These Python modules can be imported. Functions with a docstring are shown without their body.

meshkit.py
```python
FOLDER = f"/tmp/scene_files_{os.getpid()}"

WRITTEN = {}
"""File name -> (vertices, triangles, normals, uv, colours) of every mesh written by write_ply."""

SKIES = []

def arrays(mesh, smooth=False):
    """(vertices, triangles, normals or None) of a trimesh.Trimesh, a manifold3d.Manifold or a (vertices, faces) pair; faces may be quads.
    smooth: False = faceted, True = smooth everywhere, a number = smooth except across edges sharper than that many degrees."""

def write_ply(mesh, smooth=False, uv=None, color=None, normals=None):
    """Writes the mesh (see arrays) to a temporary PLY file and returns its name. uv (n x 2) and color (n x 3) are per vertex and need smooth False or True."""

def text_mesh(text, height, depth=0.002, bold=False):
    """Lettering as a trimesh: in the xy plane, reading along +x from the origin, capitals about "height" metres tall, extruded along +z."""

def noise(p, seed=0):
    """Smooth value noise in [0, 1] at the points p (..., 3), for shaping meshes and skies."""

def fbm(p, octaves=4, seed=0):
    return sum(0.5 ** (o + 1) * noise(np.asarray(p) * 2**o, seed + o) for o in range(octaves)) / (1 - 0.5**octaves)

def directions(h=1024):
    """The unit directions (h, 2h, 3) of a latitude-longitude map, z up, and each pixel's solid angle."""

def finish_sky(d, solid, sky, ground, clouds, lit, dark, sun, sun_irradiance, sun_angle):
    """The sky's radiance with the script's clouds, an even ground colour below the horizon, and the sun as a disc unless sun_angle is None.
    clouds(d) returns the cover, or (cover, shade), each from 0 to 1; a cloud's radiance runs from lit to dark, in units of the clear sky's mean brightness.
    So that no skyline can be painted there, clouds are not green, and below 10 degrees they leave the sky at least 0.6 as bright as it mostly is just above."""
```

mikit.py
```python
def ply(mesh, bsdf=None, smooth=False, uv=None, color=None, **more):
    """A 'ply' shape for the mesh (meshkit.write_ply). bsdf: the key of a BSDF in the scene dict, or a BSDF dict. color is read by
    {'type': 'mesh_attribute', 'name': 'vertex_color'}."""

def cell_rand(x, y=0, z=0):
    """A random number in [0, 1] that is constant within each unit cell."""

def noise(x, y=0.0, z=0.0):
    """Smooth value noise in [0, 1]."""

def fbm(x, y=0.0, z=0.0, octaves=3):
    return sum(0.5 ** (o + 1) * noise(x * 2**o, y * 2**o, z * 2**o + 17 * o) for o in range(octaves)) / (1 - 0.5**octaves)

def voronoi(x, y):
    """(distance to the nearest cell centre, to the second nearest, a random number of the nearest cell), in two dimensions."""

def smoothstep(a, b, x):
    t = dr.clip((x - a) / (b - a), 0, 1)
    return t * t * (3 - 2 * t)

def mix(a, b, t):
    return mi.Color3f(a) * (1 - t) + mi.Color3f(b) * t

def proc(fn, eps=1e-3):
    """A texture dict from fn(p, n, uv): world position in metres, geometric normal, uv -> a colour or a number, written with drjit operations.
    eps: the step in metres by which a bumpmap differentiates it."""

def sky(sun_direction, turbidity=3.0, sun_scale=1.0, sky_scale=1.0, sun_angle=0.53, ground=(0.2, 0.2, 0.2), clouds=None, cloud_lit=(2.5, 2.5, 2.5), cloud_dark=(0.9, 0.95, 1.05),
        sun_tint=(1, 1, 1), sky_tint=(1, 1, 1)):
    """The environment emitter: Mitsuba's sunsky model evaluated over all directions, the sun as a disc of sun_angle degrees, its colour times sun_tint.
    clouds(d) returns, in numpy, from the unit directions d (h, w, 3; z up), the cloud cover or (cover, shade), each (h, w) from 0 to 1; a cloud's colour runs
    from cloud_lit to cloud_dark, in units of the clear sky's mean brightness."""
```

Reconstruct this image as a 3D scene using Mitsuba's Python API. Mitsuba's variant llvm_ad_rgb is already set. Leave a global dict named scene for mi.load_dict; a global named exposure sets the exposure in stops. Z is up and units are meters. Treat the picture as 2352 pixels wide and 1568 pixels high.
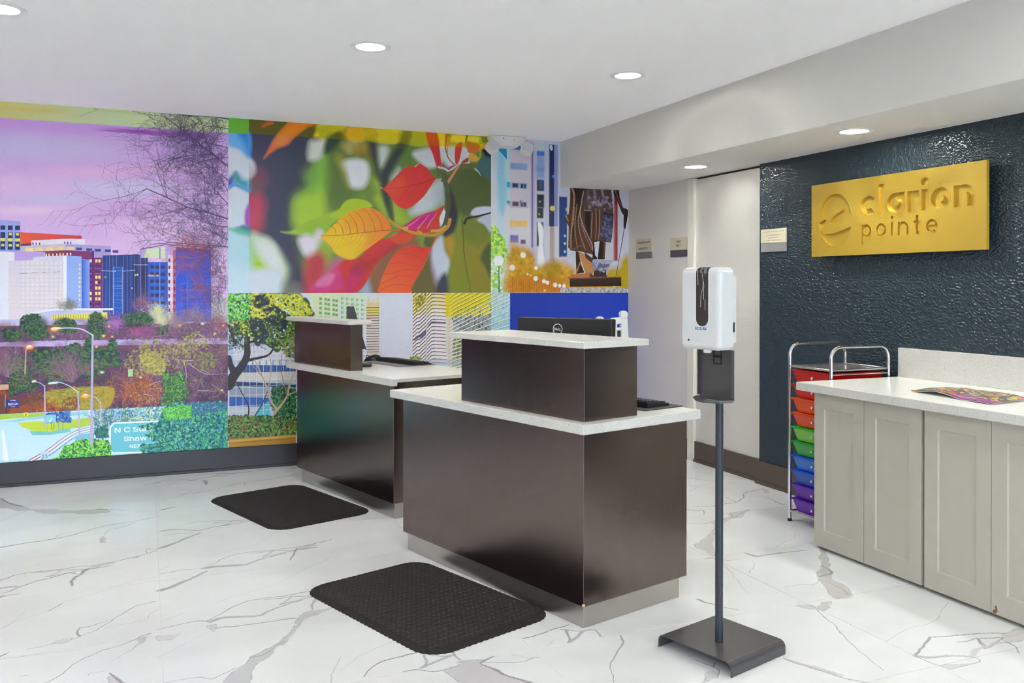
import math, random
import numpy as np, trimesh, shapely, mitsuba as mi, drjit as dr, mikit, meshkit
import manifold3d as m3
from shapely.geometry import Polygon, LineString, Point, box as sbox
from shapely.ops import unary_union
from mikit import proc, noise, fbm, voronoi, cell_rand, smoothstep, mix

T = mi.ScalarTransform4f
scene, labels = {'type': 'scene'}, {}

# ---------------------------------------------------------------- camera
YAW, ROLL, EYE = 0.3963007, 0.0018296, 1.28084
FOCAL = 2010.59            # in pixels of the 2352 x 1568 frame
fwd = np.array([math.sin(YAW), math.cos(YAW), 0.0])
right = np.array([math.cos(YAW), -math.sin(YAW), 0.0])
up = np.array([0, 0, 1.0]) * math.cos(ROLL) - right * math.sin(ROLL)
scene['camera'] = {'type': 'perspective', 'fov_axis': 'x', 'fov': math.degrees(2 * math.atan(1176 / FOCAL)), 'near_clip': 0.05, 'far_clip': 200.0,
                   'principal_point_offset_y': (784 - 655.79) / 1568,
                   'to_world': T().look_at(origin=[0, 0, EYE], target=[float(fwd[0]), float(fwd[1]), EYE], up=up.tolist())}

# ---------------------------------------------------------------- light
LAMP = 60.0                # radiance of the downlight lenses
LAMP_TINT = np.array([0.955, 0.985, 0.945])
exposure = 1.9
scene['sky'] = mikit.sky((0.35, -0.55, 0.75), turbidity=4.0, sun_scale=0.0, sky_scale=7.5, ground=(0.45, 0.45, 0.44),
                         clouds=lambda d: np.clip(meshkit.fbm(d * 3.0, 4, 5) * 1.6 - 0.3, 0, 1), cloud_lit=(1.5, 1.53, 1.6), cloud_dark=(0.95, 1.02, 1.12), sky_tint=(0.78, 0.96, 1.22))

# ---------------------------------------------------------------- helpers
def lin(h):
    h = h.lstrip('#')
    v = np.array([int(h[i:i + 2], 16) for i in (0, 2, 4)]) / 255.0
    return np.where(v <= 0.04045, v / 12.92, ((v + 0.055) / 1.055) ** 2.4)

def rgb(c):
    return {'type': 'rgb', 'value': [float(x) for x in (lin(c) if isinstance(c, str) else c)]}

def mat(key, color, rough=0.5, bump=None, bump_scale=1.0, **kw):
    b = {'type': 'principled', 'base_color': color if isinstance(color, dict) else rgb(color), 'roughness': rough, **kw}
    if bump is not None:
        b = {'type': 'bumpmap', 'arbitrary': proc(bump, eps=0.0012), 'scale': bump_scale, 'bsdf': b}
    scene[key] = {'type': 'twosided', 'bsdf': b}
    return key

def mesh_of(m):
    if isinstance(m, m3.Manifold):
        q = m.to_mesh()
        return trimesh.Trimesh(q.vert_properties[:, :3], q.tri_verts, process=False)
    return m

def box(x0, x1, y0, y1, z0, z1, bevel=0.0):
    if bevel <= 0:
        return trimesh.creation.box(bounds=[[x0, y0, z0], [x1, y1, z1]])
    b = bevel
    pts = []
    for sx, sy, sz in np.ndindex(2, 2, 2):
        X, Y, Z = (x0, x1)[sx], (y0, y1)[sy], (z0, z1)[sz]
        ix, iy, iz = (b, -b)[sx], (b, -b)[sy], (b, -b)[sz]
        pts += [[X, Y + iy, Z + iz], [X + ix, Y, Z + iz], [X + ix, Y + iy, Z]]
    return trimesh.convex.convex_hull(np.array(pts))

def rbox(x0, x1, y0, y1, z0, z1, r, n=16):
    s = m3.Manifold.sphere(r, n)
    return mesh_of(m3.Manifold.batch_hull([s.translate([x, y, z]) for x in (x0 + r, x1 - r) for y in (y0 + r, y1 - r) for z in (z0 + r, z1 - r)]))

def cyl(r, z0, z1, x=0, y=0, n=32):
    c = trimesh.creation.cylinder(r, z1 - z0, sections=n)
    c.apply_translation((x, y, (z0 + z1) / 2))
    return c

def extrude(poly, h, z=0.0):
    parts = []
    for g in getattr(poly, 'geoms', [poly]):
        if g.area > 1e-10:
            parts.append(trimesh.creation.extrude_polygon(g, h, engine='earcut'))
    m = trimesh.util.concatenate(parts)
    m.apply_translation((0, 0, z))
    return m

def frame(origin, xdir, ydir):
    x, y = np.array(xdir, float), np.array(ydir, float)
    x /= np.linalg.norm(x); y /= np.linalg.norm(y)
    m = np.eye(4)
    m[:3, 0], m[:3, 1], m[:3, 2], m[:3, 3] = x, y, np.cross(x, y), origin
    return m

def moved(m, mtx):
    m = mesh_of(m).copy()
    m.apply_transform(mtx)
    return m

def tube(pts, r, n=12, closed=False):
    p = np.array(pts, float)
    sph = []
    vs, fs = [], []
    t = np.gradient(p, axis=0) if not closed else np.roll(p, -1, 0) - np.roll(p, 1, 0)
    t /= np.linalg.norm(t, axis=1, keepdims=True)
    a = np.cross(t[0], [0.31, 0.2, 0.93]); a /= np.linalg.norm(a)
    ring = np.arange(n) * 2 * np.pi / n
    for i in range(len(p)):
        a = a - t[i] * (a @ t[i]); a /= np.linalg.norm(a)
        b = np.cross(t[i], a)
        vs.append(p[i] + r * (np.cos(ring)[:, None] * a + np.sin(ring)[:, None] * b))
    k = len(p)
    for i in range(k if closed else k - 1):
        for j in range(n):
            q = [i * n + j, i * n + (j + 1) % n, ((i + 1) % k) * n + (j + 1) % n, ((i + 1) % k) * n + j]
            fs += [[q[0], q[1], q[2]], [q[0], q[2], q[3]]]
    vs = np.vstack(vs)
    if not closed:
        c0, c1 = len(vs), len(vs) + 1
        vs = np.vstack([vs, p[:1], p[-1:]])
        for j in range(n):
            fs += [[c0, (j + 1) % n, j], [c1, (k - 1) * n + j, (k - 1) * n + (j + 1) % n]]
    return trimesh.Trimesh(vs, fs, process=False)

def arc(c, r, a0, a1, n, u, v):
    a = np.linspace(a0, a1, n)
    return [np.array(c) + r * (math.cos(x) * np.array(u) + math.sin(x) * np.array(v)) for x in a]

def lathe(profile, n=40):
    return trimesh.creation.revolve(np.array(profile, float), sections=n)

def rrect(w, h, r, n=8):
    return sbox(-w / 2 + r, -h / 2 + r, w / 2 - r, h / 2 - r).buffer(r, quad_segs=n)

taken = {}
def fresh(name):
    k = taken.get(name, 0)
    taken[name] = k + 1
    return name if k == 0 else f'{name}_{k:03d}'

def put(name, m, bsdf, parent=None, smooth=False, **more):
    key = fresh((parent + '__' if parent else '') + name)
    scene[key] = mikit.ply(mesh_of(m), bsdf, smooth=smooth, **more)
    return key

def thing(name, label, cat, group=None):
    key = fresh(name)
    labels[key] = {'label': label, 'category': cat}
    if group:
        labels[key]['group'] = group
    return key

def struct(name, m, bsdf, label=None, parent=None, smooth=False):
    key = put(name, m, bsdf, parent, smooth)
    labels[key] = {'kind': 'structure'}
    if label:
        labels[key]['label'] = label
    return key

def say(key, label):
    labels.setdefault(key, {})['label'] = label

# ---------------------------------------------------------------- flat print: inks as vector shapes, laid out in metres on the printed surface
class Print:
    """Vector inks (triangles, tapered strokes, soft spots), looked up through a grid. Coordinates are metres on the surface."""
    def __init__(self, x0, y0, x1, y1, cell, gain=1.0):
        self.b, self.cell, self.rows, self.gain = (x0, y0, x1, y1), cell, [], gain

    def _c(self, c):
        return (lin(c) if isinstance(c, str) else np.array(c, float)) * self.gain

    def _add(self, kind, geo, c, a, c2=None, grad=None, soft=0.0, mul=0.0):
        c = self._c(c) if not mul else (lin(c) if isinstance(c, str) else np.array(c, float))
        if c2 is None:
            e, g = c, (0, 0, 0)
        else:
            e = self._c(c2)
            gx, gy = grad[2] - grad[0], grad[3] - grad[1]
            q = gx * gx + gy * gy
            g = (gx / q, gy / q, -(gx * grad[0] + gy * grad[1]) / q)
        self.rows.append([kind, *geo, *c, a, *e, *g, soft, mul])

    def poly(self, pts, c, c2=None, grad=None, a=1.0, soft=0.0, mul=0.0, holes=()):
        P = pts if hasattr(pts, 'geom_type') else Polygon(np.reshape(pts, (-1, 2)))
        P = P.buffer(0)
        if soft > 0:
            n = 14 if soft > .03 else 7
            for k in range(1, n + 1):
                self.poly(P.buffer(soft * (0.5 - (k - 0.5) / n) * 1.0), c, c2, grad, a / (n - k + 1) if a == 1 else a / n, 0, mul)
            return
        for g in getattr(P, 'geoms', [P]):
            if g.is_empty or g.geom_type != 'Polygon' or g.area < 1e-8:
                continue
            v, f = trimesh.creation.triangulate_polygon(g, engine='earcut')
            for t in f:
                self._add(0, v[t].ravel(), c, a, c2, grad, 0, mul)

    def blob(self, pts, c, c2=None, grad=None, a=1.0, soft=0.0, mul=0.0):
        self.poly(spline(pts, True), c, c2, grad, a, soft, mul)

    def rect(self, x0, y0, x1, y1, c, c2=None, grad=None, a=1.0, mul=0.0):
        self.poly([x0, y0, x1, y0, x1, y1, x0, y1], c, c2, grad, a, 0, mul)

    def line(self, p, q, w0, w1, c, a=1.0, soft=0.25):
        self._add(1, (*p, *q, w0 / 2, w1 / 2), c, a, soft=soft)

    def curve(self, pts, w0, w1, c, a=1.0, smooth=True, soft=0.25, n=5):
        p = spline(pts, False, n) if smooth else np.reshape(pts, (-1, 2))
        k = len(p) - 1
        for i in range(k):
            self.line(p[i], p[i + 1], w0 + (w1 - w0) * i / k, w0 + (w1 - w0) * (i + 1) / k, c, a, soft)

    def spot(self, x, y, rx, ry=None, ang=0.0, c='#ffffff', a=1.0, soft=0.2):
        ry = rx if ry is None else ry
        k, s = math.cos(ang), math.sin(ang)
        self._add(2, (x, y, k / rx, s / rx, -s / ry, k / ry), c, a, soft=soft)

    def mesh(self, m, x, y, c, sx=1.0, a=1.0):
        """Lettering: the front faces of an extruded text mesh, laid flat."""
        f = m.faces[m.face_normals[:, 2] > 0.9]
        for t in f:
            v = m.vertices[t][:, :2] * [sx, 1] + [x, y]
            self._add(0, v.ravel(), c, a)

    def texture(self, base, relief=None):
        x0, y0, x1, y1 = self.b
        cs = self.cell
        nx, ny = int((x1 - x0) / cs) + 1, int((y1 - y0) / cs) + 1
        tab = np.array(self.rows, np.float64)
        kind, g, soft = tab[:, 0], tab[:, 1:7], tab[:, 17]
        X = np.where(kind[:, None] == 2, g[:, [0, 0, 0]], np.where(kind[:, None] == 1, g[:, [0, 2, 2]], g[:, [0, 2, 4]]))
        Y = np.where(kind[:, None] == 2, g[:, [1, 1, 1]], np.where(kind[:, None] == 1, g[:, [1, 3, 3]], g[:, [1, 3, 5]]))
        with np.errstate(all='ignore'):
            det = g[:, 2] * g[:, 5] - g[:, 3] * g[:, 4]
            ex = np.sqrt((g[:, 5] / det) ** 2 + (g[:, 3] / det) ** 2)
            ey = np.sqrt((g[:, 4] / det) ** 2 + (g[:, 2] / det) ** 2)
        w = np.maximum(g[:, 4], g[:, 5])
        px = np.where(kind == 2, ex, np.where(kind == 1, w, 0)) + 1e-4
        py = np.where(kind == 2, ey, np.where(kind == 1, w, 0)) + 1e-4
        lo_x, hi_x = X.min(1) - px, X.max(1) + px
        lo_y, hi_y = Y.min(1) - py, Y.max(1) + py
        pairs_c, pairs_i = [], []
        for i in range(len(tab)):
            a0, a1 = int((lo_x[i] - x0) / cs), int((hi_x[i] - x0) / cs)
            b0, b1 = int((lo_y[i] - y0) / cs), int((hi_y[i] - y0) / cs)
            a0, b0, a1, b1 = max(a0, 0), max(b0, 0), min(a1, nx - 1), min(b1, ny - 1)
            if a1 < a0 or b1 < b0:
                continue
            ca, cb = np.meshgrid(np.arange(a0, a1 + 1), np.arange(b0, b1 + 1))
            ca, cb = ca.ravel(), cb.ravel()
            if kind[i] == 0 and len(ca) > 6:      # leave out the cells that a large triangle does not touch
                tri = g[i].reshape(3, 2)
                d = np.array([[cs, 0], [0, cs], [cs, cs], [0, 0]])
                corner = np.stack([x0 + ca * cs, y0 + cb * cs], 1)[:, None] + d
                keep = np.ones(len(ca), bool)
                u, v = tri[1] - tri[0], tri[2] - tri[0]
                area = u[0] * v[1] - u[1] * v[0]
                for k in range(3):
                    e = tri[(k + 1) % 3] - tri[k]
                    side = (e[0] * (corner[..., 1] - tri[k, 1]) - e[1] * (corner[..., 0] - tri[k, 0])) * np.sign(area)
                    keep &= side.max(1) >= -1e-9
                ca, cb = ca[keep], cb[keep]
            pairs_c.append(cb * nx + ca)
            pairs_i.append(np.full(len(ca), i))
        c, i = np.concatenate(pairs_c), np.concatenate(pairs_i)
        order = np.lexsort((-i, c))
        c, i = c[order], i[order]
        off = np.searchsorted(c, np.arange(nx * ny + 1)).astype(np.uint32)
        W = 20
        full = np.zeros((len(tab), W), np.float32)
        full[:, :tab.shape[1]] = tab
        TAB, OFF, IDX = mi.Float(full.ravel()), mi.UInt32(off), mi.UInt32(i.astype(np.uint32))
        dr.eval(TAB, OFF, IDX)

        def at(x, y, bg):
            cell = mi.UInt32(dr.clip((y - y0) / cs, 0, ny - 1)) * nx + mi.UInt32(dr.clip((x - x0) / cs, 0, nx - 1))
            k, e = dr.gather(mi.UInt32, OFF, cell), dr.gather(mi.UInt32, OFF, cell + 1)

            def cond(k, e, Tr, Tg, Tb, R, G, B):
                return (k < e) & (Tr + Tg + Tb > 0.01)

            def body(k, e, Tr, Tg, Tb, R, G, B):
                j = dr.gather(mi.UInt32, IDX, k) * W
                q = lambda n: dr.gather(mi.Float, TAB, j + n)
                kd, g0, g1, g2, g3, g4, g5 = [q(n) for n in range(7)]
                dx, dy = x - g0, y - g1
                s0 = (g2 - g0) * dy - (g3 - g1) * dx
                s1 = (g4 - g2) * (y - g3) - (g5 - g3) * (x - g2)
                s2 = (g0 - g4) * (y - g5) - (g1 - g5) * (x - g4)
                tri = dr.select(((s0 >= 0) & (s1 >= 0) & (s2 >= 0)) | ((s0 <= 0) & (s1 <= 0) & (s2 <= 0)), 1.0, 0.0)
                ex, ey = g2 - g0, g3 - g1
                t = dr.clip((dx * ex + dy * ey) / dr.maximum(ex * ex + ey * ey, 1e-9), 0, 1)
                d1 = dr.sqrt(dr.square(dx - t * ex) + dr.square(dy - t * ey)) / dr.maximum(g4 + (g5 - g4) * t, 1e-5)
                u, v = g2 * dx + g3 * dy, g4 * dx + g5 * dy
                d2 = dr.sqrt(u * u + v * v)
                d = dr.select(kd < 1.5, d1, d2)
                rim = 1 - dr.clip((d - 1 + q(17)) / dr.maximum(q(17), 1e-4), 0, 1)
                rim = rim * rim * (3 - 2 * rim)
                a = dr.select(kd < 0.5, tri, rim) * q(10)
                h = dr.clip(q(14) * x + q(15) * y + q(16), 0, 1)
                c0, c1, c2 = q(7) + (q(11) - q(7)) * h, q(8) + (q(12) - q(8)) * h, q(9) + (q(13) - q(9)) * h
                mul = q(18)
                own = a * (1 - mul)
                return (k + 1, e, Tr * (1 - a + a * mul * c0), Tg * (1 - a + a * mul * c1), Tb * (1 - a + a * mul * c2),
                        R + Tr * own * c0, G + Tg * own * c1, B + Tb * own * c2)

            one, nil = mi.Float(1), mi.Float(0)
            k, e, Tr, Tg, Tb, R, G, B = dr.while_loop((k, e, one, one, one, nil, nil, nil), cond, body)
            return mi.Color3f(R + Tr * bg[0], G + Tg * bg[1], B + Tb * bg[2])
        return at

def spline(pts, closed=False, n=6):
    p = np.reshape(pts, (-1, 2)).astype(float)
    if closed:
        p = np.vstack([p[-1:], p, p[:2]])
    else:
        p = np.vstack([2 * p[0] - p[1], p, 2 * p[-1] - p[-2]])
    out = []
    for i in range(1, len(p) - 2):
        for t in np.arange(n) / n:
            out.append(0.5 * (2 * p[i] + (p[i + 1] - p[i - 1]) * t + (2 * p[i - 1] - 5 * p[i] + 4 * p[i + 1] - p[i + 2]) * t * t + (3 * p[i] - p[i - 1] - 3 * p[i + 1] + p[i + 2]) * t ** 3))
    if not closed:
        out.append(p[-2])
    return np.array(out)

# ---------------------------------------------------------------- room: floor level 0, mural wall y = YB, accent wall x = 3.683
YB, XR, XT, XS, ZC, ZS = 6.3587, 3.711, 3.683, 3.081, 2.44, 2.073
XL, YN = -3.6, -3.4
XM = -2.2            # left end of the mural

def paint_bump(p, n, uv):
    return (fbm(p.x * 55 + 3, p.y * 55, p.z * 55, 3) - 0.5) * 0.0022
def stipple(p, n, uv):                          # heavy rolled stipple of the dark wall
    v = noise(p.x * 120, p.y * 120 + 9, p.z * 120) * 0.6 + noise(p.x * 60, p.y * 60, p.z * 60 + 5) * 0.4
    return smoothstep(0.30, 0.75, v) * 0.0030
def plaster(p, n, uv):                          # trowelled texture, streaky along the horizontal
    return (fbm(p.x * 60, p.y * 45, p.z * 95, 3) - 0.5) * 0.0034

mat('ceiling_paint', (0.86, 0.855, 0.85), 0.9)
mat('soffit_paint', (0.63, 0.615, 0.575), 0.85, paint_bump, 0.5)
mat('wall_paint', (0.68, 0.64, 0.59), 0.65, plaster)
mat('panel_paint', (0.645, 0.61, 0.555), 0.6, plaster, 1.3)
mat('jamb_paint', (0.77, 0.74, 0.64), 0.5)
mat('teal_paint', (0.019, 0.036, 0.047), 0.26, stipple, 1.5, specular=0.55)
mat('dark_rubber', (0.036, 0.034, 0.037), 0.33)
mat('brown_rubber', (0.085, 0.060, 0.042), 0.38, lambda p, n, uv: fbm(p.x * 9, p.y * 9, p.z * 30) * 0.0008)
mat('gap_dark', (0.05, 0.035, 0.03), 0.9)

struct('ceiling', box(XL, XR + 0.1, YN, YB + 0.1, ZC, ZC + 0.1), 'ceiling_paint')
struct('wall_back', box(XL - 0.1, XR + 0.2, YB, YB + 0.12, 0, ZC), 'wall_paint')
struct('wall_left', box(XL - 0.12, XL, YN, YB, 0, ZC), 'wall_paint')
# beyond the left edge of the frame: a dark double door, which the raised box of the near desk mirrors
mat('door_wood', (0.020, 0.012, 0.009), 0.35)
d_ = struct('door_2', box(XL + .05, XM - .06, YB - .03, YB, 0, 2.12, .004), 'door_wood')
put('door_leaf', box(XL + .12, (XL + XM) / 2 - .006, YB - .042, YB - .029, .02, 2.06, .003), 'door_wood', d_)
put('door_leaf', box((XL + XM) / 2 + .0, XM - .12, YB - .042, YB - .029, .02, 2.06, .003), 'door_wood', d_)
# soffit along the right-hand wall
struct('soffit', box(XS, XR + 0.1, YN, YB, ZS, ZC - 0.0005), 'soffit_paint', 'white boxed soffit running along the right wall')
# right-hand wall: grey stretch by the mural, door jamb strip, recessed plaster panel, dark accent wall
struct('wall_right', box(XR, XR + 0.12, 5.47, YB, 0, ZS), 'wall_paint', 'warm grey wall between mural and door jamb')
struct('door_1', box(XR + 0.004, XR + 0.10, 4.628, 5.39, 0, 2.058), 'panel_paint', 'off-white textured plaster infill panel beside the dark wall')
struct('wall_lintel', box(XR + 0.02, XR + 0.12, 4.60, 5.47, 2.058, ZS), 'gap_dark')
struct('trim_1', box(XR - 0.018, XR + 0.05, 5.388, 5.472, 0, 2.068, 0.004), 'jamb_paint', 'cream door jamb strip')
struct('wall_accent', box(XT, XR + 0.14, YN, 4.63, 0, ZS), 'teal_paint', 'dark teal stippled accent wall')
# baseboards with a small shoe at the foot
def baseboard(name, x0, x1, y0, y1, h, side, m, label):
    b = struct(name, box(x0, x1, y0, y1, 0, h, 0.003), m, label)
    if side == 'y':
        s = box(x0, x1, y0 - 0.011, y0 + 0.004, 0, 0.02, 0.004)
    else:
        s = box(x0 - 0.011, x0 + 0.004, y0, y1, 0, 0.02, 0.004)
    put('shoe_moulding', s, m, b)
baseboard('baseboard_back', XM, XR, YB - 0.013, YB, 0.155, 'y', 'dark_rubber', 'dark grey baseboard under the mural')
baseboard('baseboard_right', XR - 0.012, XR, 5.47, YB - 0.013, 0.148, 'x', 'brown_rubber', 'brown baseboard on the grey wall')
baseboard('baseboard_panel', XR - 0.010, XR + 0.02, 4.655, 5.39, 0.148, 'x', 'brown_rubber', 'brown baseboard under the plaster panel')
baseboard('baseboard_accent', XT - 0.013, XT, YN, 4.652, 0.148, 'x', 'brown_rubber', 'brown baseboard under the dark accent wall')

# storefront behind the camera: daylight comes in here
mat('frame_metal', (0.10, 0.10, 0.105), 0.4)
scene['pane_glass'] = {'type': 'thindielectric', 'int_ior': 1.5}
wx0, wx1, wz0, wz1 = -2.1, 3.0, 0.12, 2.06
ring = sbox(XL - 0.1, 0, XR + 0.2, ZC).difference(sbox(wx0, wz0, wx1, wz1))
struct('wall_front', moved(extrude(ring, 0.12), frame((0, YN, 0), (1, 0, 0), (0, 0, 1))), 'wall_paint')
w = struct('window_1', moved(extrude(sbox(wx0, wz0, wx1, wz1).difference(unary_union([sbox(wx0 + 0.05 + i * 1.2625, wz0 + 0.05, wx0 + i * 1.2625 + 1.2625, wz1 - 0.05) for i in range(4)])), 0.06),
                           frame((0, YN - 0.02, 0), (1, 0, 0), (0, 0, 1))), 'frame_metal')
for i in range(4):
    put('pane', moved(extrude(sbox(wx0 + 0.04 + i * 1.2625, wz0 + 0.04, wx0 + 0.01 + i * 1.2625 + 1.2625, wz1 - 0.04), 0.0002), frame((0, YN - 0.05, 0), (1, 0, 0), (0, 0, 1))), 'pane_glass', w)

# ---------------------------------------------------------------- floor: large marble-look porcelain tiles, joints recessed
mat('grout', (0.62, 0.60, 0.57), 0.8)
struct('floor', box(XL, XR + 0.1, YN, YB, -0.08, -0.0015), 'grout', 'white floor with grey marble veins laid in large tiles')
tile_y = [2.81 + 0.638 * k for k in range(-10, 7)]
tile_x = [0.055 + 1.205 * k for k in range(-4, 5)]
floor_print = Print(XL, YN, XR + 0.1, YB, 0.03)
VEIN, VEIN2, PALE = '#8d898a', '#b3afae', '#cfcbc8'
def vein(pts, w0, w1, c=VEIN, a=0.75, soft=0.8):
    floor_print.curve(pts, w0, w1, c, a, True, soft, 4)
def band(pts, c='#b5b1b1', a=0.85):
    p = spline(pts, True, 4)
    rng = np.random.default_rng(len(p))
    floor_print.poly(p + rng.normal(0, 0.004, p.shape), c, a=a, soft=0)
    floor_print.curve(p, 0.006, 0.006, VEIN, 0.35, False, 0.9)
# far left tile
band([-0.935, 6.131, -0.805, 6.038, -0.746, 5.906, -0.659, 5.786, -0.603, 5.681, -0.5, 5.63, -0.412, 5.558, -0.305, 5.541, -0.22, 5.515, -0.178, 5.436, -0.254, 5.423, -0.298, 5.425, -0.416, 5.507, -0.482, 5.503, -0.534, 5.547, -0.599, 5.644, -0.663, 5.652, -0.745, 5.748, -0.891, 5.845])
vein([-0.258, 5.522, -0.18, 5.49, -0.102, 5.427], .016, .004)
vein([-0.793, 6.003, -0.75, 5.908, -0.715, 5.837, -0.649, 5.764], .012, .02, '#7d7980', .8)
vein([-0.805, 6.038, -0.764, 6.021, -0.733, 6.052], .012, .006)
vein([-0.627, 5.632, -0.683, 5.523, -0.727, 5.451, -0.77, 5.389], .01, .005, VEIN2)
vein([-0.657, 5.206, -0.547, 5.251, -0.464, 5.303, -0.404, 5.359, -0.288, 5.378], .003, .004, VEIN2)
vein([-0.641, 6.117, -0.59, 6.176, -0.536, 6.219], .004, .006, VEIN2)
vein([-0.713, 4.884, -0.654, 4.905, -0.599, 4.922, -0.524, 4.938, -0.46, 4.953, -0.409, 4.973, -0.353, 5, -0.288, 5.054, -0.221, 5.117, -0.133, 5.151, -0.049, 5.173, 0.071, 5.231], .022, .008)
vein([-0.654, 4.905, -0.599, 4.922, -0.575, 4.932], .03, .012, '#a5a1a2')
vein([-0.427, 4.953, -0.406, 5.029, -0.384, 5.042], .008, .006)
vein([-0.049, 5.14, -0.113, 5.073, -0.182, 5.025, -0.19, 4.94], .016, .006, VEIN2)
vein([-0.37, 4.993, -0.301, 4.972, -0.239, 4.968], .004, .004, VEIN2)
band([-0.208, 4.808, -0.207, 4.877, -0.197, 4.915, -0.183, 4.867, -0.184, 4.791])
vein([-0.594, 4.458, -0.514, 4.513, -0.399, 4.558, -0.311, 4.63], .004, .003, VEIN2, .6)
vein([-0.612, 4.381, -0.566, 4.372, -0.519, 4.411, -0.451, 4.421, -0.363, 4.423, -0.283, 4.432, -0.225, 4.423, -0.161, 4.448, -0.099, 4.464, -0.046, 4.497, -0, 4.515], .008, .012)
band([-0.24, 4.373, -0.221, 4.416, -0.152, 4.445, -0.127, 4.44, -0.175, 4.408, -0.216, 4.38], '#bcb8b8')
band([-0.065, 4.48, -0.042, 4.501, -0.017, 4.509, -0.033, 4.473], '#b5b1b1')
vein([0.059, 4.56, 0.029, 4.54, 0.011, 4.516, 0.003, 4.583, 0.023, 4.6, 0.059, 4.582], .008, .006)
vein([-0.01, 6.071, 0.038, 6.107, 0.094, 6.137], .006, .03)
vein([-0.489, 5.948, -0.394, 5.849, -0.329, 5.755, -0.232, 5.725], .003, .004, PALE)
vein([-0.278, 5.943, -0.196, 5.973, -0.137, 5.97], .003, .004, PALE)
# repeating X figure
for q in ([-0.346, 4.409], [0.567, 4.339], [0.435, 4.973], [0.466, 6.254], [0.554, 3.675], [2.798, 2.286]):
    x, y = q
    for dx, dy, ex, ey, w in ((-.10, .0, .0, .0, .012), (0, 0, -.055, -.075, .012), (.0, .0, .10, -.03, .014), (-.055, -.075, .11, -.028, .016), (.10, -.03, .19, -.02, .012), (.11, -.028, .20, -.02, .02)):
        vein([x + dx, y + dy, x + (dx + ex) / 2 + .004, y + (dy + ey) / 2 - .003, x + ex, y + ey], w, w * .8, '#9f9b9b', .7)
vein([-0.592, 4.334, -0.559, 4.367, -0.522, 4.41, -0.451, 4.425, -0.362, 4.421, -0.281, 4.433], .008, .01)
vein([-0.572, 4.173, -0.53, 4.18, -0.491, 4.222, -0.444, 4.278, -0.382, 4.31, -0.32, 4.349, -0.29, 4.336], .01, .016)
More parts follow.
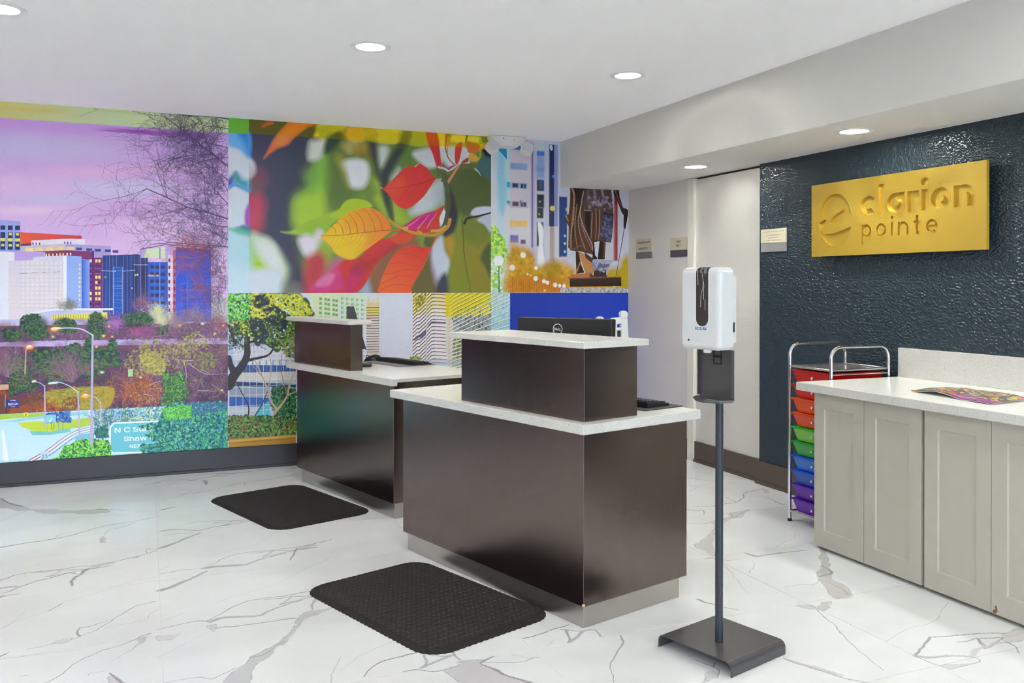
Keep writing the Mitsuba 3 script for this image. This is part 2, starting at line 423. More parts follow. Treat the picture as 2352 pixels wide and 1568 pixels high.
vein([-0.579, 4.244, -0.533, 4.244, -0.495, 4.234], .03, .016, '#a5a1a2')
vein([-0.558, 4.112, -0.524, 4.13, -0.478, 4.135], .03, .006, '#a5a1a2')
vein([-0.236, 4.38, -0.263, 4.325, -0.29, 4.246, -0.289, 4.159], .03, .016)
vein([-0.5, 3.755, -0.434, 3.814, -0.353, 3.872, -0.325, 3.912, -0.298, 3.967, -0.24, 3.999, -0.145, 4.055, -0.074, 4.116, 0.045, 4.15], .004, .004, VEIN2)
vein([-0.353, 3.876, -0.325, 3.912, -0.309, 3.945], .008, .008)
vein([-0.389, 3.5, -0.352, 3.504, -0.324, 3.503, -0.292, 3.521, -0.259, 3.518, -0.218, 3.552, -0.166, 3.597, -0.13, 3.645, -0.111, 3.689, -0.08, 3.73, -0.041, 3.791, -0, 3.818, 0.043, 3.831], .005, .008)
band([-0.302, 3.518, -0.284, 3.539, -0.242, 3.551, -0.258, 3.511, -0.282, 3.51], '#c6c2c2')
vein([-0.218, 3.552, -0.228, 3.593, -0.225, 3.637, -0.195, 3.637, -0.161, 3.654, -0.118, 3.688], .014, .004)
vein([-0.133, 3.599, -0.09, 3.613, -0.044, 3.613, -0.036, 3.626, 0.013, 3.634, 0.012, 3.675, 0.041, 3.731], .004, .006, VEIN2)
vein([-0.337, 3.154, -0.282, 3.188, -0.249, 3.233, -0.236, 3.267, -0.218, 3.307, -0.178, 3.354, -0.132, 3.386, -0.076, 3.411, -0.042, 3.435, -0.012, 3.467, 0.022, 3.486], .006, .008)
band([-0.027, 3.44, 0, 3.469, 0.022, 3.486, 0.003, 3.439, -0.015, 3.403, -0.022, 3.434], '#b5b1b1')
vein([-0.015, 3.403, -0.041, 3.358, -0.064, 3.327, -0.109, 3.274], .012, .003, VEIN2)
band([-0.112, 3.146, -0.1, 3.136, -0.087, 3.118, -0.068, 3.082, -0.102, 3.068], '#c0bcbc')
vein([-0.109, 3.181, -0.092, 3.138, -0.068, 3.082, -0.032, 2.995], .012, .02)
vein([-0.168, 3.182, -0.165, 3.198, -0.116, 3.202], .006, .004, VEIN2)
vein([-0.469, 3.458, -0.451, 3.474, -0.439, 3.492], .02, .006)
vein([-0.384, 3.268, -0.356, 3.265], .004, .006)
# second column
vein([0.105, 6.178, 0.193, 6.168, 0.279, 6.107], .02, .03, '#9f9b9b')
vein([0.123, 6.096, 0.219, 6.081], .012, .004, VEIN2)
vein([0.278, 6.095, 0.355, 6.153, 0.432, 6.174, 0.508, 6.17], .012, .014)
vein([0.155, 6.222, 0.287, 6.3, 0.438, 6.265, 0.566, 6.241, 0.699, 6.256, 0.836, 6.285, 0.923, 6.322], .004, .016)
band([0.343, 6.068, 0.37, 6.063, 0.367, 5.935, 0.35, 5.978], '#9f9b9b')
vein([0.092, 5.623, 0.159, 5.645, 0.206, 5.712, 0.273, 5.781], .006, .008)
vein([0.206, 5.712, 0.308, 5.737, 0.395, 5.781, 0.47, 5.821, 0.533, 5.879, 0.595, 5.91, 0.582, 5.823], .01, .01)
vein([0.632, 5.925, 0.767, 5.959, 0.873, 5.981, 0.962, 6.011], .01, .016, '#9f9b9b')
vein([0.873, 5.981, 0.938, 6.061], .01, .006)
vein([0.086, 5.371, 0.131, 5.401, 0.187, 5.431], .03, .006, '#9f9b9b')
vein([0.08, 4.91, 0.119, 4.918, 0.184, 4.888, 0.253, 4.847], .03, .018, '#a8a4a6')
vein([0.094, 4.825, 0.163, 4.82, 0.228, 4.809], .02, .01, VEIN2)
vein([0.124, 4.948, 0.188, 4.98, 0.262, 5.026, 0.351, 5.007, 0.431, 4.983, 0.505, 4.973], .004, .012)
vein([0.253, 4.847, 0.322, 4.883, 0.383, 4.892, 0.425, 4.908], .014, .014)
vein([0.066, 4.594, 0.109, 4.626, 0.17, 4.695, 0.217, 4.751, 0.266, 4.794], .04, .02, '#a39f9f', .8)
vein([0.192, 5.081, 0.317, 5.118, 0.424, 5.139], .003, .003, PALE)
vein([0.27, 4.355, 0.345, 4.403, 0.461, 4.46, 0.545, 4.534, 0.618, 4.641, 0.703, 4.727], .003, .004, VEIN2)
vein([0.236, 4.193, 0.283, 4.235, 0.337, 4.301, 0.395, 4.349, 0.469, 4.359, 0.561, 4.355, 0.675, 4.357, 0.755, 4.374, 0.863, 4.425], .006, .014)
vein([0.239, 4.186, 0.295, 4.199, 0.363, 4.189, 0.424, 4.17, 0.471, 4.208, 0.529, 4.242, 0.618, 4.278], .03, .02, '#a8a4a4')
vein([0.679, 4.335, 0.655, 4.249, 0.625, 4.163], .02, .012)
band([0.676, 4.315, 0.692, 4.343, 0.762, 4.371, 0.776, 4.359, 0.707, 4.316], '#b8b4b4')
vein([0.056, 4.237, 0.107, 4.282], .004, .006, VEIN2)
vein([0.059, 4.183, 0.109, 4.192, 0.146, 4.206, 0.236, 4.187], .008, .008)
vein([0.806, 4.134, 0.739, 4.072, 0.616, 3.977], .006, .003, VEIN2)
vein([0.052, 3.952, 0.098, 3.984, 0.147, 4.033, 0.197, 4.078, 0.251, 4.143], .04, .02, '#a8a4a4', .8)
vein([0.257, 4.185, 0.316, 4.186, 0.399, 4.165], .03, .02, '#a8a4a4')
vein([0.263, 3.706, 0.317, 3.757, 0.387, 3.787, 0.477, 3.822, 0.557, 3.888, 0.693, 4.038], .003, .003, VEIN2)
vein([0.22, 3.53, 0.27, 3.58, 0.323, 3.641, 0.38, 3.689, 0.461, 3.692, 0.536, 3.693, 0.619, 3.708, 0.676, 3.695], .008, .01)
vein([0.226, 3.519, 0.276, 3.535, 0.332, 3.526, 0.406, 3.509, 0.45, 3.549, 0.514, 3.582, 0.586, 3.614], .034, .016, '#aaa6a6')
vein([0.045, 3.513, 0.087, 3.522, 0.129, 3.536, 0.178, 3.543, 0.22, 3.526], .006, .01)
vein([0.046, 3.584, 0.086, 3.613, 0.14, 3.658], .004, .004, VEIN2)
band([0.212, 3.488, 0.242, 3.485, 0.246, 3.465, 0.234, 3.417, 0.221, 3.44], '#bdb9b9')
vein([0.239, 3.442, 0.305, 3.436, 0.36, 3.432, 0.429, 3.43, 0.492, 3.432, 0.542, 3.425], .01, .014)
band([0.699, 3.486, 0.65, 3.476, 0.605, 3.485, 0.56, 3.455, 0.528, 3.394, 0.509, 3.33, 0.468, 3.261, 0.43, 3.203, 0.382, 3.168, 0.337, 3.126, 0.309, 3.078, 0.277, 3.049, 0.232, 2.959, 0.256, 2.879, 0.304, 2.897, 0.322, 2.975, 0.337, 3.053, 0.387, 3.097, 0.425, 3.166, 0.466, 3.205, 0.514, 3.302, 0.568, 3.405, 0.626, 3.438], '#b6b2b3')
vein([0.337, 3.126, 0.377, 3.132, 0.42, 3.176, 0.462, 3.222], .008, .006, '#8a8688')
vein([0.28, 3.062, 0.242, 3.029, 0.198, 3.006, 0.163, 3.034, 0.111, 3.036, 0.06, 3.031], .006, .004)
vein([0.673, 3.675, 0.642, 3.602, 0.617, 3.54, 0.609, 3.498], .03, .014, '#a8a4a4')
band([0.04, 3.446, 0.082, 3.433, 0.12, 3.435, 0.084, 3.399, 0.041, 3.396], '#c6c2c2')
vein([0.038, 3.246, 0.078, 3.278, 0.136, 3.337, 0.17, 3.376, 0.216, 3.416], .004, .003, VEIN2)
vein([0.661, 2.832, 0.704, 2.89, 0.741, 2.92, 0.803, 2.936, 0.875, 2.949], .008, .016)
vein([0.596, 2.903, 0.667, 2.975, 0.74, 3.027, 0.822, 3.074], .003, .004, VEIN2)
vein([0.898, 2.927, 0.875, 2.844, 0.852, 2.825], .014, .02, '#a8a4a4')
vein([0.9, 2.926, 0.946, 2.885, 0.981, 2.875], .012, .018, '#aaa6a6')
vein([0.981, 2.875, 0.929, 2.854, 0.875, 2.836], .022, .02, '#aaa6a6')
vein([1.077, 2.955, 1.006, 2.917, 0.99, 2.88, 0.993, 2.828], .026, .01, '#a8a4a4')
vein([0.79, 2.819, 0.836, 2.816, 0.879, 2.782, 0.935, 2.779, 0.975, 2.786], .01, .012)
band([0.918, 2.778, 0.972, 2.788, 0.985, 2.819, 1.041, 2.816, 1.066, 2.798, 1.052, 2.771, 1.081, 2.703, 1.1, 2.648, 1.132, 2.612, 1.147, 2.569, 1.032, 2.531, 0.942, 2.61, 0.932, 2.702], '#bdb8ba')
vein([1.052, 2.771, 1.078, 2.712, 1.089, 2.672, 1.124, 2.623, 1.156, 2.55], .012, .02)
vein([1.057, 2.785, 1.112, 2.817], .02, .01)
vein([1.063, 2.782, 1.144, 2.753, 1.198, 2.739, 1.234, 2.754, 1.252, 2.746], .004, .006)
vein([1.177, 2.816, 1.203, 2.775, 1.22, 2.747], .004, .004, VEIN2)
vein([1.264, 2.916, 1.308, 2.921, 1.367, 2.94, 1.421, 2.953, 1.474, 2.971], .012, .012, '#8a8688')
vein([1.444, 2.928, 1.422, 2.851, 1.4, 2.822], .016, .012)
vein([1.433, 2.937, 1.491, 2.894, 1.541, 2.888, 1.534, 2.823], .014, .012, '#a39f9f')
vein([1.496, 2.887, 1.456, 2.856, 1.403, 2.821], .026, .022, '#a8a4a4')
vein([1.321, 2.824, 1.375, 2.865], .004, .003, VEIN2)
vein([1.605, 2.808, 1.594, 2.761, 1.559, 2.72, 1.527, 2.685, 1.479, 2.632, 1.441, 2.582, 1.419, 2.529, 1.396, 2.478], .012, .004)
vein([1.738, 2.525, 1.752, 2.478, 1.769, 2.447, 1.759, 2.412, 1.728, 2.386], .005, .008)
vein([1.79, 2.479, 1.766, 2.448], .01, .008)
band([1.707, 2.425, 1.744, 2.433, 1.74, 2.396, 1.702, 2.381, 1.657, 2.37, 1.692, 2.393], '#c0bcbc')
vein([2.082, 3.012, 2.092, 2.966, 2.112, 2.935, 2.132, 2.887, 2.169, 2.843], .02, .006)
# right of the desks
vein([3.342, 4.938, 3.386, 4.869, 3.445, 4.775], .012, .01)
vein([3.122, 4.613, 3.198, 4.645, 3.257, 4.707, 3.404, 4.735], .01, .005, VEIN2)
vein([2.906, 4.293, 2.991, 4.258, 3.058, 4.253, 3.159, 4.266, 3.232, 4.273, 3.334, 4.346, 3.4, 4.418, 3.467, 4.462, 3.586, 4.486], .01, .016)
band([3.599, 4.502, 3.618, 4.452, 3.557, 4.394, 3.53, 4.395], '#bdb9b5')
vein([3.251, 4.39, 3.233, 4.282], .008, .012)
vein([3.479, 4.346, 3.465, 4.254, 3.453, 4.155, 3.468, 4.097], .008, .018)
vein([2.87, 4.241, 2.898, 4.195, 2.938, 4.196, 2.886, 4.114], .016, .012)
vein([2.7, 3.989, 2.765, 3.955, 2.832, 3.958], .014, .016, '#a8a4a0')
band([2.841, 3.97, 2.877, 3.987, 2.989, 4.022, 3.044, 4.083, 3.199, 4.097, 3.123, 4.051, 3.046, 3.982, 2.996, 3.987, 2.926, 3.951, 2.827, 3.899, 2.742, 3.8, 2.616, 3.644, 2.493, 3.455, 2.488, 3.53, 2.497, 3.633, 2.57, 3.689, 2.671, 3.758, 2.744, 3.828, 2.812, 3.905], '#b9b5b0')
vein([3.047, 4.082, 3.005, 3.999, 3.09, 4.047, 3.147, 4.075], .012, .012, '#9f9b97')
vein([3.199, 4.097, 3.335, 4.094, 3.468, 4.097], .004, .004, PALE)
vein([2.426, 3.441, 2.47, 3.434, 2.507, 3.384, 2.566, 3.371], .02, .012, '#b3afaa')
vein([2.655, 3.443, 2.665, 3.396, 2.686, 3.375, 2.752, 3.378, 2.835, 3.375, 2.902, 3.372, 2.963, 3.371], .03, .012, '#a39f9b')
vein([2.862, 3.47, 2.955, 3.518, 3.049, 3.553, 3.12, 3.63, 3.158, 3.702, 3.237, 3.761], .005, .004, VEIN2)
vein([2.483, 3.199, 2.526, 3.23, 2.575, 3.271, 2.616, 3.333], .01, .005, VEIN2)
vein([2.452, 3.332, 2.408, 3.209, 2.361, 3.096, 2.322, 2.987], .008, .004, VEIN2)
band([3.145, 3.453, 3.114, 3.485, 3.014, 3.324, 2.933, 3.254, 2.881, 3.177, 2.772, 3.082, 2.728, 3.026, 2.658, 2.901, 2.607, 2.798, 2.699, 2.792, 2.768, 2.91, 2.772, 2.993, 2.835, 3.056, 2.874, 3.117, 2.927, 3.174, 3.037, 3.314], '#b2aeaa')
vein([2.865, 3.152, 2.831, 3.057, 2.737, 3.037], .01, .014, '#8a8682')
vein([2.724, 2.984, 2.724, 2.887, 2.692, 2.807], .008, .012, '#96928e')
vein([2.723, 3.021, 2.651, 2.965, 2.602, 2.986, 2.507, 2.99], .014, .004, VEIN2)
band([2.399, 2.794, 2.464, 2.791, 2.465, 2.746, 2.431, 2.748], '#c2beba')
band([2.476, 2.753, 2.532, 2.785, 2.575, 2.783, 2.514, 2.731, 2.468, 2.715], '#b9b5b0')
vein([2.461, 2.741, 2.437, 2.681, 2.414, 2.601, 2.364, 2.485, 2.324, 2.384, 2.293, 2.287, 2.276, 2.217], .008, .004, VEIN)
vein([2.026, 2.416, 2.046, 2.372, 2.066, 2.321, 2.092, 2.268, 2.111, 2.219, 2.16, 2.163], .022, .012, '#a8a4a2')
vein([2.029, 2.419, 2.06, 2.353, 2.083, 2.31, 2.116, 2.242], .012, .03, '#bdb9b7')
vein([2.459, 2.386, 2.61, 2.44, 2.737, 2.457, 2.816, 2.479, 2.883, 2.52, 3, 2.592], .004, .006, VEIN2)
vein([2.644, 2.359, 2.585, 2.324, 2.504, 2.282, 2.459, 2.254], .016, .014)
vein([2.645, 2.361, 2.732, 2.338, 2.803, 2.324, 2.873, 2.308, 2.941, 2.277, 3.004, 2.293], .012, .014)
vein([2.46, 2.259, 2.499, 2.234, 2.568, 2.219, 2.636, 2.177], .03, .02, '#b3afad')
vein([2.463, 2.253, 2.471, 2.196, 2.483, 2.165, 2.505, 2.144, 2.626, 2.141, 2.64, 2.18], .008, .01, '#a8a4a2')
band([2.49, 2.171, 2.577, 2.144, 2.498, 2.138, 2.479, 2.142], '#c2bebc')
vein([2.64, 2.18, 2.697, 2.211, 2.801, 2.225, 2.865, 2.218], .03, .02, '#bdb9b7')
vein([2.798, 2.286, 2.756, 2.234], .012, .01)
band([2.91, 2.27, 3.001, 2.294, 3.069, 2.287, 2.979, 2.221, 2.868, 2.217], '#c0bcba')
vein([2.868, 2.217, 2.856, 2.183, 2.821, 2.137], .012, .008)
# further veins towards the camera and the walls, drawn from the same repeat
rng = np.random.default_rng(11)
for k in range(46):
    x, y = rng.uniform(XL, 3.6), rng.uniform(YN, 2.3)
    if k > 38:
        x, y = rng.uniform(XL, -1.1), rng.uniform(2.3, 6.2)
    ang = rng.normal(0.35, 0.4)
    p = [[x, y]]
    for j in range(rng.integers(4, 9)):
        ang += rng.normal(0, 0.35)
        p.append([p[-1][0] + 0.16 * math.cos(ang), p[-1][1] + 0.16 * math.sin(ang)])
    vein(np.array(p).ravel(), rng.uniform(.004, .03), .004, rng.choice([VEIN, VEIN2]))
floor_at = floor_print.texture(None)

def marble(p, n, uv):
    jx, jy = (fbm(p.x * 22, p.y * 22, 0.0) - 0.5) * 0.016, (fbm(p.x * 22 + 40, p.y * 22, 3.0) - 0.5) * 0.016
    cloud = fbm(p.x * 1.7, p.y * 2.6, 1.0, 4)
    base = mix((0.655, 0.650, 0.630), (0.71, 0.71, 0.69), smoothstep(0.35, 0.65, cloud))
    return floor_at(p.x + jx, p.y + jy, base)
mat('marble_tile', proc(marble), 0.22, specular=0.45)
for i in range(len(tile_y) - 1):
    for j in range(len(tile_x) - 1):
        x0, x1, y0, y1 = max(tile_x[j], XL), min(tile_x[j + 1], XR), max(tile_y[i], YN), min(tile_y[i + 1], YB - 0.002)
        if x1 - x0 > 0.03 and y1 - y0 > 0.03:
            g = 0.0011
            put('tile', box(x0 + g, x1 - g, y0 + g, y1 - g, -0.01, 0, 0.0006), 'marble_tile', 'floor')

# ---------------------------------------------------------------- the printed mural (wall coordinates: x along the wall, z up)
GAIN = 1.13
art = city = Print(XM, 0.15, 0.53, ZC, 0.02, GAIN)
rs = np.random.default_rng(3)

def scatter(region, n, size, palette, a=1.0, stretch=1.8, soft=0.35, tilt=None):
    """Leaf-sized touches of ink spread over a region."""
    if size < .0195 and n >= 250:
        n, size = int(n * 1.7), size * .74
    P = region if hasattr(region, 'geom_type') else Polygon(np.reshape(region, (-1, 2))).buffer(0)
    x0, y0, x1, y1 = P.bounds
    k = 0
    cx = rs.uniform(x0, x1, n * 4); cy = rs.uniform(y0, y1, n * 4)
    ok = shapely.contains_xy(P, cx, cy)
    for x, y in zip(cx[ok][:n], cy[ok][:n]):
        s = size * rs.uniform(0.6, 1.4)
        art.spot(x, y, s * stretch / 2, s / 2, rs.uniform(0, math.pi) if tilt is None else rs.normal(tilt, 0.5), palette[rs.integers(len(palette))], a, soft)

def crown(x, z, rx, rz, n, size, dark, palette, lobes=7):
    """A tree crown: lobes of leaf touches over a dark mass."""
    art.spot(x, z, rx, rz, 0, dark, 0.85, 0.5)
    P = unary_union([shapely.affinity.translate(shapely.affinity.scale(Point(0, 0).buffer(1), rx * rs.uniform(.35, .55), rz * rs.uniform(.35, .55)), x + rx * rs.uniform(-.6, .6), z + rz * rs.uniform(-.6, .6)) for _ in range(lobes)])
    scatter(P, n, size, [dark] + palette)

def twigs(x, z, ang, ln, w, c, depth, spread=0.55, a=0.9, bend=0.25):
    n = 4
    for i in range(n):
        ang += rs.normal(0, bend)
        x2, z2 = x + ln / n * math.cos(ang), z + ln / n * math.sin(ang)
        art.line((x, z), (x2, z2), w, w * 0.86, c, a)
        x, z, w = x2, z2, w * 0.86
        if depth > 0:
            for _ in range(1 if depth < 3 else 2):
                twigs(x, z, ang + rs.choice([-1, 1]) * rs.uniform(0.3, 1.0) * spread * 1.6, ln * rs.uniform(0.42, 0.7), max(w * 0.62, .0021), c, depth - 1, spread, a, bend)

def windows(x0, z0, x1, z1, cols, rows, fw, fh, c, a=1.0, lit=None, plit=0.0):
    for i in range(cols):
        for j in range(rows):
            px, pz = x0 + (x1 - x0) * (i + 0.5) / cols, z0 + (z1 - z0) * (j + 0.5) / rows
            w, h = (x1 - x0) / cols * fw / 2, (z1 - z0) / rows * fh / 2
            art.rect(px - w, pz - h, px + w, pz + h, lit if (lit and rs.random() < plit) else c, a=a)

# ---- sunset city, the wide left-hand print
L, RG = XM, 0.527
art.rect(L, 1.2, RG, 2.335, '#e4c0ea', '#cea8e8', (0, 1.35, 0, 2.335))
def cloud(x, y, rx, rz, c, a, ang=0.0):
    art.spot(x, y, rx, rz, ang, c, a, 1.0)
for q, rx, rz, c, a in (([-0.759, 2.165], .45, .16, '#c9c4ec', .8), ([-0.41, 2.165], .5, .13, '#cfc0ea', .8), ([-0.145, 1.924], .55, .10, '#d3cdf0', .9), ([-0.539, 1.834], .5, .08, '#cfc4ec', .8), ([-0.697, 1.757], .4, .05, '#eccdec', .8),
                        ([-0.79, 1.916], .5, .12, '#e6c0ec', .8), ([-0.279, 2.02], .5, .07, '#e6b8e6', .8), ([0.129, 2.071], .5, .06, '#e4b4e6', .7), ([-0.145, 1.776], .5, .10, '#d6a8e4', .75), ([0.06, 1.656], .5, .12, '#eac0ea', .7),
                        ([-0.411, 2.295], .5, .06, '#cc9ce6', .6), ([-0.815, 2.309], .4, .08, '#d2a0e6', .6), ([0.413, 2.048], .3, .2, '#e0b0e8', .7), ([-0.409, 1.622], .5, .10, '#d6aee8', .6)):
    cloud(q[0], q[1], rx, rz, c, a, 0.03)
for q, rx, rz, a in (([0.024, 2.304], .42, .030, .75), ([-0.044, 2.303], .25, .018, .8), ([0.269, 2.306], .30, .028, .8), ([-0.213, 2.296], .15, .010, .7)):
    cloud(q[0], q[1], rx, rz, '#9a2cae', a, -0.02)
art.rect(L, 2.335, RG, 2.445, '#d6cf7c', '#cbdcb0', (-.9, 0, -.2, 0))
cloud(-.65, 2.40, .3, .03, '#d9c468', .7); cloud(.2, 2.38, .5, .06, '#dfe4a0', .6); cloud(-.15, 2.43, .25, .02, '#b8bf70', .5)
# bare tree reaching in from the right
for q, ang, ln, w in (([0.529, 2.431], 2.7, .34, .010), ([0.529, 2.454], 3.0, .30, .006), ([0.529, 2.362], 2.9, .28, .006), ([0.53, 2.1], 2.5, .52, .013), ([0.53, 2.231], 2.85, .36, .007), ([0.53, 2.008], 2.75, .34, .007), ([0.531, 1.738], 2.75, .56, .013), ([0.53, 1.838], 2.3, .36, .007), ([0.531, 1.684], 3.2, .34, .007), ([0.531, 1.546], 2.65, .50, .010),
                      ([0.53, 1.923], 2.2, .30, .006), ([0.531, 1.592], 2.9, .34, .006), ([0.53, 2.162], 3.1, .26, .006)):
    twigs(q[0], q[1], ang, ln, w, '#40305e' if q[1] > 2.0 else '#4a2a55', 3, .6, .92, .16)
for k in range(120):
    t = rs.random()
    x, z = .535 - .20 * t * t - .02, rs.uniform(1.12, 2.44)
    if abs(z - 2.02) < .05 and t > .4:
        continue
    twigs(x, z, rs.uniform(1.7, 3.5), rs.uniform(.10, .20), .0034, '#352a5c' if z < 2.33 else '#3c3418', 2, .7, .85)
for k in range(130):
    x, z = .53 - abs(rs.normal(0, .06)), rs.uniform(1.12, 2.44)
    twigs(x, z, rs.uniform(1.4, 3.9), .08, .0032, '#3c2c62' if z < 2.33 else '#3c3418', 1, .8, .85)
# skyline
def P(pts, c, c2=None, grad=None, a=1.0):
    art.poly(pts, c, c2, grad, a)
P([-0.739, 1.616, -0.386, 1.601, -0.386, 1.578, -0.469, 1.569, -0.675, 1.565, -0.675, 1.545, -0.738, 1.539], '#ea5530', '#c4284e', (-.70, 0, -.33, 0))
P([-0.738, 1.539, -0.675, 1.548, -0.675, 1.526, -0.738, 1.52], '#5a3050')
P([-0.676, 1.564, -0.461, 1.581, -0.368, 1.579, -0.368, 1.537, -0.469, 1.54, -0.676, 1.524], '#e9e2f2')
for u in (432, 472, 512, 815, 852, 890):
    P([-0.67, 1.551, -0.663, 1.551, -0.663, 1.536, -0.67, 1.536] if u == 432 else (np.reshape([-0.67, 1.551, -0.663, 1.551, -0.663, 1.536, -0.67, 1.536], (-1, 2)) + [(u - 432) * .000473, .0 if u < 600 else .010]).ravel(), '#4a3a80')
P([-0.776, 1.524, -0.478, 1.549, -0.473, 1.496, -0.776, 1.486], '#c9b8d0', '#d8c4c8', (-.8, 0, -.4, 0))
P([-0.478, 1.547, -0.212, 1.536, -0.212, 1.456, -0.317, 1.459, -0.478, 1.491], '#b49cd8')
for u in (300, 415, 540, 668, 795):
    x0, z0 = [-0.851, 1.732][0] + u * .000473, np.interp(u, (300, 795), ([-0.726, 1.506][1], [-0.515, 1.517][1]))
    art.rect(x0, z0 - .011, x0 + .046, z0 + .011, '#ecd49a')
for u, v_ in ((915, 452), (1040, 462), (1148, 468), (1275, 472), (1372, 482)):
    x0, z0 = [-0.851, 1.732][0] + u * .000473, [-0.463, 1.524][1] - (v_ - 452) * .00047
    art.rect(x0, z0 - .017, x0 + .034, z0, '#28368c')
P([-0.679, 1.492, -0.478, 1.505, -0.473, 1.467, -0.594, 1.46, -0.679, 1.454], '#8a2c58')
P([-0.478, 1.505, -0.317, 1.499, -0.317, 1.459, -0.262, 1.46, -0.261, 1.128, -0.341, 1.129, -0.342, 1.444, -0.478, 1.462], '#7c2068')
P([-0.326, 1.503, -0.313, 1.504, -0.312, 1.129, -0.326, 1.129], '#54206e')
for j in range(10):
    for x0 in (.0, .0, 1.0, 2.0):
        pass
x1_, z1_ = [-0.299, 1.439]; x2_, z2_ = [-0.281, 1.154]
for j in range(9):
    z = z1_ + (z2_ - z1_) * j / 8
    for x, dark in ((x1_, j in (1, 2, 8)), (x2_, j in (1, 2, 4, 8)), (x1_ - .034, j not in (0, 6, 7))):
        art.rect(x - .0068, z - .0095, x + .0068, z + .0095, '#3a1a70' if dark else '#f0dc86')
        art.rect(x - .0068, z - .0125, x + .0068, z - .0108, '#c8a8d8')
for u in (550, 585, 630, 678, 718, 755, 805, 845):
    x = [-0.851, 1.732][0] + u * .000473
    z = np.interp(u, (550, 845), ([-0.62, 1.472][1], [-0.493, 1.481][1]))
    art.rect(x - .004, z - .008, x + .004, z + .008, '#eedcae')
P([-0.851, 1.691, -0.738, 1.686, -0.737, 1.494, -0.851, 1.492], '#8d9ee0', '#a4a8e4', (0, 1.55, 0, 1.7))
for u in (38, 125, 210):
    for v_, h_, c in ((190, 60, '#1a2668'), (290, 80, '#1c2c74'), (350, 40, '#e4da5c'), (430, 110, '#18245f')):
        x, z = [-0.835, 1.642][0] + (u - 38) * .000473, [-0.835, 1.642][1] - (v_ - 190) * .00047
        art.rect(x - .0135, z - h_ * .000235, x + .0135, z + h_ * .000235, c)
    for v_ in (275, 425):
        if u != 38 or v_ == 425:
            x, z = [-0.835, 1.642][0] + (u - 38) * .000473, [-0.835, 1.642][1] - (v_ - 190) * .00047
            art.rect(x - .009, z - .008, x + .009, z + .008, '#ddd454')
P([-0.788, 1.495, -0.596, 1.491, -0.596, 1.46, -0.667, 1.457, -0.667, 1.435, -0.788, 1.429], '#c0a4e0')
P([-1.213, 1.521, -0.851, 1.49, -0.77, 1.486, -0.77, 1.429, -0.803, 1.429, -0.802, 1.057, -1.212, 1.054], '#e3e5f2', '#e9e6f2', (0, 1.15, 0, 1.6))
P([-0.803, 1.432, -0.664, 1.44, -0.664, 1.459, -0.473, 1.472, -0.473, 1.13, -0.559, 1.131, -0.632, 1.098, -0.725, 1.066, -0.802, 1.057], '#d8d6ea', '#e2d8e0', (0, 1.6, 0, 1.2))
P([-0.493, 1.466, -0.473, 1.472, -0.473, 1.13, -0.492, 1.13], '#eef0fb')
gx0, gz0 = [-0.736, 1.429]; gx1, gz1 = [-0.495, 1.131]
windows(gx0, gz1, gx1, gz0 + .005, 9, 11, .42, .6, '#ece4de', .8)
for j in range(11):
    z = gz1 + (gz0 - gz1) * j / 11
    art.line(([-0.801, 1.429][0], z + .004), (gx1, z), .0014, .0014, '#b9b4c8', .6)
for i in range(10):
    x = gx0 + (gx1 - gx0) * i / 9
    art.line((x, gz1), (x, gz0), .0010, .0010, '#c4becf', .5)
for a_, b_ in ((270, 365), (398, 492), (525, 620), (650, 750)):
    q, r_ = [-0.738, 1.353], [-0.534, 1.365]
    za = q[1] + (r_[1] - q[1]) * (a_ - 270) / 480
    art.line((q[0] + (a_ - 270) * .000473, za), (q[0] + (b_ - 270) * .000473, za + .003), .0035, .0035, '#8f8a80')
P([-0.473, 1.471, -0.386, 1.466, -0.385, 1.129, -0.473, 1.13], '#93aef2', '#9db4f2', (0, 1.6, 0, 1.2))
for j in range(60):
    z = [-0.473, 1.462][1] - j * .0056
    art.line(([-0.472, 1.452][0], z), ([-0.387, 1.453][0], z), .0008, .0008, '#7d98e4', .6)
for j in range(10):
    q = [-0.398, 1.412]
    art.rect(q[0] - .005, q[1] - .0285 * j - .008, q[0] + .005, q[1] - .0285 * j + .008, '#e8e572')
P([-0.386, 1.448, -0.339, 1.442, -0.339, 1.129, -0.385, 1.129], '#2858d0', '#86a6f2', ([-0.386, 1.448][0], 0, [-0.339, 1.442][0], 0))
# glass towers
P([-0.263, 1.475, -0.075, 1.484, -0.074, 1.417, 0.012, 1.414, 0.013, 1.041, -0.262, 1.045], '#15296e', '#233a92', (0, 1.6, 0, 1.2))
P([-0.142, 1.477, -0.075, 1.484, -0.074, 1.083, -0.141, 1.084], '#1c2f80')
P([-0.078, 1.417, 0.012, 1.414, 0.013, 1.082, -0.078, 1.083], '#21225e')
P([-0.045, 1.485, 0.012, 1.463, 0.012, 1.414, -0.074, 1.417, -0.075, 1.484], '#242a66')
for u in (118, 165, 220, 275, 330, 443, 500, 557, 613, 670, 785):
    q = [-0.26, 1.473]
    x = q[0] + (u - 118) * .000386
    art.line((x, q[1] + (.004 if u < 500 else .006)), (x, [-0.259, 1.085][1]), .0020, .0020, '#86a2e6', .85)
q, r_ = [-0.033, 1.511], [-0.029, 1.082]
art.line(q, r_, .005, .006, '#8a80cc')
P([-0.196, 1.399, -0.145, 1.4, -0.145, 1.084, -0.196, 1.084], '#1350b4')
for u in (292, 430):
    art.line(([-0.196, 1.399][0] + (u - 292) * .000386, [-0.196, 1.399][1]), ([-0.196, 1.399][0] + (u - 292) * .000386, [-0.196, 1.084][1]), .0028, .0028, '#a9c2f8')
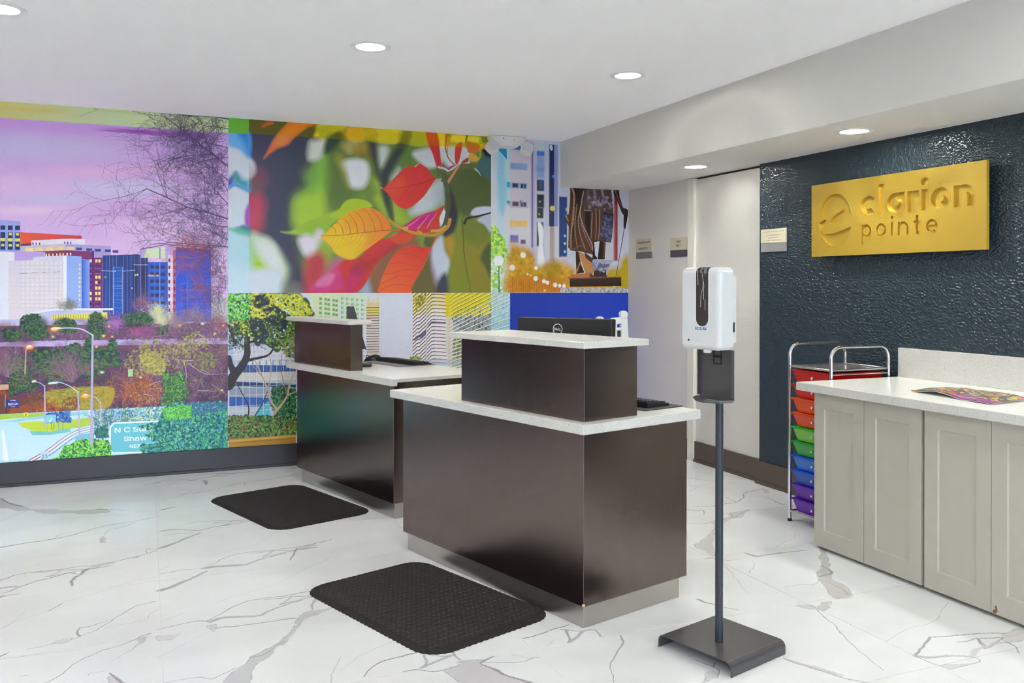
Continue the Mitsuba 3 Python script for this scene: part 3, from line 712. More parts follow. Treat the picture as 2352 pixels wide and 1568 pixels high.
for v_ in (520, 580, 715, 765, 830, 855, 890, 970, 1020, 1085, 1140, 1220):
    z = [-0.196, 1.399][1] - (v_ - 520) * .000384
    art.line(([-0.196, 1.399][0], z), ([-0.145, 1.4][0], z), .0018, .0018, '#7ea8f2')
for c, u0, v0, u1, v1 in (('#b8bff0', 90, 580, 310, 592), ('#b8bff0', 415, 590, 615, 568), ('#c9c6f0', 600, 478, 890, 472), ('#c9c6f0', 845, 430, 1185, 440)):
    q = [-0.27, 1.375]
    art.line((q[0] + (u0 - 90) * .000386, q[1] - (v0 - 580) * .000384), (q[0] + (u1 - 90) * .000386, q[1] - (v1 - 580) * .000384), .0048, .0048, c)
P([0.012, 1.434, 0.138, 1.436, 0.139, 1.039, 0.013, 1.041], '#1b50c0', '#2458c8', (0, 1.6, 0, 1.2))
for j in range(7):
    z = [0.039, 1.402][1] - j * .0475
    for a_, b_ in ((890, 955), (970, 1035), (1058, 1130)):
        x = [0.039, 1.402][0]
        art.rect(x + (a_ - 920) * .000386, z - .011, x + (b_ - 920) * .000386, z + .011, '#27285c')
    for k in range(9):
        art.spot([0.031, 1.385][0] + k * .0105, z - .0195, .002, c='#6fa0ee')
for u, v_, w_, c in ((905, 660, .030, '#e8b83c'), (1010, 660, .016, '#e0a860'), (655, 650, .010, '#b8d070'), (690, 645, .008, '#c8e8b0'), (185, 690, .014, '#2aa0b0'), (600, 880, .006, '#d8d0b0')):
    x, z = [0.033, 1.344][0] + (u - 905) * .000386, [0.033, 1.344][1] - (v_ - 660) * .000384
    art.spot(x, z, w_, .009, 0, c, .9, .6)
for u in (965, 1045):
    x = [0.056, 1.431][0] + (u - 965) * .000386
    art.line((x, [0.056, 1.431][1]), (x, [0.056, 1.081][1]), .005 if u > 1000 else .002, .005 if u > 1000 else .002, '#7c98e6')
P([-0.026, 1.515, 0.122, 1.539, 0.122, 1.46, 0.004, 1.463, -0.026, 1.462], '#d9e4c0')
P([-0.031, 1.515, 0.001, 1.522, 0.001, 1.459, -0.031, 1.462], '#b9a4d8'); P([0.084, 1.534, 0.092, 1.534, 0.092, 1.458, 0.084, 1.458], '#8c7cb8'); P([-0.009, 1.491, 0.023, 1.492, 0.023, 1.463, -0.009, 1.463], '#cbd6ae')
P([0.122, 1.543, 0.172, 1.54, 0.173, 1.432, 0.138, 1.432, 0.122, 1.481], '#c8a8e0')
P([0.138, 1.481, 0.171, 1.482, 0.171, 1.039, 0.139, 1.039], '#e6daf0')
P([0.17, 1.515, 0.188, 1.515, 0.189, 1.039, 0.171, 1.039], '#c05c88')
for j in range(8):
    z = [0.147, 1.448][1] - j * .0482
    x = [0.147, 1.448][0]
    art.rect(x - .006, z - .012, x + .006, z + .012, '#9a1844')
    art.rect(x + .026, z - .012, x + .039, z + .012, '#9a1438')
    for k in range(3):
        art.spot(x + .014, z - .01 + k * .012, .0016, c='#604a90')
P([0.188, 1.538, 0.414, 1.527, 0.416, 1.027, 0.189, 1.039], '#1f4fd0', '#3a40b4', (0, 1.3, 0, 1.6))
P([0.235, 1.287, 0.254, 1.287, 0.255, 1.121, 0.235, 1.121], '#1c3fae'); P([0.188, 1.538, 0.414, 1.527, 0.414, 1.502, 0.188, 1.507], '#4a3a90')
for j in range(7):
    z = [0.223, 1.283][1] - j * .0455
    for k in range(26):
        if rs.random() < .75:
            x = [0.219, 1.283][0] + k * .0073
            art.rect(x, z, x + .0036, z + rs.uniform(.008, .016), '#4c86e8', a=.8)
    art.line(([0.215, 1.271][0], z - .012), ([0.414, 1.271][0], z - .012), .0014, .0014, '#4a7ae0', .8)
art.line([-0.035, 1.519], [0.126, 1.554], .006, .006, '#4c2e66'); art.line([0.126, 1.554], [0.444, 1.538], .006, .008, '#4c2a58')
art.line([0.26, 1.354], [0.261, 1.079], .004, .004, '#8c80d8', .8)
# orange twigs over the blue tower
for k in range(26):
    q = [0.4, 1.443] if k % 3 == 0 else ([0.412, 1.246] if k % 3 == 1 else [0.372, 1.485])
    twigs(q[0] + rs.uniform(-.08, .02), q[1] + rs.uniform(-.07, .07), rs.uniform(2.5, 3.7), .12, .0035, rs.choice(['#b8502c', '#a84438', '#8c3c50', '#c0643a']), 2, .6, .8)
for k in range(46):
    x, z = rs.uniform(.40, .53), rs.uniform(1.02, 1.62)
    twigs(x, z, rs.uniform(1.5, 3.8), .13, .0032, rs.choice(['#4a2450', '#6a2a4c', '#7c3440']), 2, .7, .75)
# podium and bridge
P([-0.85, 1.061, -0.686, 1.059, -0.561, 1.119, -0.259, 1.111, -0.242, 1.048, -0.241, 0.97, -0.85, 0.963], '#c8c4e6')
P([-0.686, 1.106, -0.535, 1.128, -0.198, 1.127, -0.198, 1.114, -0.552, 1.115, -0.678, 1.09], '#eceaf8')
P([-0.561, 1.086, -0.233, 1.101, -0.233, 1.053, -0.561, 1.054], '#e3dc60')
for k in range(24):
    q = [-0.552, 1.071]; art.rect(q[0] + k * .0145, q[1] - .016, q[0] + k * .0145 + .004, q[1] + .018, '#8a8450', a=.7)
for k in range(16):
    q = [-0.842, 1.019]; art.rect(q[0] + k * .014, q[1] + rs.uniform(-.03, .01), q[0] + k * .014 + .007, q[1] + .018, rs.choice(['#e6dc70', '#b0a8c8', '#d8c860']))
art.rect(L, .45, RG, 1.02, '#4f2c50', '#6a3a66', (0, .6, 0, 1.0))
P([-1.089, 0.995, 0.537, 0.966, 0.537, 0.874, -1.089, 0.913], '#6d3d72')
P([-1.544, 0.924, -0.85, 0.918, -0.518, 0.922, -0.171, 0.92, 0.537, 0.915, 0.537, 0.874, -0.171, 0.881, -0.56, 0.883, -0.85, 0.889, -1.544, 0.897], '#c6b2e2')
P([-0.85, 0.889, -0.56, 0.883, -0.56, 0.851, -0.85, 0.833], '#58284e'); P([-0.56, 0.883, 0.537, 0.874, 0.537, 0.813, -0.56, 0.851], '#6c2c58')
for u in (100, 340, 550):
    q = [-0.768, 0.887]; art.rect(q[0] + (u - 100) * .00093, q[1] - .05, q[0] + (u - 100) * .00093 + .010, q[1] + .01, '#b8a4d4')
P([-1.544, 0.853, -0.85, 0.833, -0.56, 0.851, -0.259, 0.854, -0.206, 0.814, -0.17, 0.657, -0.206, 0.6, -0.602, 0.598, -1.544, 0.623], '#33304a', '#4a3454', (0, .6, 0, .9))
scatter([-1.544, 1.004, 0.537, 0.997, 0.537, 0.9, -0.171, 0.92, -0.85, 0.918, -1.544, 0.924], 900, .016, ['#7a4a80', '#5c3c68', '#8c6488', '#4a4a50', '#6a5a6c', '#9a7a98', '#3c4444', '#a8645c'], .7, 1.6)
scatter([-1.544, 0.897, -0.85, 0.879, -0.171, 0.876, 0.537, 0.869, 0.537, 0.731, -0.259, 0.699, -1.544, 0.694], 900, .018, ['#5c3460', '#4a3050', '#3c3848', '#70406c', '#2c3a3c', '#6c3c50'], .6, 1.7)
# thicket colour
for k in range(420):
    x, z = rs.uniform(L, RG), rs.uniform(.42, 1.06)
    if z > .50 + .0 * x:
        cloud(x, z, rs.uniform(.03, .10), rs.uniform(.02, .06), rs.choice(['#6a3468', '#553058', '#7c4a6c', '#40304c', '#6c4440', '#7a3a70']), .5)
TW = ['#a07a98', '#8a5a80', '#b49aac', '#5c3458', '#442844', '#9a6a54', '#b08a60']
for k in range(620):
    x, z = rs.uniform(-.08, .52), rs.uniform(.48, 1.08)
    twigs(x, z, rs.uniform(.3, 2.9), rs.uniform(.05, .11), .0026, rs.choice(TW), 1, .8, .65)
for k in range(90):
    x, z = rs.uniform(-1.6, -.05), rs.uniform(.62, 1.0)
    twigs(x, z, rs.uniform(.9, 2.2), rs.uniform(.05, .10), .0024, rs.choice(TW), 1, .8, .55)
for q, w_ in (([-0.027, 0.76], .22), ([0.046, 0.827], .2), ([0.194, 0.802], .2), ([0.307, 0.88], .2)):
    scatter(Point(q[0], q[1]).buffer(w_ * .45), 150, .011, ['#a8a048', '#8e8a3c', '#b8ac60', '#7c6c3c'], .75)
for q, n in (([-0.081, 0.575], 260), ([-0.152, 0.5], 120), ([-0.258, 0.564], 90)):
    for k in range(n // 5):
        twigs(q[0] + rs.normal(0, .07), q[1] + rs.normal(0, .04), rs.uniform(.2, 3.0), .09, .003, rs.choice(['#c0662c', '#a8501e', '#8a3c1e', '#d0843c']), 1, .8, .8)
for pts, w_ in (([0.262, 0.765, 0.338, 0.77, 0.393, 0.772, 0.47, 0.765], .006), ([0.269, 0.75, 0.324, 0.704, 0.379, 0.673, 0.442, 0.667, 0.519, 0.668], .005), ([0.282, 0.866, 0.255, 0.83, 0.228, 0.802], .005), ([0.331, 0.558, 0.393, 0.555, 0.449, 0.545], .005), ([0.337, 0.945, 0.393, 0.9, 0.449, 0.862], .006), ([0.393, 1.025, 0.434, 0.988, 0.491, 0.957], .004), ([0.372, 0.695, 0.407, 0.672, 0.421, 0.664], .004), ([0.421, 0.598, 0.47, 0.559, 0.505, 0.542], .004), ([0.242, 0.758, 0.255, 0.685, 0.255, 0.619], .006), ([0.201, 0.788, 0.204, 0.752, 0.187, 0.716], .006), ([0.107, 0.697, 0.14, 0.638, 0.16, 0.609], .007), ([-0.033, 0.767, -0.026, 0.702, -0.006, 0.673], .005), ([0.007, 0.601, 0.067, 0.627, 0.133, 0.639], .006), ([-0.013, 0.551, 0.04, 0.535, 0.073, 0.483], .006)):
    art.curve(pts, w_, w_ * .5, '#c8b4c8' if w_ < .0065 else '#7c5048', .85)
scatter([-0.04, 0.817, 0.013, 0.837, 0.093, 0.82, 0.127, 0.74, 0.107, 0.669, 0.013, 0.686, -0.04, 0.76], 300, .012, ['#b8b04c', '#a09838', '#c4bc60', '#8c7c38'], .8)
scatter([0.303, 0.814, 0.379, 0.82, 0.463, 0.803, 0.449, 0.715, 0.365, 0.688, 0.31, 0.719], 200, .012, ['#8c8c48', '#70703c', '#9c9450', '#5c4c48'], .7)
scatter([-0.092, 0.633, 0.04, 0.642, 0.107, 0.596, 0.074, 0.468, -0.091, 0.47], 260, .012, ['#c0702c', '#a4501e', '#d08a3c', '#8a3c1c'], .6)
# trees along the street
PINE = ['#2f5a34', '#1e4630', '#3f6a34', '#183a30', '#52783c']
def pine(q, w, h, n):
    art.poly([q[0] - w, q[1] - h, q[0], q[1] + h, q[0] + w, q[1] - h], '#1c3430', a=.8)
    for k in range(n):
        t = rs.random(); ww = w * (1 - t) * 1.1 + .01
        art.spot(q[0] + rs.uniform(-ww, ww), q[1] - h + 2 * h * t, .016, .006, rs.normal(0, .5), rs.choice(PINE), 1, .4)
for q, rx, rz, n in (([-0.653, 1.016], .105, .09, 420), ([-0.493, 1.023], .085, .06, 260), ([-0.294, 1.02], .075, .085, 300), ([-0.054, 1.036], .125, .06, 380), ([-0.785, 0.971], .06, .05, 150), ([0.083, 0.974], .06, .03, 90),
                     ([-0.727, 0.679], .095, .10, 420), ([-0.752, 0.774], .08, .08, 300), ([-0.594, 0.769], .07, .07, 240), ([-0.535, 0.69], .09, .05, 200), ([-0.302, 0.73], .06, .06, 160), ([-0.381, 0.762], .05, .08, 160), ([-0.619, 0.836], .07, .06, 220), ([-0.518, 0.823], .07, .05, 200), ([-0.268, 0.816], .07, .06, 200), ([-0.433, 0.869], .06, .03, 140)):
    crown(q[0], q[1], rx, rz, n, .012, '#172c2c', PINE + ['#486a3c', '#20402c'])
pine([-0.346, 0.837], .045, .10, 170); pine([-0.201, 0.833], .05, .09, 170)
for q, rx, rz, cs in (([-0.018, 1.143], .085, .06, ['#9a6494', '#7c4a7c', '#b07c8c', '#8a5c60']), ([-0.189, 1.018], .06, .07, ['#a45cb0', '#8c4a98', '#b478bc']), ([-0.009, 0.956], .11, .04, ['#a03a88', '#8a2c78', '#b85c9c']), ([0.064, 1.093], .07, .06, ['#d8d8a0', '#c4c48c', '#e4e0b4']), ([0.11, 1.033], .05, .035, ['#e0e0b0', '#c8c890']),
                      ([0.306, 1.051], .11, .055, ['#9c7c98', '#7a5a78', '#b09a8c', '#8a6c60']), ([0.459, 1.018], .08, .07, ['#7a4a70', '#9a5a60', '#5c3a60']), ([0.194, 1.002], .07, .05, ['#a08a88', '#7c6478']), ([-0.467, 1.128], .05, .02, ['#6c6c50', '#8c8c70'])):
    art.spot(q[0], q[1], rx * .9, rz * .9, 0, cs[1], .55, .7)
    for k in range(46):
        x, z = q[0] + rs.normal(0, rx * .42), q[1] + rs.normal(0, rz * .4)
        twigs(x, z, rs.uniform(.6, 2.5), .045, .0024, rs.choice(cs), 1, .9, .8)
for q, r_ in (([-0.809, 0.776], .10), ([-0.441, 0.744], .12)):
    for k in range(26):
        twigs(q[0] + rs.normal(0, .006), q[1] - r_ * .8, rs.normal(math.pi / 2, .5), r_ * rs.uniform(.9, 1.5), .004, rs.choice(['#8a6a78', '#7a5a70', '#9c7c80']), 2, .5, .7)
# ground, lawn, light trails
P([-1.544, 0.649, -0.801, 0.635, -0.792, 0.551, -0.432, 0.61, -0.206, 0.61, -0.205, 0.435, -0.849, 0.46, -1.543, 0.481], '#6e3a28', '#7c4a2c', (0, .5, 0, .4))
art.blob([-0.602, 0.575, -0.518, 0.602, -0.415, 0.613, -0.294, 0.612, -0.197, 0.602, -0.197, 0.522, -0.241, 0.466, -0.38, 0.462, -0.492, 0.479, -0.56, 0.506, -0.593, 0.541], '#a09428', '#c09c28', (-.45, 0, -.05, 0), 1, .012)
scatter([-0.577, 0.607, -0.432, 0.62, -0.206, 0.61, -0.241, 0.475, -0.432, 0.476, -0.577, 0.521, -0.61, 0.561], 260, .01, ['#b8b040', '#8c8428', '#c0a838', '#7c6c24'], .6, 3.0, .4, 0.1)
P([-0.792, 0.495, -0.602, 0.542, -0.576, 0.474, -0.8, 0.462], '#93491e')
for q, r_, cs in (([-0.652, 0.535], .06, ['#6c3a2c', '#8a5034']), ([-0.449, 0.505], .05, ['#7a3a24', '#94502c']), ([-0.576, 0.479], .07, ['#c0601c', '#a8501c'])):
    scatter(Point(*q).buffer(r_), 130, .009, cs, .85)
P([-0.849, 0.649, -0.801, 0.649, -0.801, 0.617, -0.849, 0.614], '#d0a488'); P([-0.849, 0.609, -0.817, 0.61, -0.817, 0.589, -0.849, 0.586], '#a83420')
for pts, w_ in (([-0.801, 0.635, -0.669, 0.677, -0.518, 0.704, -0.329, 0.736], .0035), ([-0.8, 0.561, -0.644, 0.6, -0.501, 0.622, -0.311, 0.648], .0035), ([-0.817, 0.547, -0.644, 0.586, -0.475, 0.612], .002), ([-0.768, 0.507, -0.635, 0.486, -0.568, 0.521], .002)):
    art.curve(pts, w_, w_, '#b8243e', .85)
crown(*[0.185, 0.563], .085, .13, 520, .012, '#2c4a2c', ['#3c7c38', '#549a40', '#2c6430', '#70a848'], 9)
P([-0.108, 0.721, -0.078, 0.72, -0.078, 0.671, -0.108, 0.672], '#b4d49c')
P([-0.813, 0.554, -0.741, 0.546, -0.743, 0.497, -0.813, 0.503], '#2c2c86')
art.line([-0.815, 0.557], [-0.815, 0.454], .006, .006, '#2a2438'); art.line([-0.82, 0.585], [-0.82, 0.506], .006, .006, '#9c8a9c')
ra = meshkit.text_mesh('RALEIGH', .013, .001, True)
art.mesh(ra, [-0.805, 0.516][0], [-0.805, 0.516][1], '#eeeaf6', .95 * ([-0.746, 0.513][0] - [-0.805, 0.516][0]) / ra.bounds[1][0])
art.curve([-0.791, 0.543, -0.776, 0.547, -0.761, 0.542], .004, .004, '#e4e0f0'); art.curve([-0.788, 0.509, -0.776, 0.505, -0.764, 0.507], .003, .003, '#e4e0f0')
# lower tinted band
LB = [-0.849, 0.46][1]
art.rect(L, .15, RG, .462, '#bfe2ee', '#c6e6f2', (0, .2, 0, .45))
P([-1.543, 0.446, -0.849, 0.414, -0.685, 0.433, -0.346, 0.457, -0.346, 0.433, -0.685, 0.418, -0.849, 0.395, -1.543, 0.401], '#9ad0dc')
P([-0.849, 0.46, -0.602, 0.458, -0.602, 0.437, -0.849, 0.428], '#a8cc48')
art.blob([-0.751, 0.399, -0.602, 0.405, -0.449, 0.406, -0.311, 0.41, -0.298, 0.372, -0.38, 0.353, -0.466, 0.344, -0.534, 0.331, -0.593, 0.328, -0.668, 0.347], '#c6da34', '#a8cc40', (-.7, 0, -.2, 0), 1, .008)
P([-0.685, 0.348, -0.576, 0.332, -0.449, 0.352, -0.449, 0.324, -0.576, 0.313, -0.668, 0.317], '#7ec4c0')
scatter([-0.593, 0.456, -0.449, 0.462, -0.449, 0.391, -0.593, 0.394], 160, .012, ['#2a58a8', '#3c6cc0', '#2c4c8c', '#4a86c8'], .9)
for u in (350, 365, 395, 420):
    q = [-0.559, 0.397]; art.line((q[0] + (u - 350) * .00093, q[1]), (q[0] + (u - 350) * .00093, q[1] - .05), .004, .003, '#4c6cb0')
P([-0.849, 0.414, -0.759, 0.409, -0.668, 0.319, -0.576, 0.308, -0.457, 0.324, -0.414, 0.302, -0.576, 0.199, -0.676, 0.164, -1.543, 0.206, -1.543, 0.437], '#cfe8f0', '#bfe4ee', (0, .2, 0, .4))
P([-0.841, 0.367, -0.829, 0.366, -0.8, 0.164, -0.828, 0.163], '#eef6f8')
for k, (o, c) in enumerate(((0, '#b0406c'), (12, '#ffffff'), (26, '#8c4c84'), (40, '#f4f0f8'), (56, '#5a5c90'))):
    pts = np.reshape([-0.685, 0.16, -0.584, 0.218, -0.492, 0.288, -0.415, 0.331, -0.311, 0.354], (-1, 2)) + [o * .0006, -o * .0004]
    art.curve(pts.ravel(), .009, .003, c, .75)
P([-0.421, 0.298, -0.38, 0.305, -0.311, 0.31, -0.31, 0.247, -0.421, 0.245], '#76c4d4'); 
P([-0.602, 0.442, -0.534, 0.441, -0.534, 0.394, -0.602, 0.392], '#8ad0dc'); art.line([-0.572, 0.398], [-0.555, 0.418], .005, .005, '#ffffff'); art.line([-0.583, 0.394], [-0.583, 0.323], .004, .004, '#7cb8c8')
art.spot(*[-0.705, 0.453], .015, .015, 0, '#e0d43c', 1, .1); art.rect([-0.707, 0.443][0], [-0.707, 0.443][1], [-0.702, 0.46][0], [-0.702, 0.46][1], '#5a5a30')
scatter([-0.311, 0.46, 0.129, 0.466, 0.13, 0.337, -0.205, 0.357, -0.311, 0.325], 620, .012, ['#5a8cc8', '#9ad0dc', '#4a9a6c', '#b4d86c', '#3c64a0', '#d0e490', '#78b0d8', '#2c7c7c'], .9)
for k in range(30):
    q = [-0.267, 0.322]; twigs(q[0] + rs.uniform(-.05, .14), q[1] + rs.uniform(-.02, .05), rs.uniform(1.0, 2.2), .10, .003, rs.choice(['#3c5c8c', '#2c6c6c']), 1, .6, .8)
# green road sign
sg0 = np.reshape([-0.214, 0.338, -0.192, 0.366, 0.12, 0.362, 0.121, 0.159, -0.196, 0.17, -0.215, 0.192], (-1, 2))
art.poly(Polygon(sg0).buffer(.008).buffer(-.002), '#e8f6f6'); art.poly(Polygon(sg0).buffer(-.004), '#6cc4d2')
for txt, q, r_, hgt in (('N C State U', [-0.192, 0.303], [0.111, 0.293], .031), ('Shaw Uni', [-0.136, 0.243], [0.111, 0.237], .030), ('NEXT EXIT', [-0.1, 0.196], [0.084, 0.189], .022)):
    m = meshkit.text_mesh(txt, hgt, .001, True)
    art.mesh(m, q[0], q[1], '#f4fafa', (r_[0] - q[0]) / m.bounds[1][0])
P([-0.62, 0.211, -0.576, 0.211, -0.576, 0.161, -0.622, 0.162], '#c4dce4'); m = meshkit.text_mesh('35', .022, .001, True); art.mesh(m, [-0.617, 0.166][0], [-0.617, 0.166][1], '#6c8c9c', .036 / m.bounds[1][0])
BUSH = ['#2c8a78', '#1c6a68', '#44ac84', '#2a8c8c', '#58b880', '#14545c', '#84cc90', '#1c5c78', '#4aa8ac']
scatter([0.102, 0.388, 0.13, 0.446, 0.194, 0.473, 0.538, 0.468, 0.538, 0.119, -0.007, 0.138, -0.026, 0.199, 0.084, 0.221, 0.01, 0.275, 0.065, 0.321, -0.062, 0.334, 0.084, 0.34], 420, .03, ['#175a54', '#1c6c58', '#14484c'], 1, 1.5)
scatter([0.093, 0.389, 0.129, 0.456, 0.194, 0.478, 0.538, 0.471, 0.538, 0.119, -0.007, 0.138, -0.035, 0.199, 0.084, 0.221, 0.001, 0.276, 0.065, 0.316, -0.071, 0.334, 0.084, 0.345], 2100, .014, BUSH, 1, 2.2)
scatter([0.241, 0.481, 0.538, 0.471, 0.538, 0.415, 0.288, 0.398], 160, .013, ['#3c5cb0', '#5a48a0', '#2c8c7c'], .8)
scatter([0.102, 0.448, 0.288, 0.463, 0.289, 0.378, 0.12, 0.367], 260, .013, ['#5cc048', '#84d850', '#3ca040'], .9)
scatter([-0.517, 0.166, -0.483, 0.23, -0.38, 0.271, -0.24, 0.257, -0.216, 0.231, -0.205, 0.128, -0.568, 0.151], 900, .015, ['#3c9c3c', '#5cb848', '#2c7c3c', '#88d050', '#1c6444', '#a0dc5c'], 1, 2.0)
scatter([-0.311, 0.325, -0.24, 0.359, -0.223, 0.28, -0.293, 0.275], 120, .014, ['#2c6c6c', '#3c8c70', '#1c5464'], .9)
# street lamps
LAMPC = '#b9b2d4'
for pole, arm, head, w_, glow in (([-0.32, 0.953, -0.328, 0.239], [-0.32, 0.951, -0.381, 0.99, -0.45, 1.001, -0.518, 0.999], [-0.544, 0.997], .014, .075), ([-0.406, 0.585, -0.395, 0.272], [-0.406, 0.582, -0.458, 0.625, -0.518, 0.652, -0.551, 0.648], [-0.56, 0.644], .010, .03), ([-0.599, 0.631, -0.595, 0.361], [-0.599, 0.629, -0.627, 0.651, -0.656, 0.659], [-0.659, 0.659], .008, .012), ([-0.273, 0.506, -0.271, 0.38], [-0.273, 0.504, -0.302, 0.541, -0.346, 0.56], [-0.363, 0.559], .007, .06), ([-0.706, 0.862, -0.71, 0.716], [-0.706, 0.86, -0.698, 0.875, -0.687, 0.882], [-0.686, 0.885], .008, .07)):
    art.curve(pole, w_, w_ * 1.3, LAMPC if glow != .07 else '#c89a70', 1, False)
    art.curve(arm, w_ * .7, w_ * .6, '#c8cce0')
    if glow > .04:
        art.spot(head[0], head[1] - .002, glow * .8, glow * .6, 0, '#d87c20', .55, 1.0)
        art.spot(head[0], head[1] - .004, .030, .016, 0, '#ffb84a', .95, .6)
    art.spot(head[0] + (.012 if glow > .07 or glow == .03 else 0), head[1] + .004, .032 if w_ > .009 else .015, .008, 0, '#dfe8ee', 1, .3)
    art.spot(head[0] - .006, head[1], .018 if w_ > .009 else .009, .006, 0, '#ffe9b0', 1, .4)
for u, v_, c in ((655, 580, '#f09040'), (700, 505, '#d8dc50'), (385, 505, '#a8c840'), (1500, 445, '#f0782c'), (1440, 505, '#c8b830'), (940, 805, '#ee9a4c'), (1200, 440, '#f08c60'), (735, 440, '#f07c50'), (1355, 430, '#e8e8d0'), (65, 800, '#c02c48'), (690, 760, '#f0e0e0'), (755, 512, '#e05878'), (1490, 920, '#c8a830')):
    x, z = [-0.851, 1.429][0] + 0, 0
    q = [-0.298, 0.875]
    art.spot(q[0] + (u - 655) * .00094, q[1] - (v_ - 580) * .00094, .020, .016, 0, c, .8, 1.0)
    art.spot(q[0] + (u - 655) * .00094, q[1] - (v_ - 580) * .00094, .007, c='#fff0d8', a=.8, soft=.8)

# ---- large leaf print with its tinted edge strips
BX0, BX1, SX, BZ = .527, 2.481, .664, 1.2265
art = leafy = Print(BX0, 1.2, BX1, ZC, 0.02, GAIN)
art.rect(BX0, BZ, 3.9, ZC + .01, '#363c54')
def soft(pts, c, s=.05, a=1.0, c2=None, grad=None):
    art.blob(pts, c, c2, grad, a, s)
art.rect(SX, BZ, BX1, ZC + .01, '#39415a', '#343a50', (.7, 0, 1.2, 0))
soft([0.666, 2.337, 0.811, 2.365, 0.864, 2.083, 0.812, 1.636, 0.935, 1.227, 0.668, 1.228], '#40395a', .12, .7)
# greens
soft([0.986, 1.91, 1.075, 2.004, 1.057, 2.093, 1.2, 2.228, 1.237, 2.376, 1.328, 2.474, 1.704, 2.521, 2.479, 2.579, 2.482, 1.225, 1.516, 1.227, 1.059, 1.227, 1.014, 1.596, 0.969, 1.73], '#6f8c34', .12)
soft([1.218, 2.32, 1.328, 2.383, 1.403, 1.927, 1.237, 1.866], '#3f5638', .14, .8)
soft([0.986, 1.892, 1.093, 1.969, 1.128, 2.169, 1.21, 2.229, 1.219, 2.047, 1.183, 1.9, 1.129, 1.789, 1.058, 1.751, 0.987, 1.766], '#86b83c', .08)
soft([0.978, 1.838, 1.022, 1.92, 1.147, 1.971, 1.192, 1.9, 1.201, 1.737, 1.111, 1.68, 0.987, 1.694], '#a4c836', .09)
soft([1.057, 2.039, 1.093, 2.113, 1.2, 2.228, 1.165, 2.008, 1.093, 1.932], '#7ab648', .06, .7)
soft([1.219, 2.284, 1.31, 2.326, 1.338, 2.181, 1.292, 2.051, 1.347, 1.925, 1.496, 1.875, 1.553, 1.933, 1.572, 1.748, 1.421, 1.872, 1.237, 1.92], '#5c7a38', .10, .9)
soft([1.647, 2.311, 1.998, 2.333, 2.079, 2.127, 1.861, 2.002, 1.705, 2.071, 1.638, 2.142], '#5c7c2c', .10)
soft([1.552, 2.063, 1.648, 1.993, 1.802, 1.83, 1.822, 1.736, 1.706, 1.752, 1.6, 1.898], '#93ae30', .08)
soft([1.999, 2.161, 2.2, 2.211, 2.48, 2.167, 2.481, 1.853, 2.242, 1.806, 2.15, 2.015], '#56662c', .06)
soft([1.553, 1.914, 1.619, 1.936, 1.725, 1.818, 1.764, 1.753, 1.667, 1.769], '#a8c030', .05, .8)
# pale gaps of light
soft([1.083, 2.303, 1.128, 2.324, 1.2, 2.337, 1.182, 2.254, 1.146, 2.189, 1.075, 2.185], '#d6dcd2', .05)
soft([1.315, 2.171, 1.384, 2.202, 1.477, 2.198, 1.515, 2.145, 1.51, 2.061, 1.468, 1.999, 1.384, 2, 1.347, 2.09], '#dfe3ea', .045)
soft([1.347, 2.301, 1.402, 2.342, 1.449, 2.354, 1.411, 2.287, 1.365, 2.247], '#c8d0b0', .05, .8)
soft([1.571, 2.297, 1.637, 2.32, 1.666, 2.284, 1.638, 2.189, 1.6, 2.159, 1.576, 2.232], '#c6cec8', .05)
soft([1.695, 2.108, 1.743, 2.157, 1.753, 2.092, 1.705, 2.033, 1.676, 2.06], '#c6cfd2', .05, .9)
soft([1.861, 1.889, 1.939, 2.006, 2.089, 2.089, 2.099, 1.955, 2.039, 1.876, 1.92, 1.815, 1.832, 1.822], '#c2cad2', .07)
soft([2.019, 2.009, 2.099, 2.071, 2.109, 1.956, 2.039, 1.896], '#8fa2a8', .08, .7)
soft([1.86, 2.286, 2.099, 2.339, 2.099, 2.243, 1.999, 2.171, 1.899, 2.213], '#cdd3dc', .04)
soft([2.078, 2.348, 2.302, 2.352, 2.292, 2.235, 2.129, 2.187], '#ccd2d8', .04)
# bright patches that the top strip turns yellow
for pts, c in (([1.157, 2.446, 1.337, 2.45, 1.323, 2.421, 1.276, 2.399, 1.23, 2.355, 1.12, 2.347, 1.138, 2.399], '#e4e84c'), ([1.363, 2.441, 1.484, 2.441, 1.498, 2.391, 1.479, 2.348, 1.363, 2.345], '#ecd060'), ([1.564, 2.437, 1.755, 2.441, 1.75, 2.394, 1.736, 2.346, 1.569, 2.344, 1.583, 2.396], '#f4ee60'), ([1.818, 2.436, 1.951, 2.441, 1.966, 2.346, 1.819, 2.346], '#c8dc3c'), ([2.041, 2.437, 2.109, 2.437, 2.106, 2.341, 2.063, 2.343], '#f0e470'), ([2.162, 2.436, 2.279, 2.434, 2.274, 2.381, 2.218, 2.377, 2.136, 2.386], '#f4f0a0'), ([2.29, 2.435, 2.383, 2.434, 2.383, 2.383, 2.3, 2.387], '#e8ecc0'), ([2.383, 2.388, 2.435, 2.376, 2.425, 2.337, 2.388, 2.339], '#e4d848'), ([1.484, 2.441, 1.564, 2.437, 1.559, 2.358, 1.498, 2.358], '#d8b03c')):
    art.blob(pts, c, None, None, 1, .03)
# brownish and orange blurs
soft([1.402, 2.295, 1.514, 2.303, 1.533, 2.229, 1.449, 2.234], '#8a5a30', .06, .8)
soft([1.328, 2.327, 1.495, 2.329, 1.477, 2.263, 1.337, 2.264], '#b89a2c', .06, .7)
soft([1.264, 2.214, 1.328, 2.217, 1.366, 1.999, 1.329, 2.052, 1.292, 2.142], '#a8a028', .05, .7)
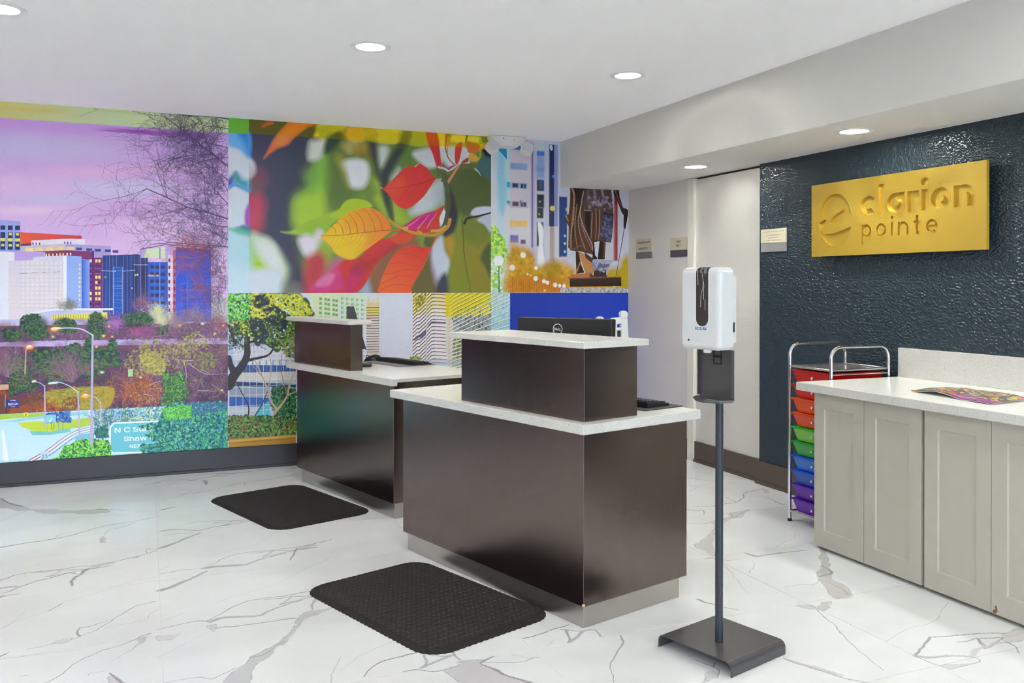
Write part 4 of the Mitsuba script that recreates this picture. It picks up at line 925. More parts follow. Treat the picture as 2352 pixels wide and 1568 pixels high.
# dark limb
soft([1.505, 2.358, 1.571, 2.343, 1.59, 2.177, 1.609, 2.066, 1.571, 2.083, 1.533, 2.211], '#3e4038', .05)
soft([1.6, 2.066, 1.619, 2.15, 1.753, 2.355, 1.83, 2.417, 1.801, 2.321, 1.705, 2.155, 1.667, 2.031, 1.696, 1.789, 1.677, 1.77, 1.619, 1.936], '#2c3640', .045)
soft([1.609, 1.991, 1.667, 2.013, 1.706, 1.789, 1.686, 1.76], '#24362c', .02, .9)
# left blurs
soft([0.666, 2.179, 0.7, 2.137, 0.713, 2.084, 0.692, 2.039, 0.658, 2.02, 0.657, 2.161], '#ccd0de', .03)
soft([0.666, 2.02, 0.734, 2.094, 0.777, 2.026, 0.752, 1.971, 0.709, 1.952, 0.666, 1.95], '#94364e', .10, .85)
soft([0.666, 1.985, 0.743, 1.997, 0.743, 1.935, 0.666, 1.915], '#6c5c58', .08, .8)
soft([0.658, 1.897, 0.743, 1.909, 0.769, 1.83, 0.735, 1.741, 0.709, 1.669, 0.658, 1.668], '#c0385a', .09)
soft([0.675, 1.774, 0.752, 1.768, 0.752, 1.679, 0.675, 1.677], '#cc5050', .09, .7)
soft([0.658, 1.615, 0.761, 1.626, 0.83, 1.583, 0.917, 1.46, 0.943, 1.371, 0.9, 1.228, 0.659, 1.228], '#c4d4b4', .06)
soft([0.658, 1.597, 0.709, 1.581, 0.735, 1.493, 0.804, 1.396, 0.659, 1.391], '#a6cc28', .05)
soft([0.701, 1.581, 0.795, 1.583, 0.865, 1.504, 0.882, 1.37, 0.778, 1.44], '#d6dede', .07)
soft([0.659, 1.369, 0.865, 1.388, 0.882, 1.228, 0.659, 1.228], '#d0d9e4', .06)
soft([0.899, 1.549, 0.969, 1.568, 1.058, 1.372, 1.112, 1.191, 0.935, 1.192, 0.909, 1.281, 0.952, 1.389], '#3f3c50', .10)
soft([0.935, 1.281, 1.005, 1.281, 1.041, 1.209, 0.917, 1.192], '#8c8878', .08, .8)
# upper left orange leaf and yellow-green leaf
art.blob([0.764, 2.17, 0.795, 2.235, 0.843, 2.329, 0.931, 2.434, 0.949, 2.443, 1.138, 2.443, 1.066, 2.412, 0.976, 2.333, 0.931, 2.28, 0.861, 2.248, 0.812, 2.214], '#dc7038', '#e88040', (1.0, 2.1, 1.3, 2.4), 1, .02)
soft([0.834, 2.274, 0.887, 2.359, 0.998, 2.43, 0.954, 2.345, 0.887, 2.277], '#e89a48', .03, .7)
soft([0.751, 2.39, 0.781, 2.428, 0.825, 2.44, 0.825, 2.418], '#d85048', .02, .9)
soft([1.137, 2.424, 1.328, 2.447, 1.31, 2.4, 1.264, 2.396, 1.2, 2.337, 1.164, 2.335], '#b8c43c', .03)
soft([1.2, 2.328, 1.237, 2.376, 1.31, 2.39, 1.31, 2.335, 1.237, 2.249, 1.191, 2.237], '#33493c', .04)
soft([1.337, 2.438, 1.495, 2.44, 1.495, 2.366, 1.346, 2.365], '#c8a03c', .03, .8)
soft([1.495, 2.431, 1.724, 2.419, 1.743, 2.355, 1.514, 2.349], '#c4cc50', .03, .9)
soft([1.753, 2.44, 1.948, 2.435, 1.959, 2.35, 1.772, 2.347], '#9cae3c', .03, .9)
soft([1.782, 2.432, 1.84, 2.437, 1.801, 2.321, 1.733, 2.316], '#5a5c24', .03, .8)
# lower right: brown-green leaves
soft([2.1, 1.667, 2.171, 1.669, 2.242, 1.768, 2.366, 1.81, 2.439, 1.715, 2.481, 1.677, 2.482, 1.225, 2.131, 1.226, 2.151, 1.38, 2.1, 1.552], '#7f8426', .04)
soft([2.09, 1.658, 2.14, 1.678, 2.181, 1.611, 2.151, 1.476, 2.11, 1.572], '#a88a2c', .05)
soft([2.262, 1.788, 2.407, 1.772, 2.47, 1.676, 2.387, 1.577, 2.263, 1.652], '#5e702c', .05, .8)
soft([2.263, 1.555, 2.429, 1.597, 2.482, 1.382, 2.482, 1.225, 2.356, 1.225], '#8c7a28', .06, .7)
soft([2.397, 1.509, 2.481, 1.618, 2.482, 1.353, 2.429, 1.431], '#4c5a2c', .03)
art.curve([2.242, 1.787, 2.252, 1.671, 2.263, 1.497, 2.305, 1.284, 2.315, 1.225], .016, .004, '#5c5a24', .8)
# dark stem right
soft([2.099, 2.071, 2.17, 2.093, 2.201, 1.94, 2.211, 1.805, 2.171, 1.688, 2.09, 1.658, 2.12, 1.802], '#2c2e3a', .03)
soft([2.139, 2.092, 2.262, 2.175, 2.428, 2.145, 2.48, 2.049, 2.481, 1.892, 2.231, 1.845, 2.18, 1.959], '#4d5c2e', .03)
soft([2.365, 2.22, 2.406, 2.281, 2.48, 2.304, 2.48, 2.108, 2.417, 2.144, 2.355, 2.19], '#3f6668', .03)
soft([2.406, 2.339, 2.48, 2.353, 2.48, 2.285, 2.427, 2.292], '#20283a', .02)
art.curve([2.349, 2.182, 2.375, 2.162, 2.396, 2.133], .016, .006, '#b8bccc', .9)
soft([2.314, 1.838, 2.355, 1.883, 2.481, 1.892, 2.481, 1.824, 2.366, 1.82, 2.324, 1.824], '#c9cde0', .015)
soft([2.366, 1.791, 2.481, 1.834, 2.481, 1.696, 2.428, 1.754], '#b8bcd4', .02)
art.curve([2.262, 1.759, 2.288, 1.798, 2.386, 1.821, 2.481, 1.848], .022, .014, '#2a2622', 1)
soft([2.01, 1.589, 2.08, 1.657, 2.1, 1.552, 2.141, 1.457, 2.1, 1.331, 2.04, 1.255, 2, 1.379, 1.99, 1.493], '#c2cada', .03)
soft([2.04, 1.302, 2.11, 1.379, 2.131, 1.226, 2.04, 1.207], '#3c3e50', .04)
soft([2.059, 1.8, 2.109, 1.879, 2.13, 1.783, 2.08, 1.724], '#ced8dc', .015)
# soft green leaf pair and white blur behind the yellow leaf
art.blob([0.882, 1.66, 0.952, 1.667, 1.058, 1.732, 1.238, 1.811, 1.292, 1.822, 1.311, 1.777, 1.174, 1.681, 1.058, 1.642, 0.934, 1.648], '#9cba34', None, None, 1, .02)
soft([1.013, 1.677, 1.201, 1.737, 1.238, 1.683, 1.165, 1.636, 1.129, 1.617, 1.076, 1.634], '#90b82c', .03)
soft([1.005, 1.605, 1.058, 1.642, 1.111, 1.635, 1.147, 1.681, 1.183, 1.645, 1.148, 1.554, 1.112, 1.481, 1.049, 1.498], '#dcd6e2', .05)
soft([1.147, 1.599, 1.238, 1.592, 1.238, 1.501, 1.202, 1.427, 1.148, 1.463], '#a0b83c', .06, .8)
soft([1.058, 1.462, 1.148, 1.517, 1.202, 1.464, 1.184, 1.327, 1.112, 1.245, 1.05, 1.263], '#b83a40', .07)
soft([1.45, 1.301, 1.535, 1.338, 1.545, 1.227, 1.441, 1.227], '#8fa8bc', .03)
soft([1.516, 1.375, 1.61, 1.488, 1.667, 1.62, 1.803, 1.651, 1.901, 1.587, 1.755, 1.377, 1.611, 1.226, 1.545, 1.227], '#8c5a3c', .05)
# crimson leaf sweeping down
art.blob([1.085, 1.268, 1.148, 1.282, 1.238, 1.382, 1.33, 1.465, 1.441, 1.485, 1.572, 1.617, 1.706, 1.649, 1.783, 1.726, 1.9, 1.805, 2.019, 1.847, 2.099, 1.888, 2.059, 1.791, 2.049, 1.704, 1.901, 1.663, 1.803, 1.604, 1.687, 1.545, 1.563, 1.422, 1.423, 1.227, 1.076, 1.227], '#c62d52', '#c8342c', (.95, 1.3, 1.35, 1.5), 1, .012)
soft([1.783, 1.726, 1.92, 1.806, 2.019, 1.842, 1.999, 1.779, 1.9, 1.729, 1.822, 1.68], '#c01c78', .02)
for a_ in ([1.802, 1.717, 1.861, 1.756, 1.91, 1.796], [1.891, 1.71, 1.94, 1.768, 1.979, 1.817], [1.96, 1.712, 1.999, 1.779, 2.039, 1.829]):
    art.curve(a_, .018, .008, '#dc7ab4', .8, soft=.9)
soft([1.175, 1.354, 1.256, 1.474, 1.33, 1.484, 1.293, 1.41, 1.33, 1.282, 1.202, 1.227, 1.094, 1.254], '#cf3c92', .03, .8)
soft([1.13, 1.282, 1.202, 1.354, 1.266, 1.355, 1.22, 1.282], '#e088b8', .03, .8)
soft([1.376, 1.374, 1.45, 1.43, 1.469, 1.375, 1.404, 1.245, 1.349, 1.236], '#c41c7a', .03, .8)
soft([1.385, 1.411, 1.639, 1.582, 1.783, 1.603, 1.61, 1.488, 1.45, 1.347], '#8c2430', .04, .6)
soft([1.478, 1.504, 1.591, 1.599, 1.706, 1.62, 1.648, 1.544, 1.516, 1.468], '#d0303c', .03, .7)
soft([1.677, 1.657, 1.783, 1.669, 1.861, 1.662, 1.783, 1.594, 1.706, 1.602], '#e0582c', .02, .8)
art.blob([1.62, 1.646, 1.667, 1.666, 1.687, 1.657, 1.648, 1.624], '#74863c', None, None, 1, .012)
soft([1.96, 1.664, 2.02, 1.656, 2, 1.579, 1.94, 1.587], '#4c1c28', .02, .9)
soft([1.803, 1.226, 1.871, 1.425, 1.98, 1.588, 2, 1.474, 2.04, 1.226], '#5c222c', .04, .9)
# orange-red leaf at the bottom
art.blob([1.601, 1.226, 1.597, 1.282, 1.639, 1.395, 1.706, 1.508, 1.774, 1.565, 1.842, 1.578, 1.92, 1.573, 1.99, 1.565, 1.965, 1.512, 1.901, 1.368, 1.847, 1.283, 1.823, 1.217], '#e4622c', '#d83a28', (1.75, 1.22, 1.95, 1.5), 1, .006)
art.curve([2.04, 1.652, 2, 1.579, 1.94, 1.435, 1.872, 1.321, 1.823, 1.226], .012, .004, '#d84a38')
for a_ in ([1.783, 1.547, 1.861, 1.572, 1.94, 1.554, 1.99, 1.541], [1.725, 1.517, 1.803, 1.519, 1.881, 1.496, 1.94, 1.478], [1.677, 1.442, 1.754, 1.452, 1.832, 1.434, 1.921, 1.424], [1.639, 1.367, 1.706, 1.376, 1.784, 1.396, 1.891, 1.399], [1.611, 1.292, 1.706, 1.339, 1.784, 1.353, 1.862, 1.349], [1.601, 1.245, 1.687, 1.283, 1.774, 1.287, 1.833, 1.278]):
    art.curve(a_, .004, .003, '#a8342c', .8)
# red leaf
art.blob([1.598, 2.001, 1.636, 2.008, 1.674, 2.047, 1.712, 2.086, 1.751, 2.126, 1.799, 2.166, 1.838, 2.178, 1.87, 2.174, 1.897, 2.199, 1.937, 2.183, 1.976, 2.156, 2.001, 2.115, 2.031, 2.1, 2.011, 2.063, 1.977, 2.013, 1.937, 1.955, 1.878, 1.9, 1.839, 1.87, 1.79, 1.854, 1.742, 1.871, 1.703, 1.903, 1.665, 1.953, 1.631, 1.989], '#e2402a', '#d22222', (1.65, 1.75, 1.95, 2.0), 1, .004)
soft([1.645, 1.999, 1.703, 2.058, 1.77, 2.08, 1.79, 2.033, 1.722, 1.974, 1.684, 1.972], '#e65a34', .05, .7)
soft([1.839, 2.017, 1.962, 2.06, 1.987, 2.043, 1.913, 1.944, 1.815, 1.898], '#cc2020', .04, .6)
art.curve([1.626, 2, 1.742, 2.008, 1.839, 2.031, 1.937, 2.059, 2.001, 2.089, 2.076, 2.111], .003, .012, '#a81c24', .8)
for a_ in ([1.834, 2.026, 1.79, 1.972, 1.751, 1.924, 1.732, 1.895], [1.902, 2.043, 1.839, 1.984, 1.81, 1.945, 1.79, 1.897], [1.751, 2.008, 1.722, 1.974, 1.703, 1.945], [1.858, 2.093, 1.897, 2.067, 1.927, 2.054], [1.927, 2.135, 1.947, 2.098, 1.977, 2.075]):
    art.curve(a_, .004, .002, '#b42222', .6)
art.curve([1.868, 2.172, 1.88, 2.185, 1.897, 2.199], .006, .003, '#f0d8e0', .9)
art.spot(*[1.607, 2.003], .012, .006, 0, '#d8c8e0', .9, .5)
# top red leaves and buds
art.blob([1.949, 2.431, 1.966, 2.442, 2.026, 2.441, 2.051, 2.4, 2.058, 2.343, 2.071, 2.257, 2.076, 2.19, 2.056, 2.175, 2.031, 2.198, 2.006, 2.273, 1.976, 2.338], '#d03420', '#b41c4a', (0, 2.4, 0, 2.05), 1, .012)
art.blob([2.187, 2.341, 2.218, 2.377, 2.243, 2.374, 2.238, 2.32, 2.218, 2.237, 2.193, 2.206, 2.182, 2.264], '#cc2a2a', '#d03830', (0, 2.1, 0, 2.3), 1, .008)
art.curve([2.106, 2.336, 2.116, 2.298, 2.127, 2.261, 2.157, 2.224, 2.188, 2.201], .012, .010, '#96683c')
art.curve([2.116, 2.438, 2.111, 2.385, 2.106, 2.327], .022, .014, '#c8682c')
art.curve([2.157, 2.44, 2.136, 2.386, 2.124, 2.323, 2.127, 2.28], .016, .008, '#d89a3c')
art.blob([2.274, 2.381, 2.336, 2.385, 2.383, 2.368, 2.388, 2.334, 2.357, 2.308, 2.331, 2.302, 2.29, 2.309], '#d0702c', '#b84a2c', (0, 2.3, 0, 2.15), 1, .01)
art.blob([2.295, 2.28, 2.326, 2.301, 2.362, 2.284, 2.383, 2.261, 2.357, 2.24, 2.316, 2.242], '#d8a838', None, None, 1, .008)
art.blob([2.234, 2.223, 2.264, 2.254, 2.295, 2.265, 2.29, 2.236, 2.249, 2.217], '#a83c3c', None, None, 1, .008)
art.curve([2.386, 2.344, 2.391, 2.295, 2.383, 2.261], .014, .008, '#bca83c'); art.curve([2.284, 2.44, 2.274, 2.4, 2.272, 2.38], .016, .010, '#8c6c2c')
art.curve([2.086, 2.186, 2.127, 2.174, 2.162, 2.19, 2.188, 2.201], .016, .014, '#a83488')
art.curve([2.056, 2.18, 2.097, 2.172, 2.137, 2.155, 2.177, 2.182, 2.208, 2.202, 2.264, 2.21, 2.3, 2.232], .018, .016, '#c4ccbc')
art.curve([2.021, 2.097, 2.061, 2.103, 2.097, 2.124, 2.147, 2.146, 2.188, 2.168, 2.228, 2.199, 2.29, 2.207, 2.357, 2.206], .014, .034, '#5c6a34')
art.curve([2.127, 2.068, 2.157, 2.113, 2.188, 2.158, 2.218, 2.203], .030, .016, '#c8846c')
art.curve([2.092, 2.129, 2.102, 2.081, 2.122, 2.03, 2.127, 1.962, 2.122, 1.905, 2.117, 1.864], .045, .040, '#4f5c34')
art.curve([2.129, 1.976, 2.135, 1.899, 2.12, 1.812, 2.1, 1.744, 2.06, 1.69, 2, 1.665], .040, .030, '#4a4c34')
art.curve([2.145, 1.784, 2.13, 1.735, 2.09, 1.696, 2.02, 1.665, 1.94, 1.664, 1.861, 1.676, 1.783, 1.702, 1.725, 1.729, 1.667, 1.769], .030, .022, '#c08a34')
art.curve([2, 1.694, 2.06, 1.7, 2.11, 1.735], .026, .02, '#cc9a3c')
art.curve([1.783, 1.712, 1.803, 1.707], .02, .03, '#c0a43c'); art.curve([1.891, 1.691, 1.91, 1.677], .02, .03, '#c89c30')
art.curve([2.046, 2.112, 2.061, 2.127], .012, .006, '#4c4a30'); art.curve([2.077, 2.075, 2.084, 2.093], .012, .006, '#4c4a30')
# the yellow leaf
art.blob([1.229, 1.779, 1.292, 1.831, 1.347, 1.897, 1.421, 1.917, 1.506, 1.899, 1.543, 1.863, 1.496, 1.847, 1.403, 1.816, 1.311, 1.767], '#a8c422', '#b4c82a', (1.4, 0, 1.7, 0), 1, .01)
art.blob([1.147, 1.64, 1.174, 1.636, 1.256, 1.72, 1.329, 1.786, 1.403, 1.83, 1.478, 1.85, 1.543, 1.849, 1.61, 1.814, 1.658, 1.76, 1.686, 1.695, 1.639, 1.647, 1.534, 1.57, 1.469, 1.523, 1.404, 1.474, 1.339, 1.477, 1.265, 1.519, 1.229, 1.573], '#e4b81c', '#e8702a', (1.32, 1.52, 1.75, 1.66), 1, .004)
soft([1.193, 1.627, 1.293, 1.657, 1.422, 1.665, 1.497, 1.634, 1.441, 1.541, 1.376, 1.484, 1.275, 1.52, 1.229, 1.573], '#e6c81e', .05, .75)
soft([1.348, 1.759, 1.459, 1.809, 1.534, 1.784, 1.478, 1.708, 1.348, 1.686], '#e8941e', .06, .6)
art.curve([1.147, 1.639, 1.283, 1.643, 1.422, 1.662, 1.563, 1.68, 1.687, 1.693, 1.754, 1.692], .003, .012, '#c4602a', .9)
for a_ in ([1.274, 1.647, 1.265, 1.693, 1.238, 1.71], [1.329, 1.651, 1.315, 1.703, 1.283, 1.739, 1.26, 1.725], [1.38, 1.657, 1.371, 1.714, 1.338, 1.759, 1.315, 1.769], [1.431, 1.665, 1.422, 1.725, 1.384, 1.788, 1.366, 1.801], [1.487, 1.671, 1.473, 1.745, 1.431, 1.808, 1.403, 1.821], [1.563, 1.68, 1.544, 1.756, 1.506, 1.82, 1.468, 1.842], [1.62, 1.686, 1.6, 1.758, 1.562, 1.813, 1.534, 1.839]):
    art.curve(a_, .0045, .0025, '#7c4a20', .75)
for k in range(11):
    q, r_ = np.array([1.265, 1.64]), np.array([1.639, 1.686])
    p0 = q + (r_ - q) * k / 11
    art.curve([*p0, p0[0] - .025, p0[1] - .05, p0[0] - .075, p0[1] - .11 - .02 * math.sin(k)], .004, .002, '#c47a20', .5)
# tinted strips: yellow along the top, cyan down the left
art.poly([0.665, 2.445, 2.501, 2.443, 2.501, 2.343, 0.666, 2.341], '#ffe800', a=.92, mul=1.0)
art.poly([0.665, 2.445, 2.501, 2.443, 2.501, 2.343, 0.666, 2.341], '#e8d800', a=.10)
TZ = 2.337
art.rect(BX0, BZ, SX, TZ, '#c9dcec', '#d4dbe6', (0, 1.3, 0, 2.2))
soft([0.52, 2.338, 0.664, 2.343, 0.665, 2.174, 0.596, 2.223, 0.524, 2.254], '#69b4ee', .03); soft([0.596, 2.336, 0.664, 2.341, 0.665, 2.183, 0.635, 2.261], '#2384dc', .05)
soft([0.52, 2.01, 0.554, 2.047, 0.582, 2.069, 0.571, 2.017, 0.55, 1.959, 0.52, 1.953], '#4a3cb4', .03); soft([0.571, 2.062, 0.596, 2.05, 0.626, 2.024, 0.665, 2.008, 0.665, 1.941, 0.584, 1.973, 0.558, 1.99], '#3a9cb8', .05); soft([0.567, 2.053, 0.592, 2.054, 0.605, 2.023, 0.58, 2.009], '#3c8c74', .03, .8)
art.curve([0.524, 1.955, 0.558, 1.977, 0.597, 1.97, 0.665, 1.937], .03, .03, '#4c9ce4', .8, soft=.9)
soft([0.635, 1.757, 0.644, 1.815, 0.67, 1.847, 0.67, 1.686, 0.64, 1.703], '#a858b4', .02); soft([0.525, 1.673, 0.597, 1.68, 0.627, 1.698, 0.67, 1.677, 0.67, 1.624, 0.597, 1.631, 0.55, 1.656], '#16a46c', .03); soft([0.576, 1.679, 0.627, 1.698, 0.67, 1.682, 0.666, 1.664, 0.597, 1.671], '#1c5c9c', .02, .9)
soft([0.525, 1.638, 0.67, 1.615, 0.67, 1.4, 0.525, 1.399], '#9ed6e4', .08, .9); soft([0.525, 1.403, 0.67, 1.405, 0.671, 1.226, 0.526, 1.226], '#c4dcea', .08, .8)
art.rect(BX0, TZ, SX, ZC + .01, '#6cb634')

# ---- street print with the bronze figure
DX0, DXM = 2.481, 2.643
art = street = Print(DX0, 1.2, XR, ZC, 0.02, GAIN)
art.rect(DX0, BZ, XR, ZC + .01, '#cfd2e2')
art.rect(DX0, BZ, DXM, ZC + .01, '#c4dce8')
soft([2.48, 2.348, 2.525, 2.351, 2.526, 1.726, 2.482, 1.725], '#d4dbe4', .03); soft([2.536, 2.362, 2.604, 2.366, 2.605, 1.896, 2.548, 1.893], '#93cbe2', .04); soft([2.598, 2.376, 2.643, 2.379, 2.644, 2.128, 2.599, 2.125], '#b8dce4', .03)
art.poly([2.536, 2.404, 2.609, 2.408, 2.615, 2.268, 2.593, 2.292, 2.548, 2.337], '#2484b0')
for v_ in (470, 608):
    q = [2.613, 2.074]; art.rect(q[0], q[1] - .021 - (v_ - 470) * .00106, q[0] + .03, q[1] + .021 - (v_ - 470) * .00106, '#2aa0c4')
soft([2.599, 1.895, 2.644, 1.897, 2.645, 1.687, 2.6, 1.686], '#d8dae2', .02)
scatter([2.482, 1.756, 2.526, 1.736, 2.549, 1.664, 2.594, 1.665, 2.605, 1.582, 2.628, 1.519, 2.623, 1.456, 2.483, 1.237], 420, .024, ['#a8d83c', '#88c840', '#c4e460', '#6cb83c', '#d4ec90'], .95, 1.5)
scatter([2.482, 1.465, 2.64, 1.467, 2.64, 1.236, 2.483, 1.237], 200, .022, ['#b8dc50', '#cce4d8', '#e8f0e8', '#8cc848'], .9, 1.5)
art.line([2.549, 1.424], [2.55, 1.226], .010, .012, '#2c7c7c')
art.spot(*[2.549, 1.476], .048, .046, 0, '#eef3f4', 1, .3); art.spot(*[2.64, 1.42], .05, .05, 0, '#f0f2f2', .9, .6)
# blurred tower blocks
art.rect(DXM, 1.9, [2.817, 1.628][0], ZC + .01, '#d2cbd8')
art.rect(DXM, 1.62, [2.817, 1.628][0], 1.9, '#d8d6dc')
for v0, v1, c, e in ((160, 205, '#3c74b4', '#4a80bc'), (305, 352, '#7e9cc8', '#8fa8d0'), (448, 492, '#9ab0d4', '#9ab0d4'), (590, 636, '#b8b4cc', '#b8b4cc'), (730, 778, '#e4bc74', '#e8c47c'), (840, 895, '#5a5cb0', '#8a80b8')):
    q = [2.645, 2.4]; x1 = [2.789, 2.41][0]
    art.poly(sbox(DXM, q[1] - (v1 - 160) * .00106, x1 if v0 < 800 else DXM + .07, q[1] - (v0 - 160) * .00106), c, e, (DXM, 0, x1, 0), 1, .014)
for u, v_, w_, c in ((272, 475, .024, '#40345c'), (325, 478, .010, '#243058'), (348, 478, .010, '#303c68'), (275, 612, .026, '#5a4444'), (325, 614, .010, '#343050'), (348, 614, .012, '#443c50'), (335, 893, .022, '#6c5878'), (315, 600, .008, '#7c6c90')):
    q = [2.686, 2.072]
    art.poly(sbox(q[0] + (u - 272) * .00109 - w_, q[1] - (v_ - 475) * .00106 - .018, q[0] + (u - 272) * .00109 + w_, q[1] - (v_ - 475) * .00106 + .016), c, None, None, 1, .010)
def strip(u0, u1, v0, v1, c, s=.012, a=1.0):
    q = [2.833, 2.052]
    art.poly(sbox(q[0] + (u0 - 400) * .00109, q[1] - (v1 - 500) * .00106, q[0] + (u1 - 400) * .00109, q[1] - (v0 - 500) * .00106), c, None, None, a, s)
strip(385, 425, 150, 1080, '#c4bcd4'); strip(393, 408, 170, 940, '#7c70a8'); strip(425, 530, 130, 1080, '#c8cce0'); strip(432, 500, 190, 420, '#8ea8d8', .03); strip(438, 498, 215, 250, '#3c78c0'); strip(430, 500, 330, 370, '#7c9cd4', .03)
strip(415, 505, 140, 212, '#cdd4da'); strip(437, 495, 430, 515, '#28344e'); strip(437, 495, 540, 640, '#242e42'); strip(437, 490, 640, 720, '#2c3040'); strip(437, 490, 750, 930, '#34363e'); strip(455, 480, 430, 500, '#4a6cb0', .012, .8)
strip(500, 535, 180, 1000, '#c6cade'); strip(535, 580, 160, 780, '#1a2a66'); strip(545, 572, 420, 780, '#232c58', .01); strip(580, 606, 160, 780, '#8898d0'); strip(580, 612, 780, 1070, '#d2d4e0')
strip(540, 580, 780, 1040, '#b4a09c'); strip(612, 690, 490, 550, '#c8cde2'); strip(617, 685, 550, 1010, '#23417c'); strip(500, 540, 780, 1060, '#d0d0dc'); strip(640, 720, 1010, 1080, '#c8c0c8', .03)
soft([2.881, 1.778, 2.91, 1.779, 2.933, 1.716, 2.928, 1.566, 2.94, 1.46, 2.881, 1.459, 2.892, 1.63], '#eceef4', .01)
for u, v_, w_, h_, c in ((540, 190, .016, .024, '#b0dce4'), (560, 410, .015, .015, '#3c96dc'), (450, 605, .011, .011, '#b89a34'), (446, 700, .011, .011, '#b8942c'), (553, 652, .028, .026, '#e8d47c'), (655, 858, .014, .014, '#8cd0dc'), (655, 915, .014, .014, '#9cd4dc'), (655, 978, .014, .014, '#90d0d8'), (668, 655, .012, .018, '#b8c0a0'), (545, 205, .012, .014, '#cfe8e4')):
    q = [2.997, 2.391]
    art.spot(q[0] + (u - 540) * .00109, q[1] - (v_ - 190) * .00106, w_, h_, 0, c, 1, .35)
# autumn trees and fence
art.rect(DXM, BZ, XR, 1.37, '#d89a1e', '#c88a24', (0, 1.24, 0, 1.4))
soft([2.645, 1.593, 2.708, 1.599, 2.834, 1.544, 2.881, 1.438, 3.022, 1.482, 3.117, 1.462, 3.214, 1.409, 3.214, 1.214, 2.64, 1.216], '#c99a1c', .08)
soft([3.509, 1.412, 3.621, 1.435, 3.647, 1.501, 3.717, 1.525, 3.717, 1.213, 3.496, 1.214], '#b8a020', .06)
scatter([2.645, 1.603, 2.719, 1.6, 2.835, 1.522, 2.881, 1.417, 3.022, 1.472, 3.19, 1.398, 3.19, 1.236, 2.646, 1.236], 380, .045, ['#d4a41e', '#c48a1c', '#e0b434', '#a88420', '#8a7c20', '#cc7c1c'], .45, 1.4, .9)
soft([2.94, 1.428, 3.022, 1.493, 3.07, 1.44, 3.046, 1.333, 2.952, 1.332], '#8c7a1c', .05, .8)
soft([2.646, 1.331, 3.07, 1.333, 3.07, 1.215, 2.646, 1.215], '#cc6c1c', .06, .8)
for k in range(20):
    q = [2.663, 1.331]
    art.line((q[0] + k * .019, q[1] - rs.uniform(-.02, .02)), (q[0] + k * .019, BZ), .008, .008, rs.choice(['#9c4414', '#b85a1c', '#8a5a1c']), .6, .9)
for u, v_, r_ in ((325, 1000, .030), (428, 1095, .020), (425, 1175, .025), (492, 1195, .021), (520, 1205, .021), (583, 1222, .024), (620, 1228, .018), (655, 1230, .020), (498, 1265, .013), (240, 1095, .030), (360, 1143, .012), (385, 1148, .011), (1080, 1227, .016), (1110, 1222, .015)):
    q = [2.867, 1.422]
    art.spot(q[0] + (u - 428) * .00109, q[1] - (v_ - 1095) * .00106, r_, r_, 0, '#f6f0e2' if r_ > .013 else '#eed890', .95, .4)
strip(1075, 1112, 515, 1030, '#8c1c38'); strip(1075, 1100, 600, 1030, '#a84c50', .02); strip(1112, 1126, 500, 1000, '#c8c2d0', .006); strip(690, 1075, 490, 1060, '#c9cad6', .03)
# bronze figure on its plinth
BR, BD, BL, BB = '#5a3420', '#261a1a', '#b09a98', '#8a5a34'
P([3.563, 2.09, 3.62, 2.093, 3.627, 2.021, 3.658, 1.934, 3.709, 1.913, 3.707, 1.869, 3.684, 1.846, 3.646, 1.889, 3.614, 1.965, 3.57, 2.041], '#3a2620')
P([3.665, 1.879, 3.707, 1.88, 3.69, 1.791, 3.684, 1.757, 3.665, 1.757], '#241c1e'); art.line([3.674, 1.768], [3.596, 1.368], .008, .006, '#4c4860')
P([3.17, 2.083, 3.545, 2.097, 3.557, 1.974, 3.57, 1.864, 3.564, 1.754, 3.546, 1.638, 3.384, 1.651, 3.397, 1.531, 3.262, 1.561, 3.177, 1.565, 3.151, 1.592, 3.155, 1.764, 3.129, 1.807, 3.123, 1.844, 3.155, 1.862, 3.167, 1.959], BR)
art.poly([3.17, 2.083, 3.31, 2.09, 3.285, 1.92, 3.237, 1.788, 3.262, 1.572, 3.177, 1.565, 3.151, 1.592, 3.165, 1.829], '#6a4228', '#3c2620', (2.9, 0, 3.3, 0))
P([3.206, 2.08, 3.297, 2.084, 3.273, 1.941, 3.213, 1.788, 3.189, 1.636, 3.177, 1.765, 3.195, 1.917], '#2c1e1c'); P([3.31, 2.084, 3.538, 2.095, 3.557, 1.93, 3.568, 1.875, 3.47, 1.883, 3.31, 1.894, 3.285, 1.953], '#57443e')
